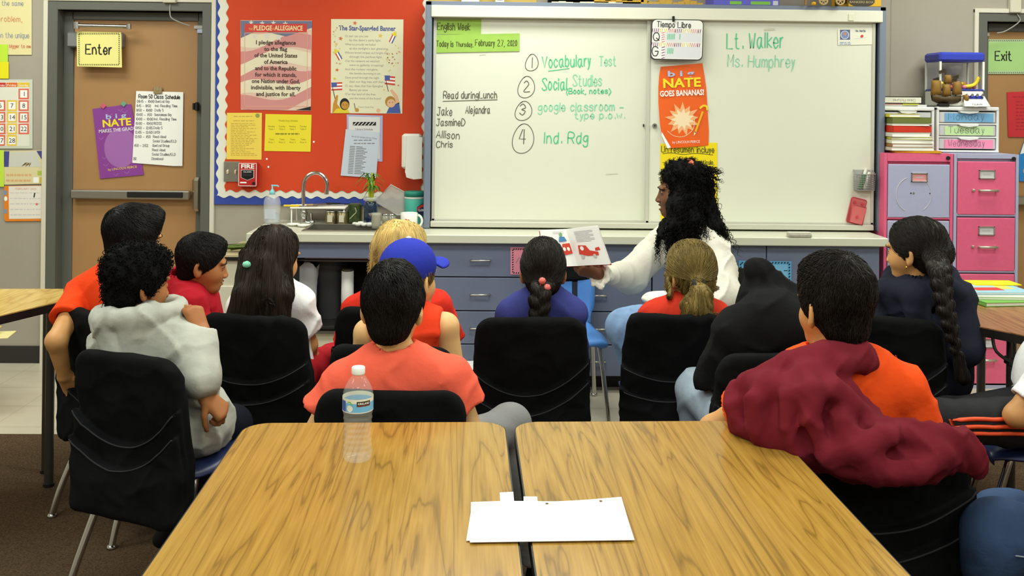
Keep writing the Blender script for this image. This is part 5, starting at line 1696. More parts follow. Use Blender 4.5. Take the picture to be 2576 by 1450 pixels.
# binder and loose sheets on the left tower
zt_ = at(2280, 269, YT)[2] + 0.001
xb = at(2278, 262, YT)[0]
t = empty('paper_pile', 'loose white sheets under the binder on the left drawer tower', 'papers', (xb, YT + 0.11, zt_))
MB().box((0, 0, 0.006), (0.25, 0.2, 0.012), mat('sheet_grey', (214, 216, 216), 0.8)).box((-0.07, -0.05, 0.0135), (0.1, 0.11, 0.003), mat('sheet_rose', (226, 140, 150), 0.7)).box((0.03, -0.055, 0.014), (0.09, 0.11, 0.004), mat('sheet_lemon', (226, 226, 40), 0.7)).build('sheets', t)
zz = zt_ + 0.0165
t = empty('binder', 'white binder with an upside down Class Pictures spine', 'binder', (at(2271, 246, YT)[0], YT + 0.11, zz))
w = at(2322, 246, YT)[0] - at(2220, 246, YT)[0]
b = MB()
b.box((0, 0, 0.002), (w, 0.2, 0.004), BLACKP)
b.box((0, 0, 0.039), (w, 0.2, 0.004), BLACKP)
b.box((0, -0.099, 0.0205), (w, 0.004, 0.04), BLACKP)
b.rect(-w / 2 + 0.004, 0.005, w / 2 - 0.006, 0.036, mat('binder_white', (222, 220, 206), 0.4), -0.1016, 0.0006)
b.build('cover', t)
b = MB()
b.hand('Class Pictures', 0, 0, 0.015, 0.0012, GREYINK, 0, width=0.13)
for v in b.v:
    v[:, 0] = 0.075 - v[:, 0]
    v[:, 2] = 0.026 - v[:, 2]
    v[:, 1] = -0.1024
b.build('lettering', t)
MB().box((0.0, 0, 0.0205), (w - 0.02, 0.18, 0.03), PAPER).build('pages', t)

# claw machine toy on the right tower
ztr = at(2430, 269, YT)[2] + 0.001
k = YT / F
cxm = at(2428, 268, YT)[0]
t = empty('claw_machine', 'toy claw machine with a blue roof standing on the day drawers', 'toy', (cxm, YT + 0.12, ztr))
PXm = lambda px: (px - 2428) * k
PZm = lambda py: (268 - py) * k
blue_r = mat('claw_blue', (52, 66, 178), 0.35)
b = MB()
b.box((PXm(2425), -0.0, PZm(141)), (PXm(2484) - PXm(2366), 0.2, PZm(129) - PZm(153)), blue_r, bev=0.012)
b.build('roof', t)
for px in (2370, 2481):
    for yy in (-0.088, 0.088):
        MB().box((PXm(px), yy, (PZm(153) + PZm(226)) / 2), (0.012, 0.012, PZm(153) - PZm(226)), WHITE, bev=0.002).build('post', t)
b = MB()
for px in (2370, 2481):
    b.box((PXm(px), 0, (PZm(153) + PZm(226)) / 2), (0.002, 0.166, PZm(153) - PZm(226)), mat('claw_window', (214, 216, 220), 0.1, alpha=0.25, spec=0.8))
b.box((PXm(2425), 0.088, (PZm(153) + PZm(226)) / 2), (PXm(2481) - PXm(2370) - 0.012, 0.002, PZm(153) - PZm(226)), mat('claw_window', (214, 216, 220), 0.1))
b.build('windows', t)
b = MB()
b.box((PXm(2425), 0.0, PZm(247)), (PXm(2482) - PXm(2368), 0.19, PZm(228) - PZm(267)), WHITE, bev=0.008)
b.box((PXm(2425), -0.0, PZm(225)), (PXm(2481) - PXm(2368), 0.19, 0.008), blue_r, bev=0.002)
b.add([(PXm(2428), -0.095, PZm(236)), (PXm(2480), -0.095, PZm(236)), (PXm(2486), -0.15, PZm(268) + 0.002), (PXm(2420), -0.15, PZm(268) + 0.002), (PXm(2428), -0.09, PZm(268) + 0.002), (PXm(2480), -0.09, PZm(268) + 0.002)], [(0, 3, 2, 1), (0, 4, 3), (1, 2, 5), (3, 4, 5, 2)], WHITE)
b.build('base', t)
MB().box((PXm(2456), -0.11, PZm(244)), (0.085, 0.02, 0.018), blue_r, bev=0.003).build('control_panel', t)
b = MB()
for px in (2444, 2457, 2471):
    b.cyl((PXm(px), -0.12, PZm(240)), (PXm(px), -0.132, PZm(238)), 0.008, CHROME, n=10)
b.build('joystick', t)
b = MB()
b.text('CLAW', 0, 0, 0.018, INK, 0, 0.06)
ang = math.atan2(0.055, PZm(236) - PZm(268))
for v in b.v:
    zz_ = v[:, 2].copy()
    v[:, 0] += PXm(2440)
    v[:, 2] = PZm(264) + zz_ * math.cos(ang)
    v[:, 1] = -0.1485 + zz_ * math.sin(ang)
b.build('lettering', t)
MB().lathe([(0.0, 0.0), (0.03, 0.004), (0.045, 0.03), (0.05, 0.06), (0.0, 0.06)], mat('claw_window', (214, 216, 220), 0.1), (PXm(2425), 0.0, PZm(153) - 0.07), 16).build('claw_housing', t)
rnd = random.Random(6)
for i in range(26):
    c = [(232, 130, 150), (236, 200, 60), (226, 110, 110), (240, 220, 90)][i % 4]
    bx = PXm(2382 + (i * 37 % 94))
    by = rnd.uniform(-0.07, 0.07)
    r = 0.012
    tag(MB().lathe([(0.0, 0.0), (r * 0.8, r * 0.35), (r, r), (r * 0.8, r * 1.65), (0.0, r * 2)], mat('sweet_%d' % (i % 4), c, 0.35), n=12).build('candy', None, (cxm + bx, YT + 0.12 + by, ztr + PZm(225) + 0.0045 + (0.021 if i > 15 else 0))), 'small bright sweet inside the toy claw machine', 'candy', 'sweets in the claw machine')
p0 = np.array((PXm(2440), -0.05, PZm(222) + 0.012))
b = MB().tube(smooth_line([(0, 0, 0.0), (0.05, 0, 0.008), (0.075, 0, 0.03), (0.082, 0, 0.06)], 5), [0.006] + [0.011] * 13 + [0.006, 0.004], mat('banana_yellow', (238, 205, 40), 0.5), 8)
tag(b.build('toy_banana', None, np.array((cxm, YT + 0.12, ztr)) + p0), 'yellow banana toy leaning in the claw machine window', 'toy')

# model sailing ship
o = (at(2395, 268, YT)[0], YT + 0.03 - 0.02, ztr)
o = (o[0] - 0.012, YT - 0.02 + 0.0, FZ)
o = (at(2388, 268, 5.265)[0], YT + 0.012, ztr)
t = empty('model_ship', 'brown model sailing ship standing in front of the claw machine', 'model ship', (o[0] - 0.01, YT + 0.012, ztr))
k = YT / F
sx = lambda px: (px - 2390) * k
sz = lambda py: (268 - py) * k
shipw = mat('ship_brown', (74, 56, 22), 0.6, vary=0.3, vscale=40)
V, Fc = [], []
n = 12
for i in range(n + 1):
    u = i / n
    x = sx(2360 + (2436 - 2360) * u)
    top = sz(244 - 5 * (2 * u - 1) ** 2 - (3 if u < 0.2 else 0))
    hw = 0.018 * math.sin(math.pi * min(1, 0.15 + 0.85 * u * (1 if u < 0.7 else 1))) + 0.002
    bot = sz(262 - 9 * abs(2 * u - 1) ** 3)
    V += [(x, -hw, top), (x, -hw * 0.7, (top + bot) / 2), (x, 0, bot), (x, hw * 0.7, (top + bot) / 2), (x, hw, top)]
for i in range(n):
    for j in range(4):
        a = i * 5 + j
        Fc.append((a, a + 5, a + 6, a + 1))
    Fc.append((i * 5, i * 5 + 4, i * 5 + 9, i * 5 + 5))
MB().add(V, Fc, shipw, True).build('hull', t)
MB().box((sx(2390), 0, 0.008), (0.06, 0.03, 0.016), BLACKP, bev=0.002).build('stand', t)
b = MB()
for px, yt in ((2370, 200), (2395, 176), (2422, 196)):
    b.cyl((sx(px), 0, sz(246)), (sx(px), 0, sz(yt)), 0.003, shipw, n=6)
b.cyl((sx(2432), 0, sz(244)), (sx(2452), 0, sz(236)), 0.0025, shipw, n=6)
b.build('masts', t)
sailm = mat('ship_sail', (140, 104, 40), 0.7)
for px, py0, py1, wd in ((2370, 202, 240, 24), (2397, 212, 242, 20), (2400, 188, 210, 18), (2424, 205, 238, 22), (2447, 238, 256, 14)):
    V, Fc = [], []
    for j in range(5):
        for i in range(5):
            u, v = i / 4 - 0.5, j / 4
            V.append((sx(px) + u * wd * k * (1 + 0.2 * v), -0.006 - 0.022 * (1 - 4 * u * u) * math.sin(math.pi * (0.2 + 0.7 * v)), sz(py0 + (py1 - py0) * v)))
    for j in range(4):
        for i in range(4):
            a = j * 5 + i
            Fc.append((a, a + 5, a + 6, a + 1))
    o_ = MB().add(V, Fc, sailm, True).build('sail', t)
    md = o_.modifiers.new('thickness', 'SOLIDIFY')
    md.thickness = 0.0012
flagm = mat('ship_flag', (58, 46, 26), 0.7)
for px, py in ((2376, 178), (2362, 198), (2412, 192), (2408, 200)):
    MB().add([(sx(px), 0, sz(py)), (sx(px + 16), -0.004, sz(py - 5)), (sx(px + 17), 0.0, sz(py + 4)), (sx(px + 3), 0, sz(py + 8))], [(0, 1, 2, 3)], flagm).build('flag', t)
# ------------------------------------------------------------------ tables
TZ = 0.745
oak = wood('table_oak_laminate', (163, 123, 51), (131, 98, 40), (176, 136, 61), 0.24, 12.0, 0.62, rings=9.0)
walnut = wood('table_walnut_laminate', (150, 104, 60), (118, 78, 42), (168, 120, 74), 0.3, 9.0, 1.2)
honey = wood('table_honey_laminate', (192, 158, 78), (176, 138, 60), (204, 174, 98), 0.3, 6.0, 1.2)
edge_m = mat('table_edge_black', (24, 22, 20), 0.5)
leg_m = mat('table_leg_grey', (92, 90, 86), 0.35, 0.7)


def rpoly(x0, y0, x1, y1, r, n=8):
    pts = []
    for cx_, cy_, a0 in ((x1 - r, y0 + r, -90), (x1 - r, y1 - r, 0), (x0 + r, y1 - r, 90), (x0 + r, y0 + r, 180)):
        for i in range(n + 1):
            a = math.radians(a0 + 90 * i / n)
            pts.append((cx_ + r * math.cos(a), cy_ + r * math.sin(a)))
    return pts


def table(label, origin, rz, w, l, top_m, r=0.06, z=TZ, legs=True):
    """origin: far right corner; the table runs w to the left and l towards the camera"""
    t = empty('table', label, 'table', (origin[0], origin[1], 0), rz)
    MB().slab(rpoly(-w + 0.003, -l + 0.003, -0.003, -0.003, r), z - 0.004, z, top_m).slab(rpoly(-w + 0.002, -l + 0.002, -0.002, -0.002, r), z - 0.03, z - 0.0041, mat('table_core', (150, 120, 70), 0.7)).build('tabletop', t)
    pts = rpoly(-w, -l, 0, 0, r + 0.002)
    b = MB()
    n = len(pts)
    V = [(x, y, zz) for zz in (z - 0.032, z - 0.001) for x, y in pts]
    inn = rpoly(-w + 0.003, -l + 0.003, -0.003, -0.003, r)
    V += [(x, y, zz) for zz in (z - 0.032, z - 0.001) for x, y in inn]
    Fc = []
    for i in range(n):
        j = (i + 1) % n
        Fc += [(i, j, j + n, i + n), (i + n, j + n, j + 3 * n, i + 3 * n), (j, i, i + 2 * n, j + 2 * n)]
    b.add(V, Fc, edge_m, False)
    b.build('edge_band', t)
    for sx, sy in ((0, 0), (1, 0), (0, 1), (1, 1)):
        x, y = -0.09 - sx * (w - 0.18), -0.12 - sy * (l - 0.24)
        b = MB()
        b.cyl((x, y, 0.012), (x, y, z - 0.034), 0.017, leg_m, n=12)
        b.cyl((x, y, 0.001), (x, y, 0.014), 0.021, BLACKP, n=12)
        b.build('leg', t)
    b = MB()
    b.box((-w / 2, -0.12, z - 0.055), (w - 0.2, 0.02, 0.045), leg_m)
    b.box((-w / 2, -l + 0.12, z - 0.055), (w - 0.2, 0.02, 0.045), leg_m)
    for sx in (0, 1):
        b.box((-0.09 - sx * (w - 0.18), -l / 2, z - 0.055), (0.02, l - 0.24, 0.045), leg_m)
    b.build('apron', t)
    return t


TR = 0.026
e1 = np.array((math.cos(TR), math.sin(TR)))
pL = atz(1271, 1061, TZ)
wL = np.linalg.norm((atz(1325, 1390, TZ) - atz(411, 1390, TZ))[:2])
table('wood grain classroom table with the water bottle on it', pL, TR, wL, 1.5, oak)
pR0 = atz(1291, 1061, TZ)
wR = np.linalg.norm((atz(2238, 1390, TZ) - atz(1338, 1390, TZ))[:2])
table('wood grain classroom table beside the person in the maroon jacket', (pR0[0] + wR * e1[0], pR0[1] + wR * e1[1]), TR, wR, 1.5, oak)


def poly_table(label, corners, top_m, leg_at, z=TZ):
    c = np.mean(corners, 0)
    t = empty('table', label, 'table', (c[0], c[1], 0))
    pts = [(p[0] - c[0], p[1] - c[1]) for p in corners]
    MB().slab(pts, z - 0.004, z, top_m).build('tabletop', t)
    big = [(x * 1.002, y * 1.002) for x, y in pts]
    MB().slab(big, z - 0.034, z - 0.0041, edge_m).build('edge_band', t)
    for p in leg_at:
        x, y = p[0] - c[0], p[1] - c[1]
        b = MB().cyl((x, y, 0.012), (x, y, z - 0.035), 0.017, leg_m, n=12).cyl((x, y, 0.001), (x, y, 0.014), 0.021, BLACKP, n=12)
        b.build('leg', t)
    return t


c0 = [atz(158, 757, TZ), atz(160, 727, TZ), atz(-330, 727, TZ), atz(-260, 855, TZ)]
poly_table('honey coloured wooden table at the left edge of the picture', c0, honey, [atz(128, 752, TZ), atz(120, 734, TZ), atz(-280, 736, TZ), atz(-220, 830, TZ)])
c1 = [atz(2438, 817, TZ), atz(2398, 738, TZ), atz(2700, 738, TZ), atz(2650, 858, TZ)]
t = poly_table('walnut coloured table with picture books in front of the pink filing cabinet', c1, walnut, [atz(2545, 822, TZ), atz(2470, 748, TZ), atz(2660, 748, TZ), atz(2628, 842, TZ)])
lp = atz(2545, 822, TZ) - np.array(t.location)
b = MB()
b.tube(smooth_line([(lp[0] - 0.07, lp[1], TZ - 0.04), (lp[0] - 0.06, lp[1] - 0.01, TZ - 0.09), (lp[0], lp[1] - 0.018, TZ - 0.125), (lp[0] + 0.06, lp[1] - 0.01, TZ - 0.09), (lp[0] + 0.07, lp[1], TZ - 0.04)], 4), 0.006, leg_m, 8)
b.box((lp[0], lp[1], TZ - 0.125), (0.036, 0.044, 0.03), leg_m, bev=0.004)
b.build('leg_brace', t)
# picture books on the walnut table
z = TZ + 0.001
for i, (w, l, h, c, px, py, rz, lab) in enumerate(((0.28, 0.24, 0.016, (110, 170, 70), 2512, 756, 0.12, 'green edged book at the bottom of the pile on the walnut table'), (0.26, 0.22, 0.012, (226, 222, 200), 2495, 752, -0.05, 'cream book in the middle of the pile on the walnut table'), (0.25, 0.21, 0.01, (150, 196, 214), 2490, 748, 0.05, 'pale blue picture book with a red title on the pile on the walnut table'))):
    p = atz(px, py, TZ)
    t = empty('book', lab, 'book', (p[0], p[1], z), rz, 'books on the walnut table')
    b = MB().box((0, 0, 0.001), (w, l, 0.002), mat('tb_%d' % i, c, 0.45)).box((0, 0, h - 0.001), (w, l, 0.002), mat('tb_%d' % i, c, 0.45)).box((-w / 2 + 0.001, 0, h / 2), (0.002, l, h), mat('tb_%d' % i, c, 0.45))
    if i == 2:
        b.box((-0.03, -0.03, h + 0.0002), (0.12, 0.06, 0.0006), mat('title_red', (206, 60, 50), 0.5))
        b.box((0.06, 0.0, h + 0.0002), (0.06, 0.07, 0.0006), mat('title_yellow', (230, 206, 90), 0.5))
        b.box((-0.03, 0.06, h + 0.0002), (0.14, 0.05, 0.0006), mat('cover_pale', (196, 216, 206), 0.5))
    b.build('cover', t)
    MB().box((0.002, 0, h / 2), (w - 0.006, l - 0.006, h - 0.0044), PAPER).build('pages', t)
    z += h + 0.0008
p = atz(2490, 735, TZ)
tag(MB().box((0, 0, 0.002), (0.2, 0.1, 0.004), mat('card_yellow', (240, 214, 10), 0.6)).build('yellow_card', None, (p[0], p[1] - 0.02, z + 0.0), 0.0), 'bright yellow card lying on the pile of picture books', 'card')
# low crate with papers at the left edge
p = at(10, 862, 4.6)
t = empty('crate', 'low wooden crate at the left edge against the wall side', 'crate', (p[0] - 0.43, 4.75, 0))
hz = p[2]
b = MB()
for s in (-1, 1):
    b.box((s * 0.24, 0, hz / 2), (0.02, 0.3, hz - 0.002), honey)
b.box((0, 0, hz - 0.01), (0.5, 0.3, 0.018), honey)
b.box((0, 0.14, hz / 2), (0.46, 0.02, hz - 0.04), honey)
b.build('crate_body', t)
for i, (dx, rz, lab, hh) in enumerate(((0.3, 0.2, 'cream paper lying on the low crate at the left edge', 0.004), (0.22, -0.3, 'yellowish card propped on the cream paper on the low crate', 0.03))):
    tag(MB().box((0, 0, hh / 2), (0.2, 0.15, 0.003 if i == 0 else 0.004), mat('loose_%d' % i, ((226, 214, 150), (214, 190, 100))[i], 0.7), rotx(0.0 if i == 0 else 0.25) if i else None).build('loose_paper', None, (t.location[0] + dx, 4.72, hz + 0.001 + (0.004 if i else 0)), rz), lab, 'paper')

# ------------------------------------------------------------------ water bottle and papers on the tables
p = atz(899, 1157, TZ)
t = empty('water_bottle', 'clear plastic water bottle with white cap and blue label on the left table', 'bottle', p, 0.0)
pet = mat('bottle_plastic', (236, 242, 242), 0.04, alpha=0.12, spec=1.0, coat=0.6)
H = 0.205
R0 = 0.0335
prof = [(0.0, 0.004), (0.02, 0.001), (0.028, 0.002), (0.0325, 0.01)]
for i in range(30):
    z = 0.014 + i * 0.0031
    waist = 1 - 0.07 * math.sin(math.pi * (z - 0.014) / 0.095)
    prof.append((R0 * waist * (1 - 0.065 * (0.5 + 0.5 * math.cos(i * 2 * math.pi / 4))), z))
prof += [(R0, 0.110), (R0 + 0.0002, 0.112), (R0 + 0.0002, 0.142), (R0, 0.146), (0.0325, 0.153), (0.0295, 0.163), (0.025, 0.172), (0.019, 0.181), (0.0142, 0.187), (0.0135, 0.19), (0.0135, 0.2)]
MB().lathe(prof, pet, n=40).build('body', t)
lm = mat('label_blue', (112, 184, 230), 0.35)
b = MB()
b.lathe([(R0 + 0.0006, 0.1125), (R0 + 0.0007, 0.1145)], WHITE, n=40)
b.lathe([(R0 + 0.0006, 0.1145), (R0 + 0.0007, 0.134)], lm, n=40)
b.lathe([(R0 + 0.0006, 0.134), (R0 + 0.0006, 0.143)], mat('label_cream', (226, 226, 206), 0.4), n=40)
def on_cyl(pts, m, r=R0 + 0.0012):
    k = len(pts)
    b.add([(r * math.sin(x / r), -r * math.cos(x / r), z) for x, z in pts], [list(range(k))], m)
def strip(x0, z0, x1, z1, m, r, n=6):
    for i in range(n):
        a, c_ = x0 + (x1 - x0) * i / n, x0 + (x1 - x0) * (i + 1) / n
        on_cyl([(a, z0), (c_, z0), (c_, z1), (a, z1)], m, r)
strip(-0.042, 0.1145, -0.026, 0.138, mat('label_navy', (60, 90, 180), 0.4), R0 + 0.0009)
strip(0.002, 0.130, 0.034, 0.1385, mat('label_black', (30, 28, 30), 0.4), R0 + 0.0010)
strip(0.002, 0.1275, 0.034, 0.130, mat('label_brown', (120, 50, 30), 0.4), R0 + 0.0010)
on_cyl([(-0.014 + 0.0075 * math.cos(a), 0.123 + 0.0075 * math.sin(a)) for a in np.linspace(0, 2 * math.pi, 16)[:-1]], mat('label_ring', (226, 232, 226), 0.4), R0 + 0.0011)
on_cyl([(-0.022, 0.137), (-0.012, 0.132), (-0.006, 0.131), (-0.013, 0.138)], mat('label_leaf', (100, 180, 80), 0.4), R0 + 0.0012)
V, Fc, w = font_mesh('KIRKLAND', 0.02, 0, 2)
kx = 0.027 / w
r = R0 + 0.0016
b.add([(r * math.sin((0.0045 + v[0] * kx) / r), -r * math.cos((0.0045 + v[0] * kx) / r), 0.1318 + v[1] * 0.0065) for v in V], Fc, PAPER)
b.build('label', t)
MB().lathe([(0.0, 0.2065), (0.0135, 0.2065), (0.0148, 0.205), (0.015, 0.193), (0.0145, 0.1905), (0.0138, 0.1905)], mat('cap_white', (232, 234, 232), 0.4), n=30).build('cap', t)

def sheet(name, label, corners, z, m, wav=0.0, n=12, cat='paper', thick=0.0012, holes=()):
    P = [atz(x, y, z) for x, y in corners]
    c = sum(P) / 4
    b = MB()
    V = []
    for j in range(n + 1):
        for i in range(n + 1):
            u, v = i / n, j / n
            p = (P[0] * (1 - u) + P[1] * u) * (1 - v) + (P[3] * (1 - u) + P[2] * u) * v - c
            V.append((p[0], p[1], thick + wav * (max(0, u - 0.55) * max(0, 0.6 - v) * 3 + 0.35 * (0.5 + 0.5 * math.sin(7 * u)) * (1 - v))))
    k = (n + 1) ** 2
    V += [(x, y, zz - thick) for x, y, zz in V]
    Fc = []
    for j in range(n):
        for i in range(n):
            a = j * (n + 1) + i
            Fc.append((a, a + n + 1, a + n + 2, a + 1))
            Fc.append((a + k, a + 1 + k, a + n + 2 + k, a + n + 1 + k))
    ring = [i for i in range(n + 1)] + [(j + 1) * (n + 1) - 1 for j in range(1, n + 1)] + [n * (n + 1) + i for i in range(n - 1, -1, -1)] + [j * (n + 1) for j in range(n - 1, 0, -1)]
    for q_ in range(len(ring)):
        a, b_ = ring[q_], ring[(q_ + 1) % len(ring)]
        Fc.append((a, b_, b_ + k, a + k))
    b.add(V, Fc, m, False)
    for u, v in holes:
        i, j = int(u * n), int(v * n)
        p = np.array(V[j * (n + 1) + i])
        b.lathe([(0.0, 0.0012), (0.0034, 0.0012)], mat('hole_brown', (110, 84, 40), 0.8), p, 10)
    return tag(b.build(name, None, (c[0], c[1], z)), label, cat)

PW = mat('sheet_white', (250, 250, 250), 0.7)
sheet('paper_sheet', 'lower white sheet peeking out under the top sheet across the table gap', [(1188, 1268), (1545, 1266), (1577, 1356), (1173, 1362)], TZ + 0.002, PW, 0.0, 6)
sheet('paper_sheet', 'top white punched sheet lying across the gap between the tables', [(1185, 1267), (1563, 1262), (1596, 1360), (1182, 1366)], TZ + 0.0036, PW, 0.007, 14, holes=((0.5, 0.08), (0.88, 0.1)))
sheet('index_tab', 'white divider tab sticking out left of the table gap', [(1257, 1241), (1291, 1239), (1294, 1274), (1259, 1274)], TZ + 0.0006, PW, 0.0, 3, 'tab', 0.0009)
sheet('index_tab', 'white divider tab sticking out right of the table gap', [(1317, 1251), (1351, 1251), (1354, 1274), (1318, 1274)], TZ + 0.0006, PW, 0.0, 3, 'tab', 0.0009)
# ------------------------------------------------------------------ implicit surfaces for cloth, hair and bodies
def nrm(v):
    v = np.asarray(v, float)
    return v / (np.linalg.norm(v) + 1e-12)


def smin(a, b, k):
    h = np.maximum(k - np.abs(a - b), 0) / k
    return np.minimum(a, b) - h * h * k * 0.25


def smax(a, b, k):
    return -smin(-a, -b, k)


def cone(P, a, b, ra, rb):
    a = np.asarray(a, np.float32)
    ba = np.asarray(b, np.float32) - a
    q = P - a
    t = np.clip((q @ ba) / (ba @ ba + 1e-12), 0, 1)
    d = q - t[:, None] * ba
    return np.sqrt(np.einsum('ij,ij->i', d, d)) - (ra + t * (rb - ra))


def ell(P, c, r, R=None):
    q = P - np.asarray(c, np.float32)
    if R is not None:
        q = q @ np.asarray(R, np.float32)
    r = np.asarray(r, np.float32)
    a = q / r
    k0 = np.sqrt(np.einsum('ij,ij->i', a, a))
    b = a / r
    k1 = np.sqrt(np.einsum('ij,ij->i', b, b)) + 1e-9
    return k0 * (k0 - 1) / k1


def chain(P, pts, rr, k=0.0):
    d = None
    for i in range(len(pts) - 1):
        e = cone(P, pts[i], pts[i + 1], rr[i], rr[i + 1])
        d = e if d is None else (smin(d, e, k) if k else np.minimum(d, e))
    return d


def vnoise(P, seed=0):
    i = np.floor(P).astype(np.int64)
    f = P - i
    f = f * f * (3 - 2 * f)
    def h(x, y, z):
        n = (x * 374761393 + y * 668265263 + z * 2147483647 + seed * 974634777) & 0xffffffff
        n = ((n ^ (n >> 13)) * 1274126177) & 0xffffffff
        return ((n ^ (n >> 16)) & 0xffff) / 65535.0
    x, y, z = i[:, 0], i[:, 1], i[:, 2]
    u, v, w = f[:, 0], f[:, 1], f[:, 2]
    r = 0
    for dx in (0, 1):
        for dy in (0, 1):
            for dz in (0, 1):
                r = r + h(x + dx, y + dy, z + dz) * (u if dx else 1 - u) * (v if dy else 1 - v) * (w if dz else 1 - w)
    return r


_RF1 = np.array(((0.82, 0.2, 0.54), (-0.1, 0.97, -0.2), (-0.56, 0.12, 0.82)), np.float32)
_RF2 = np.array(((0.78, -0.2, -0.6), (0.1, 0.97, -0.2), (0.62, 0.1, 0.78)), np.float32)


def folds(P, amp, scale=(9, 9, 5), seed=0):
    """cloth creases: long thin ridges in two slanting directions over soft hollows"""
    s = np.asarray(scale, np.float32) * np.array((1.5, 1.2, 0.75), np.float32)
    w = (vnoise(P * 7, seed + 11) - 0.5)[:, None] * 0.9
    out = 0
    for k, R in enumerate((_RF1, _RF2)):
        n = vnoise((P @ R) * s + w, seed + 5 * k)
        r = 1 - np.abs(2 * n - 1)
        out = out + r ** 4 * (0.9 - 0.2 * k)
    m = vnoise(P * 6, seed + 21)
    return -amp * (out * (0.35 + 1.1 * m) + 0.8 * (m - 0.5) - 0.28)


def sdf_mesh(fn, lo, hi, h, newton=2):
    lo, hi = np.asarray(lo, float), np.asarray(hi, float)
    B = 4
    nb = np.ceil((hi - lo) / (h * B)).astype(int) + 1
    n = nb * B
    cc = [lo[a] + (np.arange(nb[a]) + 0.5) * B * h - 0.5 * h for a in range(3)]
    G = np.stack(np.meshgrid(*cc, indexing='ij'), -1).reshape(-1, 3).astype(np.float32)
    cv = fn(G).reshape(nb)
    val = np.repeat(np.repeat(np.repeat(cv, B, 0), B, 1), B, 2).astype(np.float32)
    near = np.abs(val) < h * B * 1.35
    idx = np.argwhere(near)
    pts = (lo + idx * h).astype(np.float32)
    out = np.empty(len(pts), np.float32)
    for s in range(0, len(pts), 400000):
        out[s:s + 400000] = fn(pts[s:s + 400000])
    val[near] = out
    ins = val < 0
    c8 = [(dx, dy, dz) for dx in (0, 1) for dy in (0, 1) for dz in (0, 1)]
    def sl(A, d):
        return A[d[0]:n[0] - 1 + d[0], d[1]:n[1] - 1 + d[1], d[2]:n[2] - 1 + d[2]]
    cnt = sum(sl(ins, d).astype(np.int8) for d in c8)
    act = (cnt > 0) & (cnt < 8)
    ai = np.argwhere(act)
    if len(ai) == 0:
        return np.zeros((0, 3)), np.zeros((0, 4), int)
    cvs = {d: val[ai[:, 0] + d[0], ai[:, 1] + d[1], ai[:, 2] + d[2]] for d in c8}
    acc, num = np.zeros((len(ai), 3)), np.zeros(len(ai))
    for d in c8:
        for a in range(3):
            if d[a] == 0:
                e = list(d)
                e[a] = 1
                e = tuple(e)
                v0, v1 = cvs[d], cvs[e]
                m = (v0 < 0) != (v1 < 0)
                t = np.where(m, v0 / np.where(m, v0 - v1, 1), 0)
                p = np.array(d, float)[None, :].repeat(len(ai), 0)
                p[:, a] += t
                acc[m] += p[m]
                num[m] += 1
    V = lo + (ai + acc / num[:, None]) * h
    ids = -np.ones(act.shape, np.int64)
    ids[act] = np.arange(len(ai))
    Q = []
    for a in range(3):
        o = [x for x in range(3) if x != a]
        s0 = [slice(1, n[x] - 1) for x in range(3)]
        s0[a] = slice(0, n[a] - 1)
        s1 = list(s0)
        s1[a] = slice(1, n[a])
        A, Bv = ins[tuple(s0)], ins[tuple(s1)]
        for flip, m in ((False, A & ~Bv), (True, ~A & Bv)):
            e = np.argwhere(m)
            if len(e) == 0:
                continue
            e[:, o[0]] += 1
            e[:, o[1]] += 1
            def cell(da, db):
                k = e.copy()
                k[:, o[0]] -= da
                k[:, o[1]] -= db
                return ids[k[:, 0], k[:, 1], k[:, 2]]
            q4 = np.stack([cell(1, 1), cell(0, 1), cell(0, 0), cell(1, 0)], 1)
            if flip != (a == 1):
                q4 = q4[:, ::-1]
            Q.append(q4)
    Q = np.concatenate(Q)
    Q = Q[(Q >= 0).all(1)]
    V = V.astype(np.float32)
    for _ in range(newton):
        d = fn(V)
        g = grad(fn, V, d, h * 0.5)
        gg = np.einsum('ij,ij->i', g, g) + 1e-6
        st = np.clip(d / gg, -h * 0.6, h * 0.6)
        V = V - np.clip(st[:, None] * g, -h, h)
    return V, Q


def grad(fn, P, d, e):
    g = np.empty_like(P)
    for a in range(3):
        q = P.copy()
        q[:, a] += e
        g[:, a] = (fn(q) - d) / e
    return g


def mesh_obj(name, V, Q, m, parent=None, origin=(0, 0, 0), smooth=True):
    me = bpy.data.meshes.new(name)
    V = np.asarray(V, float) - np.asarray(origin, float)
    Q = np.asarray(Q)
    k = Q.shape[1]
    me.vertices.add(len(V))
    me.vertices.foreach_set('co', V.astype(np.float32).ravel())
    me.loops.add(Q.size)
    me.loops.foreach_set('vertex_index', Q.ravel().astype(np.int32))
    me.polygons.add(len(Q))
    me.polygons.foreach_set('loop_start', (np.arange(len(Q)) * k).astype(np.int32))
    me.polygons.foreach_set('loop_total', np.full(len(Q), k, np.int32))
    me.polygons.foreach_set('use_smooth', np.full(len(Q), smooth))
    me.materials.append(m)
    me.update()
    me.validate()
    o = bpy.data.objects.new(name, me)
    COL.objects.link(o)
    if parent is not None:
        o.parent = parent
    return o


def sdf_obj(name, fn, lo, hi, h, m, parent=None, origin=(0, 0, 0)):
    V, Q = sdf_mesh(fn, lo, hi, h)
    return mesh_obj(name, V, Q, m, parent, origin)


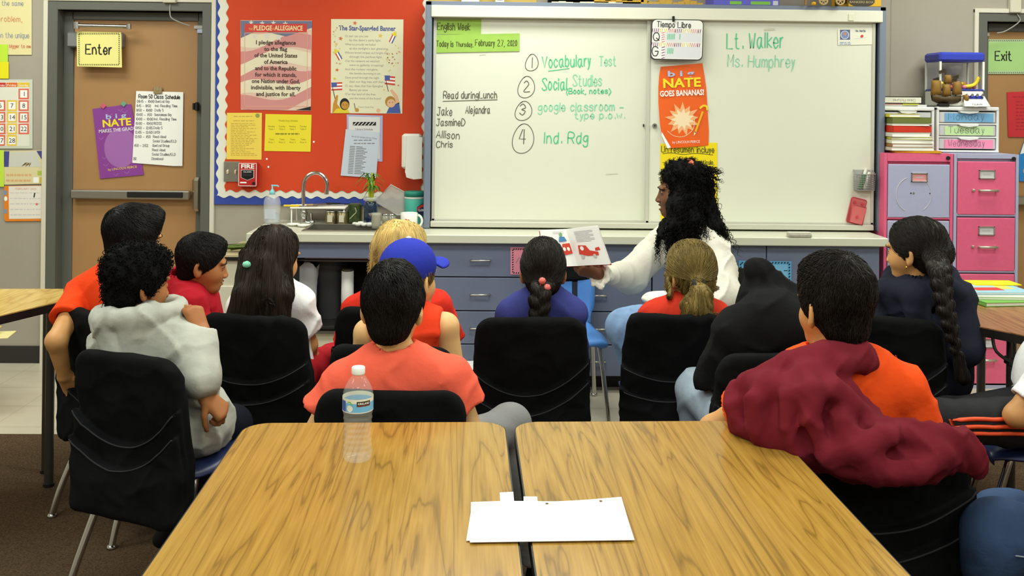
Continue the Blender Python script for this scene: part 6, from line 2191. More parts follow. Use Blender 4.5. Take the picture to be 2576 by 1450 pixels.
def strand_mesh(paths, r):
    """paths: (steps, n, 3) -> thin three sided tapering tubes"""
    S, N, _ = paths.shape
    T = np.gradient(paths, axis=0)
    T /= np.linalg.norm(T, axis=2, keepdims=True) + 1e-9
    ref = np.zeros_like(T)
    ref[..., 1] = 1.0
    ref[np.abs(T[..., 1]) > 0.9] = (1, 0, 0)
    A = np.cross(T, ref)
    A /= np.linalg.norm(A, axis=2, keepdims=True) + 1e-9
    Bn = np.cross(T, A)
    prof = (np.sin(np.linspace(0.55, math.pi * 0.97, S)) ** 0.6)[:, None, None] * r
    rings = [paths + prof * (math.cos(a) * A + math.sin(a) * Bn) for a in (0, 2.094, 4.189)]
    V = np.stack(rings, 2)                      # S,N,3,3
    ix = np.arange(S * N * 3).reshape(S, N, 3)
    Q = []
    for j in range(3):
        k = (j + 1) % 3
        Q.append(np.stack([ix[:-1, :, j], ix[:-1, :, k], ix[1:, :, k], ix[1:, :, j]], -1).reshape(-1, 4))
    return V.reshape(-1, 3), np.concatenate(Q)


def grow(fn, P, flow, steps, step, lift=0.002, jit=0.15, seed=0, curl=0.0, curl_f=0.0):
    """strands that follow a flow along the iso surface of fn"""
    rng = np.random.default_rng(seed)
    P = P.astype(np.float32).copy()
    out = [P.copy()]
    lifts = lift * rng.uniform(0.2, 1.4, len(P)).astype(np.float32)
    J = rng.normal(0, jit, P.shape).astype(np.float32)
    for s in range(steps):
        F_ = flow(P) + J
        F_ = F_ / (np.linalg.norm(F_, axis=1, keepdims=True) + 1e-9)
        d = fn(P)
        g = grad(fn, P, d, 0.003)
        g /= np.linalg.norm(g, axis=1, keepdims=True) + 1e-9
        F_ = F_ - g * np.einsum('ij,ij->i', F_, g)[:, None]
        F_ = F_ / (np.linalg.norm(F_, axis=1, keepdims=True) + 1e-9)
        P = P + F_ * step
        d = fn(P)
        P = P - g * np.clip(d - lifts, -0.012, 0.012)[:, None]
        out.append(P.copy())
    return np.stack(out)

# ------------------------------------------------------------------ chairs with cloth covers
cover_m = mat('chair_cover_cloth', (17, 18, 19), 0.95, vary=0.4, vscale=9, bump=0.3, bscale=60, spec=0.12)
hem_m = mat('chair_cover_hem', (54, 55, 58), 0.95, spec=0.1)
navyp = mat('chair_navy_plastic', (30, 40, 78), 0.35)
bluep = mat('chair_blue_plastic', (84, 140, 214), 0.35)
SEAT, TOPB = 0.43, 0.77


def yback(z):
    return np.where(z > 0.47, -0.245 + (TOPB - z) * 0.2, -0.185 - (0.47 - z) * 0.04)


def cover_fn(seed):
    def fn(P):
        x, z = P[:, 0], P[:, 2]
        y = P[:, 1] - yback(z)
        fo = folds(P, 0.006, (7, 3, 11), seed)
        def slab(hx, z0, z1, r, y0, hy):
            qx = np.abs(x) - (hx - r) + 0.02 * np.clip((z - 0.6) / 0.2, 0, 1)
            qz = np.abs(z - (z0 + z1) / 2) - ((z1 - z0) / 2 - r)
            d2 = np.sqrt(np.maximum(qx, 0) ** 2 + np.maximum(qz, 0) ** 2) + np.minimum(np.maximum(qx, qz), 0) - r
            dy = np.abs(y - y0) - hy
            return smax(d2, dy, 0.03)
        d = slab(0.207, 0.315, TOPB + 0.012, 0.05, 0.0, 0.026)
        sag = SAG * (1 - (x / 0.19) ** 2) * (1 + 0.3 * math.sin(seed))
        tilt = 0.12 * math.sin(seed * 2.1) * x
        top1 = 0.60 - sag + tilt
        p1 = smax(slab(0.211, 0.30, 0.66, 0.03, -0.03, 0.021), z - top1, 0.005)
        top2 = 0.525 - sag * 0.9 + tilt * 1.4
        p2 = smax(slab(0.214, 0.285, 0.6, 0.04, -0.054, 0.019), z - top2, 0.005)
        return np.minimum(np.minimum(smin(d, p1, 0.006), p2), 9) + fo
    def hem(k):
        x = np.linspace(-0.203, 0.203, 31)
        sag = SAG * (1 - (x / 0.19) ** 2) * (1 + 0.3 * math.sin(seed))
        z = (0.60 - sag + 0.12 * math.sin(seed * 2.1) * x) if k == 0 else (0.525 - sag * 0.9 + 0.168 * math.sin(seed * 2.1) * x)
        P = np.stack([x, np.full(31, -0.36), z - 0.003], 1).astype(np.float32)
        for _ in range(40):
            P[:, 1] += np.clip(fn(P) * 0.7, -0.02, 0.02)
        P[:, 1] = np.minimum(P[:, 1], -0.16)
        return [p + np.array((0, -0.0006, 0)) for p in P.astype(float)]
    return fn, hem


SAG = 0.075
COVERS = []
def cover_meshes():
    for sd in (1, 2, 4):
        fn, hem = cover_fn(sd)
        o = sdf_obj('cloth_cover', fn, (-0.25, -0.36, 0.24), (0.25, -0.08, 0.84), 0.0075, cover_m)
        b = MB()
        for k in (0, 1):
            b.tube(hem(k), 0.0026, hem_m, 5)
        h_ = b.build('pocket_hem')
        COVERS.append((o.data, h_.data))
        bpy.data.objects.remove(o)
        bpy.data.objects.remove(h_)


def shell_mesh(m, slots=False):
    prof = smooth_line([(0.205, SEAT - 0.03), (0.19, SEAT - 0.006), (0.10, SEAT), (-0.05, SEAT - 0.008), (-0.15, SEAT - 0.002), (-0.185, SEAT + 0.04), (-0.20, 0.52), (-0.223, 0.64), (-0.238, TOPB - 0.05), (-0.243, TOPB - 0.025)], 3)
    n, w = len(prof), 13
    V = []
    for side in (0, 1):
        for i, (y, z) in enumerate(prof):
            u = i / (n - 1)
            hw = 0.20 - 0.014 * min(1, max(0, (u - 0.45) / 0.15)) - 0.035 * math.exp(-((u - 0.5) / 0.12) ** 2) - (0.03 * max(0, (u - 0.94) / 0.06) ** 2) - 0.03 * max(0, (0.06 - u) / 0.06) ** 2
            a = prof[min(i + 1, n - 1)]
            c = prof[max(i - 1, 0)]
            t = nrm((a[0] - c[0], a[1] - c[1]))
            nn = (-t[1], t[0])            # seat: (.., down/back)
            for j in range(w):
                s = -1 + 2 * j / (w - 1)
                lip = 0.016 * max(0, abs(s) - 0.8) / 0.2 if u < 0.5 else -0.02 * s * s
                off = lip + (0.007 if side else 0)
                V.append((s * hw, y + nn[0] * off, z + nn[1] * off if u >= 0.5 else z - abs(off) if side == 0 else z - lip - 0.007))
    Fc = []
    k = n * w
    for i in range(n - 1):
        for j in range(w - 1):
            a = i * w + j
            hole = slots and i > n * 0.62 and i < n * 0.9 and j in (3, 8)
            if hole:
                continue
            Fc.append((a, a + 1, a + w + 1, a + w))
            Fc.append((a + k, a + w + k, a + w + 1 + k, a + 1 + k))
    for j in range(w - 1):
        Fc.append((j, j + k, j + 1 + k, j + 1))
        a = (n - 1) * w + j
        Fc.append((a, a + 1, a + 1 + k, a + k))
    for i in range(n - 1):
        a = i * w
        Fc.append((a, a + w, a + w + k, a + k))
        a = i * w + w - 1
        Fc.append((a, a + k, a + w + k, a + w))
    b = MB().add(V, Fc, m, True)
    o = b.build('seat_shell')
    d = o.data
    bpy.data.objects.remove(o)
    return d


_LEGS, _SHELLS = {}, {}
def chair(label, x, y, yaw, variant=0, cover=True, plastic=None, slots=False, group=None, name='classroom_chair'):
    if not COVERS:
        cover_meshes()
    plastic = plastic or navyp
    key = (plastic.name, slots)
    if key not in _SHELLS:
        _SHELLS[key] = shell_mesh(plastic, slots)
    if not _LEGS:
        for sx in (-1, 1):
            for sy in (1, -1):
                top = (sx * 0.15, 0.13 if sy > 0 else -0.12, SEAT - 0.022)
                foot = (sx * 0.20, 0.235 if sy > 0 else -0.275, 0.012)
                b = MB()
                b.tube(smooth_line([(sx * 0.06, top[1], SEAT - 0.022), (sx * 0.13, top[1], SEAT - 0.024), (top[0] + sx * 0.012, top[1] + sy * 0.008, SEAT - 0.05), (foot[0] * 0.95, top[1] * 0.25 + foot[1] * 0.75, 0.13), foot], 5), 0.0125, CHROME, 10)
                b.lathe([(0.001, 0.0005), (0.017, 0.001), (0.018, 0.008), (0.01, 0.018), (0.001, 0.02)], CHROME, (foot[0], foot[1], 0.0), 12)
                o = b.build('leg')
                _LEGS[(sx, sy)] = o.data
                bpy.data.objects.remove(o)
    t = empty(name, label, 'chair', (x, y, 0), -yaw, group)
    def part(nm, me):
        o = bpy.data.objects.new(nm, me)
        COL.objects.link(o)
        o.parent = t
        return o
    part('seat_shell', _SHELLS[key])
    for k_ in _LEGS:
        part('leg', _LEGS[k_])
    if cover:
        c = part('cloth_cover', COVERS[variant % 3][0])
        h_ = bpy.data.objects.new('pocket_hem', COVERS[variant % 3][1])
        COL.objects.link(h_)
        h_.parent = c
    return t


def fwd(a):
    return np.array((math.sin(a), math.cos(a), 0.0))


def rgt(a):
    return np.array((math.cos(a), -math.sin(a), 0.0))


def chair_at(label, px, py, D, yaw, **k):
    """the middle of the chair back's top edge stands at photo pixel (px, py), D away"""
    p = at(px, py, D) + fwd(yaw) * 0.25
    chair(label, p[0], p[1], yaw, **k)
    return np.array((p[0], p[1], 0.0))


rad = math.radians
SEATS = {}
SEATS['grey'] = chair_at('chair with a black cloth cover under the grey hoodie', 312, 884, 2.84, rad(24), variant=0)
SEATS['orange'] = chair_at('chair with a black cover partly hidden at the left, under the orange shirt', 226, 772, 3.42, rad(38), variant=1)
SEATS['longhair'] = chair_at('chair with a black cover under the long haired child in white', 636, 798, 3.36, rad(12), variant=2)
SEATS['polo'] = chair_at('chair hidden behind the grey hoodie, under the red polo shirt', 425, 740, 4.0, rad(48), variant=1)
SEATS['blonde'] = chair_at('chair with a black cover behind the capped child, under the blonde one', 975, 795, 3.5, rad(5), variant=1)
SEATS['cap'] = chair_at('chair with a black cover under the child in the blue cap', 985, 862, 2.95, rad(4), variant=2)
SEATS['coral'] = chair_at('chair with a black cover against the far edge of the left table', 981, 982, 2.50, rad(0), variant=1)
SEATS['navy'] = chair_at('chair with a black cover under the braided child in royal blue', 1336, 800, 3.35, rad(2), variant=0)
SEATS['pony'] = chair_at('chair with a black cover under the child with the ponytail', 1712, 815, 3.42, rad(5), variant=2)
SEATS['hood'] = chair_at('chair with a black cover under the black hooded sweatshirt', 1960, 882, 2.90, rad(-10), variant=1)
SEATS['braid'] = chair_at('chair with a black cover between the orange shirt and the long braid', 2225, 800, 3.40, rad(24), variant=0)
SEATS['maroon'] = chair_at('chair with a black cover under the maroon jacket, at the right table', 2255, 1088, 2.22, rad(-8), variant=2)
t = chair('empty bright blue slotted chair facing the children beside the reading woman', at(1421, 800, 4.74)[0], 4.74, rad(178), variant=0, cover=False, plastic=bluep, slots=True)
t.scale = (0.95, 0.95, 0.95)
b = MB()
b.box((0, -0.245, 0.71), (0.4, 0.05, 0.14), cover_m, rotx(0.15), 0.015)
b.build('headrest_cloth', t)
SEATS['woman'] = np.array((at(1770, 700, 4.5)[0], 4.52, 0))
chair('dark chair under the woman reading aloud', SEATS['woman'][0], SEATS['woman'][1], rad(-125), variant=0, cover=False, plastic=BLACKP)
pp = atz(2575, 1125, SEAT)
chair('navy chair without cover at the right edge, under the striped track pants', pp[0] + 0.12, pp[1] + 0.08, rad(-70), variant=0, cover=False)
SEATS['track'] = np.array((pp[0] + 0.12, pp[1] + 0.08, 0))
pp = atz(2590, 1420, SEAT)
chair('navy chair without cover at the bottom right corner, under the blue jeans', pp[0] + 0.24, pp[1] - 0.12, rad(-60), variant=0, cover=False)
SEATS['jeans'] = np.array((pp[0] + 0.24, pp[1] - 0.12, 0))
# ------------------------------------------------------------------ people
def skin(name, c):
    return mat(name, c, 0.5, vary=0.05, vscale=25, sss=0.12, spec=0.35)


SK_TAN = skin('skin_tan', (204, 150, 94))
SK_LIGHT = skin('skin_light', (228, 182, 124))
SK_BROWN = skin('skin_brown', (172, 112, 66))
SK_DEEP = skin('skin_deep', (112, 72, 48))
def hairmat(name, c, rough=0.42, vary=0.45):
    return mat(name, c, rough + 0.08, vary=vary, vscale=16, stretch=(1, 1, 0.25), spec=0.25)
H_BLACK = hairmat('hair_black', (24, 21, 20))
H_SOFT = hairmat('hair_soft_black', (34, 28, 24))
H_BROWN = hairmat('hair_brown', (126, 106, 56), 0.45)
H_DARKBROWN = hairmat('hair_dark_brown', (46, 36, 29), 0.4)
H_BLONDE = hairmat('hair_blonde', (204, 174, 108), 0.45, 0.3)
H_COIL = mat('hair_coiled_black', (13, 12, 12), 0.75, vary=0.3, vscale=30, spec=0.12)


def cloth(name, c, rough=0.85, vary=0.06):
    return mat(name, c, rough, vary=vary, vscale=14, bump=0.4, bscale=55, spec=0.15)


def head_frame(yaw, pitch=0.0, roll=0.0):
    f, r, u = fwd(yaw), rgt(yaw), np.array((0, 0, 1.0))
    c, s = math.cos(pitch), math.sin(pitch)
    f, u = f * c - u * s, u * c + f * s
    c, s = math.cos(roll), math.sin(roll)
    r, u = r * c - u * s, u * c + r * s
    return np.stack([r, f, u], 1)


def head_sdf(L, fem=0.0, mouth=0.0):
    """head in its own frame, chin to crown about 0.23"""
    A = L.copy()
    A[:, 0] = np.abs(A[:, 0])
    d = ell(A, (0, -0.014, 0.03), (0.075, 0.094, 0.084))
    d = smin(d, ell(A, (0, 0.03, -0.034), (0.056, 0.058, 0.072)), 0.04)
    d = smin(d, ell(A, (0.036, 0.048, -0.03), (0.026, 0.03, 0.03)), 0.03)
    d = smin(d, cone(A, (0, 0.06, -0.09), (0.02, 0.054, -0.087), 0.024, 0.021), 0.03)
    d = smin(d, ell(A, (0.03, 0.078, 0.028), (0.028, 0.012, 0.008)), 0.015)
    d = smax(d, -ell(A, (0.032, 0.1, 0.004), (0.019, 0.018, 0.013)), 0.016)
    d = smin(d, ell(A, (0.032, 0.0745, 0.003), (0.0135, 0.0135, 0.0115)), 0.004)
    d = smin(d, cone(A, (0, 0.08, 0.01), (0, 0.0985, -0.029), 0.0075, 0.0115), 0.014)
    d = smin(d, ell(A, (0.0115, 0.094, -0.034), (0.009, 0.011, 0.008)), 0.006)
    d = smin(d, ell(A, (0, 0.084, -0.0555 + mouth * 0.002), (0.021, 0.0105, 0.0062)), 0.006)
    d = smin(d, ell(A, (0, 0.082, -0.069 - mouth * 0.007), (0.018, 0.0105, 0.0072)), 0.006)
    d = smax(d, -ell(A, (0, 0.093, -0.0622 - mouth * 0.0025), (0.02, 0.012, 0.0014 + mouth * 0.0045)), 0.003)
    c, s = math.cos(0.5), math.sin(0.5)
    q = A - np.array((0.079, -0.016, -0.008), np.float32)
    qx, qy = q[:, 0] * c + q[:, 1] * s, -q[:, 0] * s + q[:, 1] * c
    q = np.stack([qx, qy + 0.25 * q[:, 2] * 0 , q[:, 2]], 1)
    e = ell(q, (0, 0, 0.0), (0.0085, 0.021, 0.033))
    e = smax(e, -ell(q, (0.010, 0.002, 0.003), (0.008, 0.012, 0.02)), 0.005)
    e = smin(e, ell(q, (-0.002, 0.004, -0.026), (0.007, 0.009, 0.009)), 0.008)
    d = smin(d, e, 0.007)
    return d


def hand_prims(W, D, N, side, s=1.0, curl=(0.4, 0.5, 0.4), thumb=0.7, spread=0.0):
    """(palm cones, finger cones): palm faces N, fingers run along D; side +1 right hand, -1 left"""
    D = nrm(D)
    N = nrm(np.asarray(N) - D * (np.asarray(N) @ D))
    T = -np.cross(N, D) * side
    palm, fing = [], []
    offs = (0.027, 0.009, -0.009, -0.026)
    lens = (0.068, 0.077, 0.071, 0.056)
    kn = (0.086, 0.09, 0.086, 0.077)
    for o, L, k in zip(offs, lens, kn):
        K = W + (D * k + T * o) * s
        palm.append((W + (T * o * 0.6 + D * 0.008) * s, K, 0.015 * s, 0.0125 * s))
        p, a = K, 0.0
        rr = (0.0098, 0.0088, 0.008, 0.0068)
        for j, f in enumerate((0.44, 0.31, 0.25)):
            a += curl[j] * (1 + 0.08 * (o < 0))
            q = p + (D * math.cos(a) + N * math.sin(a) + T * spread * o * 8) * L * f * s
            fing.append((p, q, rr[j] * s, rr[j + 1] * s))
            p = q
    B0 = W + (D * 0.02 + T * 0.022) * s
    d1 = nrm(D * 0.62 + T * 0.68 + N * thumb * 0.6)
    M = B0 + d1 * 0.042 * s
    d2 = nrm(D * 0.85 + T * 0.25 + N * thumb)
    E = M + d2 * 0.032 * s
    d3 = nrm(D * 0.9 + T * 0.0 + N * thumb * 1.1)
    G = E + d3 * 0.026 * s
    fing += [(B0, M, 0.015 * s, 0.011 * s), (M, E, 0.0105 * s, 0.0095 * s), (E, G, 0.0095 * s, 0.0078 * s)]
    return palm, fing


def hand_sdf(P, prims):
    palm, fing = prims
    d = None
    for a, b_, ra, rb in palm:
        e = cone(P, a, b_, ra, rb)
        d = e if d is None else smin(d, e, 0.014)
    f = None
    for a, b_, ra, rb in fing:
        e = cone(P, a, b_, ra, rb)
        f = e if f is None else np.minimum(f, e)
    return smin(d, f, 0.006)


class Fig:
    def __init__(g, label, seat, yaw, lsh, rsh, head, hs=1.0, hyaw=0.0, hp=0.0, hr=0.0, s=0.9, skin=None, la=None, ra=None, ll=None, rl=None,
                 lh=None, rh=None, hips=None, mouth=0.0, bh=0.0065, neck=None, seated_back=0.09):
        g.label, g.s, g.yaw, g.skin = label, s, yaw, skin
        g.f, g.r, g.u = fwd(yaw), rgt(yaw), np.array((0, 0, 1.0))
        g.root = empty('person', label, 'person', (seat[0], seat[1], 0))
        g.o = np.array((seat[0], seat[1], 0.0))
        g.hips = hips if hips is not None else np.array((seat[0], seat[1], SEAT + 0.10)) - g.f * seated_back
        g.lsh, g.rsh, g.head, g.hs = lsh, rsh, head, hs
        g.R = head_frame(hyaw, hp, hr)
        mid = (lsh + rsh) / 2
        g.N = neck if neck is not None else mid * 0.72 + head * 0.28 - g.R[:, 1] * 0.012
        U = nrm(g.N - g.hips)
        Rv = nrm(rsh - lsh)
        Rv = nrm(Rv - U * (Rv @ U))
        Fv = np.cross(U, Rv)
        g.T = np.stack([Rv, Fv, U], 1)
        g.L = np.linalg.norm(g.N - g.hips)
        g.sw = np.linalg.norm(rsh - lsh) / 2
        def dl(sg):
            hj = g.hips + g.r * sg * 0.075 * s - g.u * 0.012
            kn = hj + g.f * 0.36 * s + g.r * sg * 0.02 - g.u * 0.02
            an = kn + g.f * 0.03 - g.u * (kn[2] - 0.085)
            return [kn, an]
        def da(sg, sh):
            el = sh - g.u * 0.2 * s + g.r * sg * 0.045 + g.f * 0.06
            wr = el + g.f * 0.17 * s - g.r * sg * 0.06 - g.u * 0.07
            return [el, wr]
        g.la, g.ra = la or da(-1, lsh), ra or da(1, rsh)
        g.ll, g.rl = ll or dl(-1), rl or dl(1)
        g.lhj = g.hips - g.r * 0.075 * s - g.u * 0.012
        g.rhj = g.hips + g.r * 0.075 * s - g.u * 0.012
        def dh(arm, sg, spec):
            if spec is not None:
                return hand_prims(arm[1], spec[0], spec[1], sg, s * 0.98, **(spec[2] if len(spec) > 2 else {}))
            return hand_prims(arm[1], nrm(arm[1] - arm[0]) + g.f * 0.3, -g.u * 0.8 - g.r * sg * 0.5, sg, s * 0.95, (0.45, 0.5, 0.4))
        g.lhp, g.rhp = dh(g.la, -1, lh), dh(g.ra, 1, rh)
        g.mouth = mouth
        pts = np.array([g.hips, lsh, rsh, head, *g.la, *g.ra, *g.ll, *g.rl])
        g.lo, g.hi = pts.min(0) - 0.2, pts.max(0) + 0.2
        g.lo[2] = max(g.lo[2], -0.02)
        g.alo = np.minimum.reduce([g.hips, lsh, rsh, *g.la, *g.ra]) - 0.16
        g.ahi = np.maximum.reduce([g.hips, lsh, rsh, *g.la, *g.ra]) + np.array((0.16, 0.16, 0.2))
        g.body = sdf_obj('body', g.body_fn, g.lo, g.hi, bh, skin, g.root, g.o)

    def W(g, x, y, z):
        return g.head + g.R @ (np.array((x, y, z)) * g.hs)

    def local(g, P):
        return ((P - g.head.astype(np.float32)) @ g.R.astype(np.float32)) / g.hs

    def torso(g, P, o=0.0, belly=0.0):
        q = (P - g.hips.astype(np.float32)) @ g.T.astype(np.float32)
        q = q / np.array((1, 0.66, 1), np.float32)
        s = g.s
        d = cone(q, (0, 0, 0.0), (0, 0, g.L - 0.11 * s), 0.125 * s + belly, g.sw * 0.86) * 0.8
        d = smin(d, ell(P, g.hips - g.u * 0.01, (0.135 * s, 0.11 * s, 0.10 * s), np.stack([g.r, g.f, g.u], 1)), 0.04)
        U = g.T[:, 2]
        t = chain(P, [g.lsh, g.N - U * 0.035, g.rsh], [0.05 * s, 0.052 * s, 0.05 * s])
        d = smin(d, t, 0.05)
        d = smin(d, cone(P, g.N + U * 0.02, g.lsh, 0.036 * s, 0.044 * s), 0.03)
        d = smin(d, cone(P, g.N + U * 0.02, g.rsh, 0.036 * s, 0.044 * s), 0.03)
        return d - o

    def neck_pts(g):
        return g.N - g.T[:, 2] * 0.03, g.W(0, -0.022, -0.045)

    def body_fn(g, P):
        s = g.s
        d = g.torso(P, -0.008)
        a, b_ = g.neck_pts()
        d = smin(d, cone(P, a, b_, 0.05 * g.hs, 0.048 * g.hs), 0.03)
        for sh, arm, hp in ((g.lsh, g.la, g.lhp), (g.rsh, g.ra, g.rhp)):
            e = smin(cone(P, sh, arm[0], 0.047 * s, 0.037 * s), cone(P, arm[0], arm[1], 0.038 * s, 0.025 * s), 0.02)
            e = smin(e, hand_sdf(P, hp), 0.012)
            d = smin(d, e, 0.02)
        for hj, leg in ((g.lhj, g.ll), (g.rhj, g.rl)):
            e = smin(cone(P, hj, leg[0], 0.078 * s, 0.05 * s), cone(P, leg[0], leg[1], 0.052 * s, 0.034 * s), 0.03)
            toe = leg[1] + g.f * 0.1 * s - g.u * 0.04
            e = smin(e, cone(P, leg[1] - g.u * 0.015, toe, 0.034 * s, 0.026 * s), 0.02)
            d = smin(d, e, 0.03)
        L = g.local(P)
        d = smin(d, head_sdf(L, mouth=g.mouth) * g.hs, 0.012)
        return d

    # ---- clothes
    def shirt(g, m, kind='tee', loose=0.012, amp=0.007, fs=(9, 9, 6), seed=0, sl=0.62, neck_r=0.06, neck_up=0.045, sleeve_r=0.062, name='shirt', hem=None, extra=None, cut=None, h=0.0085, collar=True, puff=None, low=0.06, lap=True):
        s = g.s
        a, b_ = g.neck_pts()
        U = g.T[:, 2]
        nx = nrm(b_ - a)
        nc = g.N + U * neck_up * s
        def fn(P):
            d = g.torso(P, loose)
            d = smax(d, -((P - (g.hips - g.u * low).astype(np.float32)) @ g.u.astype(np.float32)), 0.01)
            if kind in ('tee', 'long'):
                for sh, arm in ((g.lsh, g.la), (g.rsh, g.ra)):
                    dr = nrm(arm[0] - sh)
                    Ln = np.linalg.norm(arm[0] - sh)
                    if kind == 'tee':
                        E = sh + dr * Ln * sl
                        e = cone(P, sh - dr * 0.0, E + dr * 0.06, sleeve_r * 0.95 * s, sleeve_r * 1.12 * s)
                        pl = (P - E.astype(np.float32)) @ dr.astype(np.float32)
                        e = smax(e, pl, 0.006)
                        inn = cone(P, E - dr * 0.03, E + dr * 0.05, 0.044 * s, 0.05 * s)
                        e = np.maximum(e, -inn)
                    else:
                        pr = puff or (0.06, 0.054, 0.038)
                        e = smin(cone(P, sh, arm[0], pr[0] * s, pr[1] * s), cone(P, arm[0], arm[1], pr[1] * s, pr[2] * s), 0.02)
                        dw = nrm(arm[1] - arm[0])
                        e = smax(e, (P - (arm[1] - dw * 0.005).astype(np.float32)) @ dw.astype(np.float32), 0.006)
                    d = smin(d, e, 0.012)
            elif kind == 'sleeveless':
                for sh, arm in ((g.lsh, g.la), (g.rsh, g.ra)):
                    ax = nrm(sh - g.N)
                    d = smax(d, (P - (sh - ax * 0.012).astype(np.float32)) @ nrm(ax + 0.15 * U).astype(np.float32), 0.012)
            if extra is not None:
                d = extra(P, d)
            for hj, leg in ((g.lhj, g.ll), (g.rhj, g.rl)) if lap else ():
                d = smax(d, -cone(P, hj + (leg[0] - hj) * 0.3, leg[0], 0.086 * s + 0.034, 0.06 * s + 0.034), 0.008)
            if amp:
                d = d + folds(P, amp, fs, seed)
            if neck_r:
                d = smax(d, -ell(P, nc, (neck_r * s, neck_r * s, 0.07 * s), g.T), 0.006)
            if collar:
                rel = P - (g.N + U * 0.012 * s).astype(np.float32)
                q = rel @ g.T.astype(np.float32)
                rho = np.sqrt(q[:, 0] ** 2 + (q[:, 1] * 1.08) ** 2)
                tor = np.sqrt((rho - (neck_r + 0.002) * s) ** 2 + ((q[:, 2] - 0.2 * q[:, 1] * -1 * 0.6) * 0.55) ** 2) - 0.0065
                d = smin(d, tor, 0.006)
            if cut is not None:
                d = cut(P, d)
            return d
        g.shirt_fn = fn
        lo, hi = g.alo, g.ahi
        return sdf_obj(name, fn, lo, hi, h, m, g.root, g.o)

    def trousers(g, m, loose=0.012, amp=0.006, seed=5, top=0.035, end=0.03, name='trousers', h=0.0095, fs=(8, 8, 8), short=None):
        s = g.s
        def fn(P):
            d = ell(P, g.hips - g.u * 0.012, (0.14 * s + loose, 0.115 * s + loose, 0.11 * s + loose), np.stack([g.r, g.f, g.u], 1))
            d = smax(d, (P - (g.hips + g.u * top).astype(np.float32)) @ g.u.astype(np.float32), 0.01)
            for hj, leg in ((g.lhj, g.ll), (g.rhj, g.rl)):
                kn, an = leg
                e = smin(cone(P, hj, kn, 0.08 * s + loose, 0.054 * s + loose), cone(P, kn, an, 0.056 * s + loose, 0.042 * s + loose), 0.03)
                dw = nrm(an - kn)
                e = smax(e, (P - (an - dw * end).astype(np.float32)) @ dw.astype(np.float32), 0.008)
                d = smin(d, e, 0.035)
            return d + folds(P, amp, fs, seed)
        g.trouser_fn = fn
        pts = np.array([g.hips, *g.ll, *g.rl])
        return sdf_obj(name, fn, pts.min(0) - 0.18, pts.max(0) + 0.18, h, m, g.root, g.o)

    def shoes(g, m, sole=None, dirs=(None, None)):
        for i, leg in enumerate((g.ll, g.rl)):
            an = leg[1]
            f = dirs[i] if dirs[i] is not None else g.f
            f = nrm(f)
            up = nrm(g.u - f * f[2])
            R = np.stack([np.cross(f, up), f, up], 1)
            def fn(P):
                d = cone(P, an - up * 0.045 - f * 0.02, an + f * 0.115 * g.s - up * 0.05, 0.036 * g.s, 0.032 * g.s)
                d = smin(d, cone(P, an + up * 0.01, an - up * 0.04, 0.038 * g.s, 0.04 * g.s), 0.03)
                return smax(d, -((P - (an - up * 0.078).astype(np.float32)) @ up.astype(np.float32)), 0.006)
            sdf_obj('shoe', fn, an - 0.2, an + 0.2, 0.008, m, g.root, g.o)

    def stick(g, pts, off):
        P = np.array(pts, np.float32)
        for _ in range(8):
            d = g.body_fn(P)
            n = grad(g.body_fn, P, d, 0.002)
            n /= np.linalg.norm(n, axis=1, keepdims=True) + 1e-9
            P = P - n * np.clip(d - off, -0.01, 0.01)[:, None]
        return [p - g.o for p in P.astype(float)]

    def eyes(g, iris=(50, 32, 20)):
        for sx in (-1, 1):
            b = MB()
            c = g.W(0.032 * sx, 0.0755, 0.003) - g.o
            V = []
            r = 0.0122 * g.hs
            prof = [(r * math.sin(a), r * math.cos(a)) for a in np.linspace(0.0, math.pi, 9)]
            M = np.stack([g.R[:, 0], g.R[:, 2], g.R[:, 1]], 1)
            b.lathe(prof, mat('eye_white', (214, 206, 196), 0.25), c, 14, R=M)
            b.lathe([(0.0, r * 1.03), (r * 0.3, r * 0.99), (r * 0.52, r * 0.875)], mat('iris_%d' % iris[0], iris, 0.15), c, 12, R=M)
            b.build('eye', g.root)
            b = MB()
            pts = g.stick([g.W(sx * x, y, z) for x, y, z in ((0.013, 0.0935, 0.0265), (0.026, 0.0925, 0.0295), (0.04, 0.083, 0.027), (0.05, 0.072, 0.019))], 0.001)
            b.tube(smooth_line(pts, 3), [0.0022] * 4 + [0.0034] * 3 + [0.0026] * 2 + [0.001], H_BLACK, 6)
            b.build('eyebrow', g.root)
            b = MB()
            pts = g.stick([g.W(sx * x, y, z) for x, y, z in ((0.02, 0.0845, 0.0035), (0.026, 0.0885, 0.0105), (0.035, 0.0875, 0.011), (0.045, 0.079, 0.004))], 0.0008)
            b.tube(smooth_line(pts, 3), 0.0014, H_BLACK, 5)
            b.build('eyelash', g.root)

    def lips(g, m):
        b = MB()
        for z, y, w, r in ((-0.0548 + g.mouth * 0.002, 0.0925, 0.018, 0.0042), (-0.0695 - g.mouth * 0.007, 0.0905, 0.015, 0.005)):
            pts = [g.W(x, y - 0.9 * x * x / 0.02, z + (0.001 if abs(x) < 0.004 else 0)) - g.o for x in np.linspace(-w, w, 9)]
            b.tube(pts, [r * (0.35 + 0.65 * math.sin(math.pi * (i + 0.5) / 9)) for i in range(9)], m, 8)
        b.build('lips', g.root)

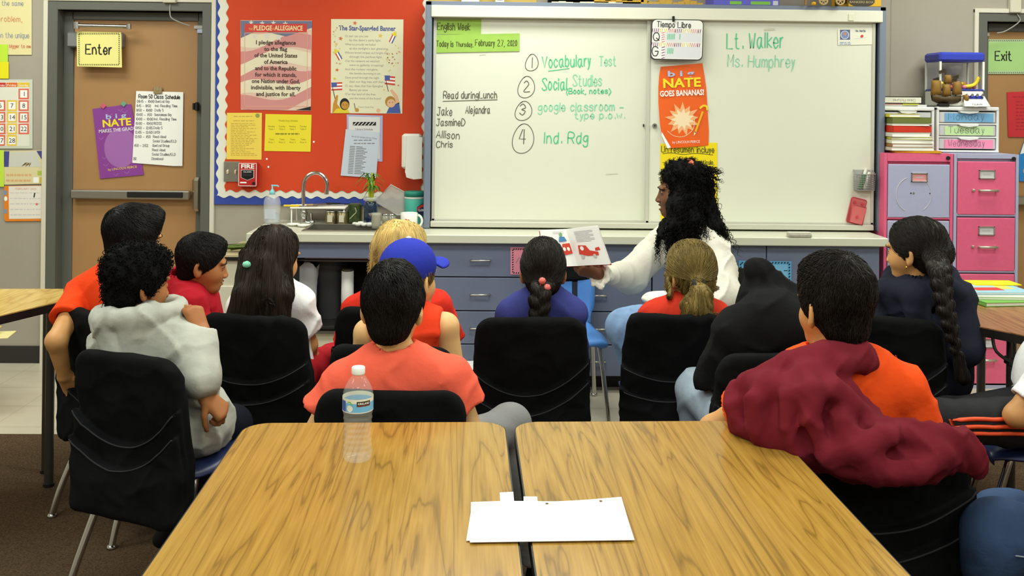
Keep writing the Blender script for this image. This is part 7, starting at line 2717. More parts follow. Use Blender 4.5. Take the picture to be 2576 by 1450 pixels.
    # ---- hair
    def cap_sdf(g, L, side=0.012, top=0.02, front=0.0, nape=-0.075, low=0.0, back=0.0, soft=0.03, hl=0.0):
        y, z = L[:, 1], L[:, 2]
        fa = 0.82 * (y - 0.034) - 0.57 * (z + 0.02) + hl
        fb = 0.55 * (y - 0.004) - 0.83 * (z + 0.03 - low)
        cut = np.maximum(np.maximum(fa, fb), nape - z)
        up = np.clip((z - 0.01) / 0.09, 0, 1)
        th = side + top * up * np.clip(1.25 - (L[:, 0] / 0.075) ** 2, 0, 1) + front * np.clip((y - 0.02) / 0.06, 0, 1) * up + back * np.clip(-y / 0.08, 0, 1)
        ease = np.clip(-cut / soft, 0, 1)
        th = 0.003 + (th - 0.003) * np.sqrt(ease)
        d = ell(L, (0, -0.014, 0.03), (0.076, 0.095, 0.085))
        d = smin(d, ell(L, (0, -0.05, -0.04), (0.05, 0.042, 0.05)), 0.02)
        return smax(d - th, cut, 0.006)

    def hair(g, fn, m, lo, hi, h=0.005, n=2500, steps=7, step=0.008, flow=None, r=0.0011, lift=0.003, jit=0.2, seed=1, name='hair', keep=None, extra=None):
        """fn works on world points; strands follow it; extra: list of (V, Q) to add"""
        V, Q = sdf_mesh(fn, lo, hi, h)
        Vs, Qs, k = [V], [Q], len(V)
        rng = np.random.default_rng(seed)
        if n and len(V):
            st = V[rng.integers(0, len(V), n)]
            if keep is not None:
                st = st[keep(st)]
            paths = grow(fn, st, flow, steps, step, lift, jit, seed)
            a, b_ = strand_mesh(paths.astype(float), r)
            Vs.append(a)
            Qs.append(b_ + k)
            k += len(a)
        for a, b_ in (extra or []):
            Vs.append(a)
            Qs.append(np.asarray(b_) + k)
            k += len(a)
        return mesh_obj(name, np.concatenate(Vs), np.concatenate(Qs), m, g.root, g.o)

    def hbox(g, e=0.17):
        return g.head - e * g.hs, g.head + e * g.hs

    def short_hair(g, m, side=0.012, top=0.02, front=0.01, nape=-0.075, low=0.0, rough=0.004, freq=70, whorl=(0.01, -0.065, 0.1), n=3000, r=0.0012, lift=0.004, steps=5, step=0.007, seed=1, back=0.0, hl=0.0):
        def fn(P):
            L = g.local(P)
            d = g.cap_sdf(L, side, top, front, nape, low, back, 0.03, hl)
            if rough:
                d = d - rough * (vnoise(L * freq, seed) - 0.4) * np.clip((L[:, 2] + 0.05) / 0.08, 0.25, 1)
            return d * g.hs
        w = np.array(whorl, np.float32)
        def flow(P):
            L = g.local(P)
            v = L - w
            v = v / (np.linalg.norm(v, axis=1, keepdims=True) + 1e-6)
            v[:, 2] -= 0.35
            v[:, 1] += 0.25 * (L[:, 2] > 0.07)
            return v @ g.R.T.astype(np.float32)
        lo, hi = g.hbox()
        g.hair_fn = fn
        return g.hair(fn, m, lo, hi, 0.0055, int(n * 1.7), steps + 1, step, flow, r * 0.7, lift, 0.3, seed)
def coils(starts, dirs, length, hr, turns, steps, seed=0, droop=0.0):
    rng = np.random.default_rng(seed)
    n = len(starts)
    dirs = dirs / (np.linalg.norm(dirs, axis=1, keepdims=True) + 1e-9)
    ref = np.where(np.abs(dirs[:, 2:3]) > 0.9, np.array((1.0, 0, 0)), np.array((0, 0, 1.0)))
    A = np.cross(dirs, ref)
    A /= np.linalg.norm(A, axis=1, keepdims=True)
    B_ = np.cross(dirs, A)
    ph = rng.uniform(0, 6.28, n)[:, None]
    L = (length * rng.uniform(0.6, 1.15, n))[:, None]
    tt = (turns * rng.uniform(0.8, 1.2, n))[:, None]
    out = []
    for k in range(steps):
        u = k / (steps - 1)
        a = ph + 2 * math.pi * tt * u
        amp = hr * min(1.0, u * 5)
        p = starts + dirs * L * u + amp * (np.cos(a) * A + np.sin(a) * B_)
        p[:, 2] -= droop * u * u
        out.append(p)
    return np.stack(out)


def braid_sdf(P, pts, r0, r1, n, side):
    pts = [np.asarray(p, float) for p in smooth_line(pts, 8)]
    seg = [np.linalg.norm(pts[i + 1] - pts[i]) for i in range(len(pts) - 1)]
    cum = np.concatenate([[0], np.cumsum(seg)])
    d = None
    for i in range(n):
        s_ = cum[-1] * (i + 0.5) / n
        j = min(int(np.searchsorted(cum, s_)) - 1, len(pts) - 2)
        j = max(j, 0)
        p = pts[j] + (pts[j + 1] - pts[j]) * ((s_ - cum[j]) / max(seg[j], 1e-9))
        t = nrm(pts[j + 1] - pts[j])
        sd = nrm(side - t * (side @ t))
        fr = np.cross(t, sd)
        sg = 1 if i % 2 == 0 else -1
        r = r0 + (r1 - r0) * i / (n - 1)
        ax = nrm(t * 0.82 - sd * sg * 0.57)
        a2 = nrm(sd - ax * (sd @ ax))
        R = np.stack([ax, a2, np.cross(ax, a2)], 1)
        e = ell(P, p + sd * sg * r * 0.42, (r * 1.18, r * 0.72, r * 0.82), R)
        d = e if d is None else smin(d, e, r * 0.12)
    return d


def shade_of(n):
    return n


# ---------- coral tee, front and centre
g = Fig('person with bushy black hair in a coral T-shirt sitting behind the left table', SEATS['coral'], rad(0), at(868, 962, 2.62), at(1128, 952, 2.62), at(990, 778, 2.63), 0.95, rad(6), rad(4), 0, 0.9, SK_LIGHT,
        la=[at(778, 1120, 2.62), at(800, 1170, 2.78)], ra=[at(1196, 1118, 2.62), at(1165, 1165, 2.8)], neck=at(995, 898, 2.62),
        rl=[at(1285, 1068, 2.93), np.array((0.16, 2.98, 0.09))])
g.shirt(cloth('tee_coral', (240, 100, 76)), 'tee', 0.012, 0.008, (7, 7, 6), 3, 0.43, neck_r=0.058, sleeve_r=0.074)
g.trousers(cloth('pants_grey', (128, 128, 128)), 0.01)
g.shoes(cloth('shoe_black', (30, 30, 32)))
g.short_hair(H_BLACK, 0.006, 0.018, 0.006, -0.086, 0.004, 0.007, 45, (-0.012, -0.05, 0.12), 5200, 0.0012, 0.006, 7, 0.008, 3)

# ---------- orange tee with the maroon jacket
g = Fig('person with cropped dark hair in an orange T-shirt leaning on the right table', SEATS['maroon'], rad(-8), at(1940, 992, 2.36), at(2268, 978, 2.35), at(2097, 778, 2.36), 0.95, rad(-15), rad(2), 0, 0.92, SK_TAN,
        la=[at(1794, 1082, 2.46), at(1895, 1060, 2.66)], ra=[at(2330, 1150, 2.36), at(2330, 1190, 2.55)], neck=at(2095, 908, 2.36))
g.shirt(cloth('tee_orange', (240, 82, 26)), 'tee', 0.012, 0.008, (7, 7, 6), 9, 0.56, neck_r=0.062, sleeve_r=0.07)
g.trousers(cloth('pants_black', (30, 30, 33)), 0.012)
g.shoes(cloth('shoe_black', (30, 30, 32)))
g.short_hair(H_SOFT, 0.006, 0.03, 0.006, -0.082, -0.004, 0.005, 60, (0.0, -0.055, 0.125), 4600, 0.001, 0.005, 5, 0.006, 5)
jm = cloth('jacket_maroon', (112, 30, 42), 0.9, 0.08)
def jchain(l, yc=2.2):
    return [np.array(at(x, y, d)) for x, y, d, r in l], [r for x, y, d, r in l]
JB = [jchain(c) for c in (
    [(1872, 1010, 2.31, .05), (1940, 1000, 2.28, .075), (2030, 1010, 2.25, .07)],
    [(1880, 1060, 2.3, .045), (1975, 1100, 2.25, .05)],
    [(1985, 1010, 2.24, .065), (2050, 1085, 2.2, .075), (2130, 1130, 2.17, .065), (2230, 1150, 2.14, .06), (2330, 1148, 2.14, .056), (2420, 1135, 2.16, .036)],
    [(2040, 975, 2.23, .04), (2120, 1000, 2.22, .04), (2180, 1045, 2.22, .02)],
    [(2400, 1125, 2.16, .03), (2445, 1140, 2.17, .02), (2462, 1182, 2.18, .01)],
    [(2210, 1115, 2.15, .05), (2330, 1128, 2.13, .05)],
    [(1960, 1080, 2.22, .06), (2060, 1110, 2.19, .06), (2130, 1080, 2.19, .05)])]
JR = [jchain(c) for c in (
    [(1900, 962, 2.31, .014), (1985, 918, 2.27, .026), (2080, 895, 2.25, .032), (2165, 890, 2.28, .03), (2192, 898, 2.36, .024)],
    [(1960, 952, 2.27, .012), (2040, 930, 2.23, .02), (2120, 920, 2.22, .022), (2194, 920, 2.29, .02)],
    [(2005, 950, 2.2, .012), (1990, 1000, 2.16, .022), (1985, 1080, 2.15, .016), (2020, 1160, 2.15, .01)],
    [(2030, 935, 2.2, .014), (2050, 985, 2.14, .026), (2045, 1060, 2.12, .018), (2085, 1160, 2.11, .012)],
    [(2060, 940, 2.2, .012), (2105, 985, 2.15, .022), (2150, 1020, 2.15, .02), (2195, 1055, 2.17, .014), (2238, 1080, 2.21, .006)],
    [(1935, 960, 2.23, .012), (1905, 1010, 2.2, .02), (1900, 1080, 2.2, .016), (1950, 1135, 2.2, .01)],
    [(1860, 985, 2.3, .016), (1845, 1025, 2.27, .018), (1870, 1080, 2.25, .014), (1960, 1150, 2.22, .008)],
    [(1880, 965, 2.27, .016), (1925, 975, 2.22, .02), (1990, 970, 2.2, .014)],
    [(2130, 1010, 2.17, .01), (2125, 1070, 2.12, .018), (2150, 1130, 2.09, .02), (2200, 1170, 2.07, .016)],
    [(2090, 1150, 2.1, .012), (2160, 1140, 2.07, .02), (2240, 1100, 2.08, .02), (2290, 1092, 2.11, .014)],
    [(2120, 1185, 2.1, .014), (2210, 1195, 2.07, .022), (2310, 1190, 2.06, .024), (2385, 1150, 2.08, .018)],
    [(2270, 1096, 2.13, .012), (2350, 1100, 2.11, .016), (2432, 1096, 2.15, .008)],
    [(2300, 1110, 2.09, .012), (2360, 1135, 2.08, .016), (2392, 1150, 2.1, .012)],
    [(2225, 1120, 2.145, .03), (2265, 1145, 2.12, .032), (2300, 1150, 2.11, .03)],
    [(2400, 1110, 2.11, .012), (2430, 1130, 2.12, .014), (2458, 1180, 2.15, .006)])]
jo = at(2140, 1080, 2.2)
JY = np.array((1, 1.5, 1), np.float32)
JRr = [([p + np.array((0, 0.012, 0)) for p in pts], rr) for pts, rr in JR]
def jfn(P):
    d = None
    S = np.array((0, 2.2, 0), np.float32)
    Pq = (P - S) * JY
    for pts, rr in JB:
        e = chain(Pq, [(p - S) * JY for p in pts], rr, 0.01)
        d = e if d is None else smin(d, e, 0.02)
    d = d * 0.75
    for pts, rr in JRr:
        d = smin(d, chain(P, pts, rr, 0.004), 0.026)
    return d + folds(P, 0.006, (13, 10, 10), 31)
t = empty('jacket', 'maroon fleece jacket thrown over the shoulder and the chair back', 'jacket', (jo[0], jo[1], 0.0))
sdf_obj('jacket_body', jfn, at(1760, 1300, 2.2) - np.array((0, 0.3, 0)), at(2520, 800, 2.2) + np.array((0, 0.3, 0)), 0.0062, jm, t, (jo[0], jo[1], 0.0))
# ---------- grey hoodie, curly hair
hg = cloth('hoodie_grey', (184, 185, 174), 0.92, 0.12)
g = Fig('person with curly black hair in a light grey hoodie, hand to the mouth', SEATS['grey'], rad(24), at(284, 866, 3.06), at(470, 872, 2.97), at(350, 718, 3.04), 0.92, rad(46), rad(6), 0, 0.88, SK_BROWN,
        la=[at(330, 1010, 3.28), at(516, 996, 2.9)], ra=[at(506, 958, 2.9), at(508, 835, 3.0)], seated_back=0.03, neck=at(352, 808, 3.02),
        rl=[at(585, 1068, 3.2), at(440, 1270, 3.12)], ll=[at(520, 1040, 3.45), np.array((-0.95, 3.5, 0.09))],
        rh=(np.array((-0.42, 0.12, 0.9)), np.array((-0.75, 0.62, -0.2)), dict(curl=(0.95, 1.0, 0.6))), lh=(np.array((0.7, 0.1, -0.7)), np.array((-0.6, 0.5, -0.6)), dict(curl=(0.9, 1.1, 0.8))))
def hood_down(g, drop=0.15, r=0.036, wide=1.0, rise=0.03):
    U, T = g.T[:, 2], g.T
    ring = []
    for i in range(13):
        a = 2 * math.pi * i / 12
        ring.append(g.N + T[:, 0] * 0.105 * wide * math.sin(a) - T[:, 1] * (0.085 * math.cos(a) + 0.004) + U * (rise + 0.02 * math.cos(a) * -1 + 0.012))
    back = [g.N - T[:, 1] * 0.115 + U * 0.0, g.N - T[:, 1] * 0.125 - U * 0.07, g.N - T[:, 1] * 0.105 - U * drop]
    lt, rt = g.N - T[:, 1] * 0.075 - T[:, 0] * 0.115 * wide + U * 0.005, g.N - T[:, 1] * 0.075 + T[:, 0] * 0.115 * wide + U * 0.005
    def ex(P, d):
        e = chain(P, ring, [r * (0.62 + 0.38 * math.cos(2 * math.pi * i / 12) ** 2) for i in range(13)])
        e = smin(e, chain(P, back, [0.05, 0.042, 0.012]), 0.03)
        e = smin(e, cone(P, lt, back[2], 0.035, 0.012), 0.035)
        e = smin(e, cone(P, rt, back[2], 0.035, 0.012), 0.035)
        return smin(d, e, 0.008)
    return ex
def grey_hood(P, d, g=g):
    c = at(354, 788, 3.03)
    ring, rr = [], []
    for i in range(17):
        a = 2 * math.pi * i / 16
        ring.append(c + np.array((0.12 * math.sin(a), -0.1 * math.cos(a), 0.004 + 0.012 * math.sin(a))))
        rr.append(0.026 + 0.01 * max(0, math.cos(a)))
    e = chain(P, ring, rr)
    ap = at(322, 895, 2.95)
    for i, r in ((2, 0.032), (1, 0.036), (0, 0.038), (-2, 0.036), (-3, 0.032), (-4, 0.028)):
        e = smin(e, cone(P, ring[i % 16], ap + np.array((0.012 * i, -0.01, 0.01)), r, 0.026), 0.014)
    d = smin(d, ell(P, g.hips + np.array((0.02, 0, -0.01)), (0.155, 0.145, 0.12)), 0.03)
    return smin(d, e, 0.006)
g.shirt(hg, 'long', 0.02, 0.013, (9, 8, 7), 12, neck_r=0.05, collar=False, extra=grey_hood, lap=False, puff=(0.066, 0.058, 0.04), name='hoodie', h=0.008)
g.trousers(cloth('pants_navy', (28, 30, 40)), 0.014, end=0.02)
g.shoes(cloth('shoe_charcoal', (34, 33, 32)), dirs=(None, np.array((-0.75, -0.3, -0.75))))
gg = g
def fn(P, g=g):
    L = g.local(P)
    d = g.cap_sdf(L, 0.018, 0.016, 0.008, -0.085, -0.012, 0.0)
    return (d - 0.012 * (vnoise(L * 48, 3) - 0.45)) * g.hs
lo, hi = g.hbox(0.19)
V0, _ = sdf_mesh(fn, lo, hi, 0.012)
rng = np.random.default_rng(1)
st = V0[rng.integers(0, len(V0), 1500)].astype(float)
nn = grad(fn, st.astype(np.float32), fn(st.astype(np.float32)), 0.004).astype(float)
nn += rng.normal(0, 0.5, nn.shape)
ex = [strand_mesh(coils(st - nn * 0.003, nn, 0.016, 0.005, 1.2, 9, 2), 0.0016)]
g.hair(fn, H_COIL, lo, hi, 0.005, 0, extra=ex)

# ---------- tall child in the orange-red tee at the far left
g = Fig('person with smooth black hair in an orange-red T-shirt at the far left edge', SEATS['orange'], rad(40), at(208, 738, 3.62), at(345, 752, 3.46), at(340, 606, 3.62), 0.94, rad(52), rad(4), rad(6), 0.92, SK_TAN,
        la=[at(142, 858, 3.4), at(162, 945, 3.46)], neck=at(290, 690, 3.58))
g.shirt(cloth('tee_red_orange', (238, 70, 24)), 'tee', 0.014, 0.008, (8, 8, 6), 21, 0.6, neck_r=0.06, sleeve_r=0.068)
g.trousers(cloth('pants_black', (30, 30, 33)))
g.shoes(cloth('shoe_black', (30, 30, 32)))
g.eyes()
g.short_hair(H_BLACK, 0.012, 0.022, 0.016, -0.075, 0.0, 0.004, 40, (0.0, -0.075, 0.1), 3600, 0.0012, 0.004, 8, 0.01, 7)

# ---------- red polo, profile
g = Fig('person in a crimson polo shirt in profile, looking towards the reading woman', SEATS['polo'], rad(55), at(456, 745, 4.12), at(480, 772, 3.8), at(512, 668, 3.92), 0.95, rad(76), rad(10), 0, 0.9, SK_BROWN, neck=at(468, 715, 3.96), bh=0.005)
def polo(P, d, g=g):
    U = g.T[:, 2]
    ring = [g.N + U * 0.03 + g.T[:, 0] * 0.066 * math.sin(a) + g.T[:, 1] * 0.066 * math.cos(a) for a in np.linspace(0, 2 * math.pi, 13)]
    return smin(d, chain(P, ring, [0.013] * 13), 0.012)
g.shirt(cloth('polo_crimson', (178, 28, 42)), 'tee', 0.014, 0.008, (8, 8, 6), 25, 0.75, neck_r=0.05, sleeve_r=0.066, collar=False, extra=polo, name='polo_shirt')
g.trousers(cloth('pants_navy', (28, 30, 40)))
g.shoes(cloth('shoe_black', (30, 30, 32)))
g.eyes()
g.lips(mat('lips_rose', (150, 86, 66), 0.45))
g.short_hair(H_BLACK, 0.008, 0.016, 0.006, -0.07, 0.006, 0.003, 80, (0.0, -0.07, 0.1), 3800, 0.001, 0.004, 4, 0.006, 9, hl=0.012)

# ---------- long dark hair, white tee
g = Fig('person with long dark hair half tied back, in a white T-shirt', SEATS['longhair'], rad(14), at(612, 772, 3.62), at(752, 762, 3.56), at(690, 654, 3.58), 0.96, rad(32), rad(4), rad(4), 0.85, SK_TAN,
        ra=[at(776, 868, 3.6), at(790, 935, 3.74)], neck=at(688, 728, 3.58), seated_back=0.02)
g.shirt(cloth('tee_white', (240, 240, 240)), 'tee', 0.014, 0.008, (8, 8, 6), 33, 0.66, neck_r=0.056, sleeve_r=0.068)
g.trousers(cloth('pants_red', (170, 28, 40)))
g.shoes(cloth('shoe_black', (30, 30, 32)))
g.eyes()
tie = at(632, 662, 3.52)
fan = [[g.W(x * 0.9, -0.085 - 0.01 * (1 - abs(x) / 0.06), 0.0), at(662 + x * 850, 740, 3.47), at(638 + x * 1300, 850, 3.45)] for x in (-0.055, -0.03, 0.0, 0.03, 0.055)]
def fn(P, g=g):
    L = g.local(P)
    d = g.cap_sdf(L, 0.010, 0.012, 0.0, -0.09, -0.03, 0.0) * g.hs
    for f_ in fan:
        d = smin(d, chain(P, f_, [0.036, 0.036, 0.022], 0.02), 0.03)
    d = smin(d, cone(P, g.W(0.068, -0.02, 0.0), at(728, 745, 3.52), 0.026, 0.016), 0.03)
    return d + 0.0025 * np.sin(vnoise(P * np.array((30, 30, 4), np.float32), 2) * 25)
crown = g.W(0, -0.02, 0.125).astype(np.float32)
dn = nrm(at(636, 835, 3.45) - g.W(0, -0.085, 0.0)).astype(np.float32)
def flow(P):
    v = P - crown
    v /= np.linalg.norm(v, axis=1, keepdims=True) + 1e-6
    return v * 0.5 + dn * np.clip(1.2 - 6 * (P[:, 2:3] - g.W(0, 0, 0.0)[2]), 0.2, 1.6)
lo = np.minimum(g.head - 0.17, at(540, 880, 3.42) - 0.06)
hi = np.maximum(g.head + 0.17, at(770, 560, 3.7))
g.hair(fn, H_DARKBROWN, lo, hi, 0.006, 4600, 12, 0.011, flow, 0.0011, 0.002, 0.04, 4, keep=lambda q: q[:, 2] > at(640, 735, 3.5)[2])
o_ = MB().lathe([(0.001, -0.013), (0.014, -0.008), (0.017, 0), (0.014, 0.008), (0.001, 0.013)], mat('scrunchie_mint', (130, 210, 180), 0.6), tie - g.o + np.array((0, -0.06, 0.005)), 14).build('hair_tie', g.root)

# ---------- blonde
g = Fig('person with straight blonde hair in a red top behind the blue cap', SEATS['blonde'], rad(5), at(898, 782, 3.68), at(1098, 770, 3.64), at(1008, 652, 3.68), 0.98, rad(26), rad(6), 0, 0.88, SK_LIGHT, neck=at(1000, 735, 3.68))
g.shirt(cloth('top_red', (224, 52, 36)), 'tee', 0.014, 0.008, (8, 8, 6), 35, 0.8, neck_r=0.056, sleeve_r=0.072)
g.trousers(cloth('pants_blue', (70, 84, 112)))
g.shoes(cloth('shoe_black', (30, 30, 32)))
def fn(P, g=g):
    L = g.local(P)
    d = g.cap_sdf(L, 0.02, 0.018, 0.01, -0.1, -0.04, 0.006) * g.hs
    for x in (-0.08, -0.045, 0.0, 0.045, 0.085):
        p0 = g.W(x, -0.06 if abs(x) < 0.07 else -0.01, 0.0)
        d = smin(d, chain(P, [p0, p0 - np.array((0, 0.015, 0.1)), p0 - np.array((0.0, 0.0, 0.17))], [0.034, 0.03, 0.02], 0.02), 0.03)
    return d + 0.003 * np.sin(vnoise(P * np.array((34, 34, 4), np.float32), 6) * 25)
crown2 = g.W(0, -0.01, 0.13).astype(np.float32)
def flow(P):
    v = P - crown2
    v /= np.linalg.norm(v, axis=1, keepdims=True) + 1e-6
    v[:, 2] -= 1.3
    return v
g.hair(fn, H_BLONDE, g.head - np.array((0.19, 0.19, 0.3)), g.head + 0.18, 0.006, 4200, 11, 0.012, flow, 0.0012, 0.0015, 0.03, 6, keep=lambda q: q[:, 2] > g.head[2] - 0.05)

# ---------- blue cap, sleeveless
g = Fig('person in a royal blue baseball cap and sleeveless orange shirt', SEATS['cap'], rad(4), at(925, 838, 3.12), at(1120, 822, 3.12), at(1030, 705, 3.16), 0.99, rad(30), rad(2), 0, 0.9, SK_LIGHT,
        ra=[at(1148, 968, 3.14), at(1130, 1020, 3.32)], neck=at(1025, 795, 3.14))
g.shirt(cloth('tank_orange', (230, 66, 34)), 'sleeveless', 0.013, 0.008, (8, 8, 6), 41, neck_r=0.058)
g.trousers(cloth('pants_red', (170, 28, 40)))
g.shoes(cloth('shoe_white', (196, 200, 204)))
g.short_hair(H_BROWN, 0.006, 0.0, 0.0, -0.07, 0.0, 0.002, 70, n=1200, steps=4, step=0.006, seed=12)
capm = cloth('cap_blue', (44, 56, 168), 0.8, 0.04)
def fn(P, g=g):
    L = g.local(P)
    d = ell(L, (0, -0.012, 0.05), (0.089, 0.110, 0.092))
    d = smax(d, (0.028 - L[:, 2] + 0.16 * L[:, 1] - 0.012), 0.008)
    an = np.abs(((np.arctan2(L[:, 0], L[:, 1] + 0.012) / (math.pi / 3)) % 1.0) - 0.5)
    return (d + 0.0012 * np.clip(1 - an * 40, 0, 1)) * g.hs
lo, hi = g.hbox(0.16)
co = sdf_obj('baseball_cap', fn, lo, hi, 0.006, capm, g.root, g.o)
def fn(P, g=g):
    L = g.local(P)
    z0 = 0.054 - 2.6 * L[:, 0] ** 2 + 0.02 * (L[:, 1] - 0.09)
    d = smax(ell(L * np.array((1, 1, 0), np.float32), (0, 0.09, 0), (0.078, 0.098, 1)), np.abs(L[:, 2] - z0) - 0.0045, 0.003)
    return smax(d, 0.082 - L[:, 1], 0.004) * g.hs
sdf_obj('brim', fn, g.head - 0.25, g.head + 0.25, 0.004, capm, co, (0, 0, 0)).location = tuple(-g.o)
MB().lathe([(0.0, 0.0), (0.009, 0.001), (0.009, 0.005), (0.0, 0.008)], mat('button_white', (226, 226, 224), 0.6), g.W(0, -0.012, 0.140) - g.o, 12).build('button', co)

# ---------- royal blue jumper, short braid
g = Fig('person with a short thick braid and a coral bead tie, in royal blue', SEATS['navy'], rad(2), at(1288, 792, 3.54), at(1436, 790, 3.54), at(1366, 686, 3.55), 0.95, rad(2), rad(6), 0, 0.88, SK_BROWN, neck=at(1366, 748, 3.54), seated_back=0.03,
        la=[at(1282, 870, 3.6), at(1300, 960, 3.74)], ra=[at(1448, 870, 3.6), at(1430, 960, 3.74)])
g.shirt(cloth('jumper_royal', (58, 62, 126)), 'long', 0.014, 0.007, (8, 8, 6), 44, neck_r=0.056, puff=(0.064, 0.056, 0.04), name='jumper')
g.trousers(cloth('pants_black', (30, 30, 33)))
g.shoes(cloth('shoe_black', (30, 30, 32)))
tie9 = g.W(0, -0.112, -0.035)
bp = [g.W(0, -0.11, -0.04), at(1358, 740, 3.41), at(1357, 800, 3.40), at(1357, 850, 3.40)]
def fn(P, g=g):
    L = g.local(P)
    d = g.cap_sdf(L, 0.009, 0.014, 0.0, -0.08, -0.004, 0.006) * g.hs
    d = smin(d, cone(P, g.W(0, -0.085, -0.03), tie9, 0.03, 0.02), 0.02)
    d = np.minimum(d, braid_sdf(P, bp, 0.032, 0.024, 9, np.array((1.0, 0, 0))))
    return d + 0.0012 * np.sin(vnoise(P * np.array((40, 40, 12), np.float32), 2) * 25)
tt9 = tie9.astype(np.float32)
def flow(P):
    v = tt9 - P
    v[:, 2] -= 0.25 * (P[:, 2] < tt9[2])
    v[P[:, 2] < tt9[2] - 0.02] = (0.1, 0, -1)
    return v / (np.linalg.norm(v, axis=1, keepdims=True) + 1e-6)
g.hair(fn, H_SOFT, np.minimum(g.head - 0.16, at(1330, 880, 3.36) - 0.05), g.head + 0.16, 0.0055, 3600, 9, 0.009, flow, 0.0009, 0.003, 0.12, 8)
b = MB()
cb = mat('bead_coral', (226, 110, 100), 0.2)
for dx, dz, r in ((-0.006, 0.016, 0.014), (0.01, -0.008, 0.016), (-0.014, -0.004, 0.009)):
    b.lathe([(0.0, -r), (r * 0.7, -r * 0.7), (r, 0), (r * 0.7, r * 0.7), (0.0, r)], cb, tie9 - g.o + np.array((dx, -0.028, dz)), 12)
b.build('hair_tie', g.root)

# ---------- ponytail, red shirt
g = Fig('person with a brown ponytail in a red shirt in front of the reading woman', SEATS['pony'], rad(5), at(1645, 798, 3.62), at(1800, 798, 3.62), at(1734, 694, 3.64), 0.98, rad(-20), rad(4), 0, 0.88, SK_TAN, neck=at(1732, 762, 3.63), seated_back=0.03)
g.shirt(cloth('shirt_red', (206, 56, 36)), 'tee', 0.013, 0.008, (8, 8, 6), 51, 0.8, neck_r=0.056, sleeve_r=0.068)
g.trousers(cloth('pants_blue', (70, 84, 112)))
g.shoes(cloth('shoe_black', (30, 30, 32)))
tie10 = at(1756, 712, 3.50)
def fn(P, g=g):
    L = g.local(P)
    d = g.cap_sdf(L, 0.011, 0.014, 0.0, -0.07, -0.004, 0.004) * g.hs
    d = smin(d, cone(P, g.W(0.0, -0.08, -0.02), tie10, 0.04, 0.016), 0.03)
    tail = chain(P, [tie10, tie10 + np.array((0.004, -0.03, -0.04)), at(1752, 775, 3.47), at(1742, 834, 3.48)], [0.018, 0.034, 0.05, 0.036], 0.02)
    d = smin(d, tail, 0.006)
    d = smin(d, cone(P, g.W(-0.074, 0.035, 0.01), at(1684, 744, 3.58), 0.012, 0.006), 0.012)
    return d + 0.003 * np.sin(vnoise(P * np.array((30, 30, 7), np.float32), 5) * 25) * np.clip(3 - 20 * (P[:, 2] - tie10[2] + 0.1), 0.25, 1)
tt10 = tie10.astype(np.float32)
def flow(P):
    v = tt10 - P
    low = P[:, 2] < tt10[2] + 0.005
    v[low] = (P[low] - tt10) * 0.6 + np.array((0, 0, -0.12), np.float32)
    return v / (np.linalg.norm(v, axis=1, keepdims=True) + 1e-6)
g.hair(fn, H_BROWN, np.minimum(g.head - 0.17, at(1680, 870, 3.4) - 0.03), g.head + 0.17, 0.0055, 4200, 10, 0.009, flow, 0.001, 0.004, 0.1, 9)
b = MB()
b.lathe([(0.014, -0.012), (0.024, -0.006), (0.026, 0.0), (0.024, 0.006), (0.014, 0.012)], mat('elastic_black', (22, 22, 24), 0.7), tie10 - g.o + np.array((0, -0.012, 0.0)), 16, R=rotx(0.7))
b.build('hair_tie', g.root)

# ---------- black hood up
g = Fig('person hidden in a black hooded sweatshirt with the hood up, in pale jeans', SEATS['hood'], rad(-14), at(1850, 832, 3.06), at(2040, 830, 3.06), at(1928, 772, 3.2), 0.88, rad(-8), rad(14), 0, 0.95, SK_TAN,
        la=[at(1792, 955, 3.14), at(1870, 985, 3.34)], ll=[at(1752, 985, 3.32), np.array((at(1800, 1000, 3.3)[0], 3.4, 0.09))], neck=at(1935, 812, 3.1))
def hood_up(P, d, g=g):
    pk = at(1908, 686, 3.16)
    e = ell(P, g.W(0, 0.0, -0.02), (0.104, 0.122, 0.118), g.R)
    e = smin(e, cone(P, at(1934, 752, 3.17), pk, 0.104, 0.047), 0.03)
    e = smin(e, cone(P, g.W(0, -0.03, -0.05), g.N - g.T[:, 1] * 0.03, 0.09, 0.112), 0.03)
    ringc = chain(P, [g.N + g.T[:, 0] * 0.125 * math.sin(a) - g.T[:, 1] * (0.1 * math.cos(a)) + g.T[:, 2] * 0.0 for a in np.linspace(-2.2, 2.2, 9)], [0.03] * 9)
    e = smin(e, ringc, 0.02)
    e = np.maximum(e, -ell(P, g.W(0, 0.13, -0.01), (0.075, 0.10, 0.10), g.R))
    return smin(d, e, 0.03)
g.shirt(cloth('hoodie_black', (22, 22, 23), 0.9, 0.1), 'long', 0.022, 0.010, (8, 8, 7), 61, neck_r=0.0, collar=False, extra=hood_up, puff=(0.07, 0.062, 0.042), name='hoodie', low=0.12)
g.trousers(cloth('jeans_pale', (150, 164, 178), 0.85, 0.12), 0.014, 0.008)
g.shoes(cloth('shoe_black', (30, 30, 32)))

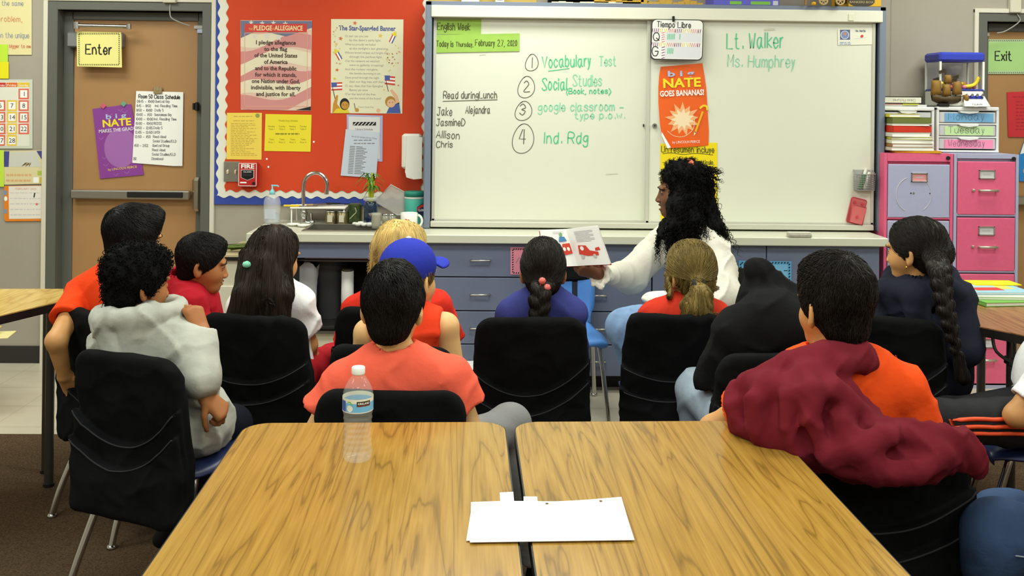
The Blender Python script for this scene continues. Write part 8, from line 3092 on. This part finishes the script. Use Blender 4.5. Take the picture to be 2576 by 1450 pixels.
# ---------- navy hoodie, long braid
g = Fig('person with a very long braid in a navy hoodie next to the pink cabinets', SEATS['braid'] + np.array((0.14, 0.06, 0)), rad(-18), at(2246, 752, 3.62), at(2402, 752, 3.5), at(2300, 636, 3.58), 1.0, rad(-42), rad(4), 0, 0.95, SK_TAN,
        ra=[at(2420, 880, 3.46), at(2380, 960, 3.62)], neck=at(2318, 720, 3.57))
nv = cloth('hoodie_navy', (36, 38, 52), 0.9, 0.08)
g.shirt(nv, 'long', 0.022, 0.009, (8, 8, 6), 71, neck_r=0.05, collar=False, extra=hood_down(g, 0.2, 0.044, 1.1, 0.012), puff=(0.07, 0.064, 0.045), name='hoodie', low=0.1)
g.trousers(cloth('pants_red', (170, 28, 40)), 0.014)
g.shoes(cloth('shoe_black', (30, 30, 32)))
g.eyes()
tie13 = at(2352, 648, 3.47)
bp13 = [tie13, at(2366, 690, 3.37), at(2372, 740, 3.32), at(2390, 820, 3.28), at(2412, 905, 3.28)]
def fn(P, g=g):
    L = g.local(P)
    d = g.cap_sdf(L, 0.009, 0.012, 0.0, -0.075, 0.0, 0.004) * g.hs
    d = smin(d, cone(P, g.W(0.03, -0.09, -0.0), tie13, 0.045, 0.03), 0.03)
    d = smin(d, braid_sdf(P, bp13, 0.036, 0.015, 19, np.array((1.0, 0, 0))), 0.005)
    d = smin(d, chain(P, [at(2412, 905, 3.28), at(2422, 950, 3.28)], [0.015, 0.022]), 0.01)
    return d + 0.0012 * np.sin(vnoise(P * np.array((40, 40, 12), np.float32), 2) * 25)
tt13 = tie13.astype(np.float32)
def flow(P):
    v = tt13 - P
    low = P[:, 2] < tt13[2] - 0.01
    v[low] = (0.12, 0, -1)
    return v / (np.linalg.norm(v, axis=1, keepdims=True) + 1e-6)
g.hair(fn, H_SOFT, np.minimum(g.head - 0.16, at(2400, 980, 3.2) - 0.03), np.maximum(g.head + 0.16, at(2450, 640, 3.2)), 0.0055, 4200, 9, 0.009, flow, 0.0009, 0.0025, 0.1, 13)
MB().lathe([(0.0, -0.005), (0.004, -0.003), (0.005, 0), (0.004, 0.003), (0.0, 0.005)], mat('earring_gold', (214, 180, 70), 0.25, 0.9), g.W(-0.084, -0.006, -0.046) - g.o, 10).build('earring', g.root)

# ---------- striped track pants at the right edge
tp = SEATS['track'] - np.array((0.07, 0, 0))
g = Fig('person in a white T-shirt and black track pants with orange stripes at the right edge', tp, rad(-78), at(2632, 950, 2.96), at(2630, 925, 3.32), at(2705, 800, 3.14), 0.97, rad(-60), 0, 0, 0.9, SK_TAN,
        la=[at(2556, 1046, 2.95), at(2650, 1062, 3.02)], ll=[at(2372, 1062, 3.0), np.array((at(2380, 1100, 3.0)[0] - 0.02, 3.0, 0.09))], rl=[at(2392, 1050, 3.28), np.array((at(2400, 1100, 3.3)[0], 3.3, 0.09))])
g.shirt(cloth('tee_white', (240, 240, 240)), 'tee', 0.014, 0.008, (8, 8, 6), 81, 0.66, neck_r=0.056)
tm = cloth('track_black', (34, 34, 36), 0.7)
tpo = g.trousers(tm, 0.016, 0.006)
b = MB()
orm = mat('stripe_orange', (236, 84, 40), 0.7)
for k in range(3):
    pts = [g.lhj + (g.ll[0] - g.lhj) * u + np.array((0, -0.2, 0.03 - 0.022 * k)) for u in np.linspace(0.0, 1.02, 16)] + [g.ll[0] + (g.ll[1] - g.ll[0]) * u + np.array((0.02 - 0.02 * k, -0.2, -0.0)) for u in np.linspace(0.12, 0.9, 14)]
    pts = np.array(pts, np.float32)
    for _ in range(14):
        pts[:, 1] += np.clip(g.trouser_fn(pts), -0.02, 0.03)
    pts[:, 1] -= 0.0015
    b.tube([p - g.o for p in pts], 0.0065, orm, 6, flat=1.0)
b.build('stripes', tpo)
pl = np.array([at(x, y, 2.8) for x, y in ((2455, 1038), (2468, 1014), (2474, 1017), (2480, 1030))], np.float32)
for _ in range(20):
    pl[:, 1] += np.clip(g.trouser_fn(pl), -0.02, 0.03)
b = MB()
pl2 = pl.astype(float) - g.o - np.array((0, 0.003, 0))
b.add(pl2, [(0, 3, 2, 1)], orm)
for k in (0.33, 0.66):
    a_, c_ = pl2[1] + (pl2[0] - pl2[1]) * k, pl2[2] + (pl2[3] - pl2[2]) * k
    b.tube([a_ - np.array((0, 0.001, 0)), c_ - np.array((0, 0.001, 0))], 0.0014, tm, 4)
b.build('emblem', tpo)
g.shoes(cloth('shoe_white', (196, 200, 204)))
g.short_hair(H_BLACK, n=800)

# ---------- blue jeans at the bottom right corner
jp = SEATS['jeans']
g = Fig('person in blue jeans and a coral shirt at the bottom right corner', jp, rad(-62), at(2740, 1075, 2.1), at(2735, 1050, 2.42), at(2745, 930, 2.26), 0.97, rad(-40), 0, 0, 0.92, SK_TAN,
        ll=[at(2505, 1335, 2.2), np.array((at(2520, 1400, 2.2)[0], 2.24, 0.09))], rl=[at(2520, 1310, 2.42), np.array((at(2530, 1400, 2.4)[0], 2.46, 0.09))], la=[at(2790, 1290, 2.08), at(2790, 1340, 2.2)], ra=[at(2790, 1230, 2.5), at(2770, 1290, 2.5)])
g.shirt(cloth('tee_coral', (240, 100, 76)), 'tee', 0.014, 0.008, (8, 8, 6), 91, 0.66)
jo_ = g.trousers(cloth('jeans_blue', (58, 78, 112), 0.85, 0.14), 0.018, 0.007)
b = MB()
pts = np.array([g.lhj + (g.ll[0] - g.lhj) * u + np.array((0, -0.2, -0.02)) for u in np.linspace(0, 1.0, 16)], np.float32)
for _ in range(14):
    pts[:, 1] += np.clip(g.trouser_fn(pts), -0.02, 0.03)
b.tube([p - g.o for p in pts], 0.0018, mat('jeans_seam', (150, 160, 175), 0.8), 5)
b.build('seam', jo_)
g.shoes(cloth('shoe_black', (30, 30, 32)))
g.short_hair(H_BLACK, n=800)

# ---------- the woman reading
wp = SEATS['woman']
ML = np.array((-1.0, 0, 0))
g = Fig('woman with long coiled black hair in a white blouse reading a picture book aloud', wp, rad(-120), at(1792, 632, 4.38), at(1660, 618, 4.66), at(1706, 486, 4.52), 1.0, rad(-86), rad(3), 0, 1.0, SK_DEEP,
        ra=[at(1588, 694, 4.62), at(1508, 690, 4.40)], la=[at(1818, 742, 4.28), at(1668, 790, 4.10)], hips=np.array((at(1775, 790, 4.52)[0], 4.52, 0.56)),
        ll=[at(1570, 822, 4.14), at(1628, 1000, 4.12)], rl=[at(1600, 830, 4.48), at(1640, 1010, 4.5)], neck=at(1724, 570, 4.53), mouth=0.85, bh=0.005,
        rh=(np.array((-0.97, 0.05, 0.22)), np.array((-0.1, 0.75, 0.65)), dict(curl=(0.55, 0.7, 0.5))), lh=(np.array((-0.9, -0.1, -0.35)), np.array((0, 0.2, -1)), dict(curl=(0.35, 0.4, 0.3))))
bl = cloth('blouse_ivory', (226, 222, 208), 0.8, 0.03)
def cuffs(P, d, g=g):
    for arm in (g.ra, g.la):
        dw = nrm(arm[1] - arm[0])
        q = P - arm[1].astype(np.float32)
        ax = q @ dw.astype(np.float32)
        rv = q - ax[:, None] * dw.astype(np.float32)
        rho = np.linalg.norm(rv, axis=1)
        s1 = nrm(np.cross(dw, g.u))
        ang = np.arctan2(rv @ s1.astype(np.float32), rv @ np.cross(s1, dw).astype(np.float32))
        e = np.abs(rho - (0.032 + np.clip(ax + 0.03, 0, 0.05) * 0.5 + 0.006 * np.sin(ang * 7 + 2))) - 0.0045
        d = smin(d, smax(smax(e, ax - 0.008, 0.003), -0.036 - ax, 0.003), 0.006)
    b_ = ell(P, at(1670, 752, 4.28), (0.09, 0.06, 0.035))
    return smin(d, b_, 0.03)
g.shirt(bl, 'long', 0.018, 0.012, (9, 9, 7), 101, neck_r=0.055, collar=True, extra=cuffs, puff=(0.072, 0.085, 0.03), name='blouse', h=0.007, low=0.08)
b = MB()
for i in range(6):
    p = np.array([at(1770 + i * 9, 612 - 5 * abs(i - 3) + 6, 4.2)], np.float32)
    for _ in range(20):
        p[:, 1] += np.clip(g.shirt_fn(p), -0.02, 0.03)
    b.lathe([(0.0, -0.006), (0.0045, -0.004), (0.006, 0), (0.0045, 0.004), (0.0, 0.006)], mat('pearl', (232, 224, 196), 0.15), p[0].astype(float) - g.o, 10)
b.build('pearls', g.root)
g.trousers(cloth('jeans_light', (122, 150, 186), 0.85, 0.14), 0.022, 0.008)
g.shoes(cloth('shoe_black', (30, 30, 32)))
g.eyes((40, 24, 14))
g.lips(mat('lips_deep', (134, 66, 60), 0.35))
MA = [[g.W(0.03, -0.07, 0.05), at(1770, 505, 4.48), at(1795, 570, 4.42), at(1815, 632, 4.4)], [g.W(-0.03, -0.05, 0.06), at(1735, 500, 4.42), at(1742, 555, 4.38), at(1738, 600, 4.38)],
      [g.W(-0.08, -0.01, 0.03), at(1702, 520, 4.41), at(1700, 565, 4.38), at(1694, 598, 4.4)], [g.W(0.07, -0.02, 0.0), at(1704, 552, 4.62), at(1680, 572, 4.58), at(1664, 592, 4.52)], [g.W(0, -0.09, 0.0), at(1765, 540, 4.5), at(1780, 600, 4.46)]]
def fn(P, g=g):
    L = g.local(P)
    d = g.cap_sdf(L, 0.026, 0.014, 0.0, -0.09, -0.03, 0.012, 0.075, 0.02) * g.hs
    for c in MA:
        d = smin(d, chain(P, c, [0.04, 0.045, 0.04, 0.018][:len(c)], 0.02), 0.035)
    return d - 0.009 * (vnoise(P * 95, 4) - 0.5)
lo = np.minimum(g.head - 0.2, at(1640, 660, 4.35) - 0.03)
hi = np.maximum(g.head + 0.2, at(1850, 420, 4.7))
V0, _ = sdf_mesh(fn, lo, hi, 0.014)
rng = np.random.default_rng(5)
st = V0[rng.integers(0, len(V0), 2300)].astype(float)
nn = grad(fn, st.astype(np.float32), fn(st.astype(np.float32)), 0.004).astype(float)
nn /= np.linalg.norm(nn, axis=1, keepdims=True) + 1e-9
dirs = nn * 0.28 + np.array((0.12, -0.05, -1.0)) + rng.normal(0, 0.1, nn.shape)
top = np.clip((st[:, 2] - g.W(0, 0, 0.05)[2]) / 0.06, 0, 1)[:, None]
away = st - g.W(0, 0.06, 0.12)
away /= np.linalg.norm(away, axis=1, keepdims=True) + 1e-9
dirs = dirs * (1 - 0.8 * top) + (away * np.array((1, 1, 0.3)) + 0.05 * nn) * 0.8 * top
lc = g.local(st.astype(np.float32))
keep = ~((lc[:, 1] > 0.05) & (lc[:, 2] > -0.11)) & ~(lc[:, 2] > 0.125)
tp_ = (lc[:, 2] > 0.02) & (lc[:, 1] < 0.085)
ex0 = strand_mesh(coils(st[tp_] - nn[tp_] * 0.003, nn[tp_] * 0.5 + away[tp_] * 0.6, 0.026, 0.0045, 1.6, 11, 12), 0.0015)
st, dirs = st[keep], dirs[keep]
ex = [strand_mesh(coils(st, dirs, 0.085, 0.006, 3.2, 26, 3), 0.0018)]
ex.append(ex0)
low_ = st[:, 2] < g.W(0, 0, -0.1)[2]
ex.append(strand_mesh(coils(st[low_][:170], dirs[low_][:170], 0.15, 0.006, 5, 36, 7), 0.0018))
g.hair(fn, H_COIL, lo, hi, 0.006, 0, extra=ex)
b = MB()
b.tube([g.W(x, -0.062 + 0.004 * math.cos(i * 2), 0.145 - 3.2 * x * x + 0.004 * math.sin(i * 2.2)) - g.o for i, x in enumerate(np.linspace(-0.05, 0.05, 11))], 0.014, mat('headband_orange', (214, 110, 80), 0.6, vary=0.4, vscale=70), 8)
b.build('headband', g.root)

# ---------- the picture book she holds
bo = at(1437, 668, 4.36)
t = empty('picture_book', 'open picture book with red cars held up by the reading woman', 'book', bo)
def bp_(px, py, d=4.36):
    return at(px, py, d) - bo
def page(c00, c10, c11, c01, bulge, m, n=10):
    V, Fc = [], []
    for j in range(3):
        for i in range(n + 1):
            u, v = i / n, j / 2
            p = (c00 * (1 - u) + c10 * u) * (1 - v) + (c01 * (1 - u) + c11 * u) * v
            p = p + np.array((0, -bulge * math.sin(math.pi * u) ** 0.8, 0.3 * bulge * math.sin(math.pi * u)))
            V.append(p)
    for j in range(2):
        for i in range(n):
            a = j * (n + 1) + i
            Fc.append((a, a + 1, a + n + 2, a + n + 1))
    return V, Fc
SP0, SP1 = bp_(1452, 668, 4.40), bp_(1424, 577, 4.43)           # spine bottom, top
RB, RT = bp_(1538, 664, 4.30), bp_(1505, 568, 4.34)
LB, LT = bp_(1372, 672, 4.28), bp_(1358, 580, 4.32)
b = MB()
rc = mat('book_cover_red', (206, 52, 38), 0.4)
off = np.array((0, 0.012, -0.008))
for q in ((SP0, RB * 1.02, RT * 1.02, SP1), (LB * 1.02, SP0, SP1, LT * 1.02)):
    V = [p + off for p in q] + [p + off + np.array((0, 0.004, 0)) for p in q]
    b.add(V, [(0, 1, 2, 3), (7, 6, 5, 4), (0, 4, 5, 1), (1, 5, 6, 2), (2, 6, 7, 3), (3, 7, 4, 0)], rc)
b.build('cover', t)
for k in range(4):
    o2 = np.array((0, 0.009 - 0.003 * k, -0.001 * k))
    b = MB()
    V, Fc = page(SP0 + o2, RB + o2 + np.array((-0.002 * k, 0, 0)), RT + o2 + np.array((-0.002 * k, 0, 0)), SP1 + o2, 0.003 + 0.001 * k, PAPER)
    b.add(V, Fc, PAPER, True)
    V, Fc = page(LB + o2, SP0 + o2, SP1 + o2, LT + o2, 0.003 + 0.001 * k, PAPER)
    b.add(V, Fc, PAPER, True)
    b.build('page', t)
def on_right(u, v, e=0.0045):
    p = (SP0 * (1 - u) + RB * u) * (1 - v) + (SP1 * (1 - u) + RT * u) * v
    return p + np.array((0, -0.0062 * math.sin(math.pi * min(max(u, 0), 1)) ** 0.8 - e, 0.3 * 0.006 * math.sin(math.pi * u)))
def on_left(u, v, e=0.0045):
    p = (LB * (1 - u) + SP0 * u) * (1 - v) + (LT * (1 - u) + SP1 * u) * v
    return p + np.array((0, -0.0062 * math.sin(math.pi * min(max(u, 0), 1)) ** 0.8 - e, 0.3 * 0.006 * math.sin(math.pi * u)))
b = MB()
rp = mat('picture_red', (214, 64, 44), 0.6)
bp2 = mat('picture_blue2', (70, 130, 180), 0.6)
def patch(f, pts, m, e=0.0045):
    b.add([f(u, v, e) for u, v in pts], [list(range(len(pts)))], m)
circ = lambda cu, cv, r, k=12: [(cu + r * 0.9 * math.cos(a), cv + r * math.sin(a)) for a in np.linspace(0, 2 * math.pi, k + 1)[:-1]]
patch(on_right, [(0.16, 0.30), (0.40, 0.24), (0.72, 0.24), (0.74, 0.33), (0.5, 0.38), (0.42, 0.52), (0.2, 0.54)], rp)
patch(on_right, circ(0.29, 0.45, 0.06), PAPER, 0.006)
patch(on_right, [(0.66, 0.36), (0.82, 0.38), (0.8, 0.46), (0.68, 0.44)], rp)
for u in (0.24, 0.6):
    patch(on_right, circ(u, 0.23, 0.055), mat('picture_grey2', (196, 196, 192), 0.6), 0.006)
patch(on_left, [(0.62, 0.28), (0.98, 0.34), (0.97, 0.62), (0.7, 0.6)], rp)
for u in (0.73, 0.87):
    patch(on_left, circ(u, 0.46, 0.055), PAPER, 0.006)
patch(on_left, [(0.6, 0.66), (0.9, 0.68), (0.84, 0.8), (0.66, 0.8)], bp2)
patch(on_left, circ(0.74, 0.86, 0.06), mat('picture_green2', (120, 170, 120), 0.6), 0.006)
for r in range(9):
    v = 0.9 - r * 0.034
    patch(on_right, [(0.2, v), (0.76 - 0.12 * (r % 3 == 2), v), (0.76 - 0.12 * (r % 3 == 2), v + 0.008), (0.2, v + 0.008)], GREYINK)
for r in range(2):
    patch(on_left, [(0.45, 0.93 - r * 0.04), (0.85, 0.93 - r * 0.04), (0.85, 0.937 - r * 0.04), (0.45, 0.937 - r * 0.04)], GREYINK)
b.build('illustration', t)

# ---------- backpack on the floor beyond the capped child
bk = at(1188, 900, 3.95)
t = empty('backpack', 'white and grey backpack on the floor between the capped child and the royal blue one', 'backpack', (bk[0], 3.95, 0))
def bfn(P):
    q = np.abs(P - np.array((0, 0, 0.225), np.float32)) - np.array((0.09, 0.05, 0.165), np.float32)
    return np.linalg.norm(np.maximum(q, 0), axis=1) + np.minimum(q.max(1), 0) - 0.06 + folds(P, 0.004, (9, 9, 9), 5)
sdf_obj('bag_body', bfn, (-0.2, -0.16, -0.03), (0.2, 0.16, 0.5), 0.011, cloth('bag_white', (206, 210, 212)), t)
b = MB()
b.tube([(0.155 * math.cos(a), -0.09, 0.24 + 0.2 * math.sin(a)) for a in np.linspace(-0.6, 3.74, 18)], 0.014, cloth('bag_slate', (70, 78, 92)), 8)
b.build('strap', t)
MB().box((0.02, -0.105, 0.15), (0.2, 0.03, 0.18), cloth('bag_dark', (34, 34, 40)), bev=0.012).build('pocket', t)
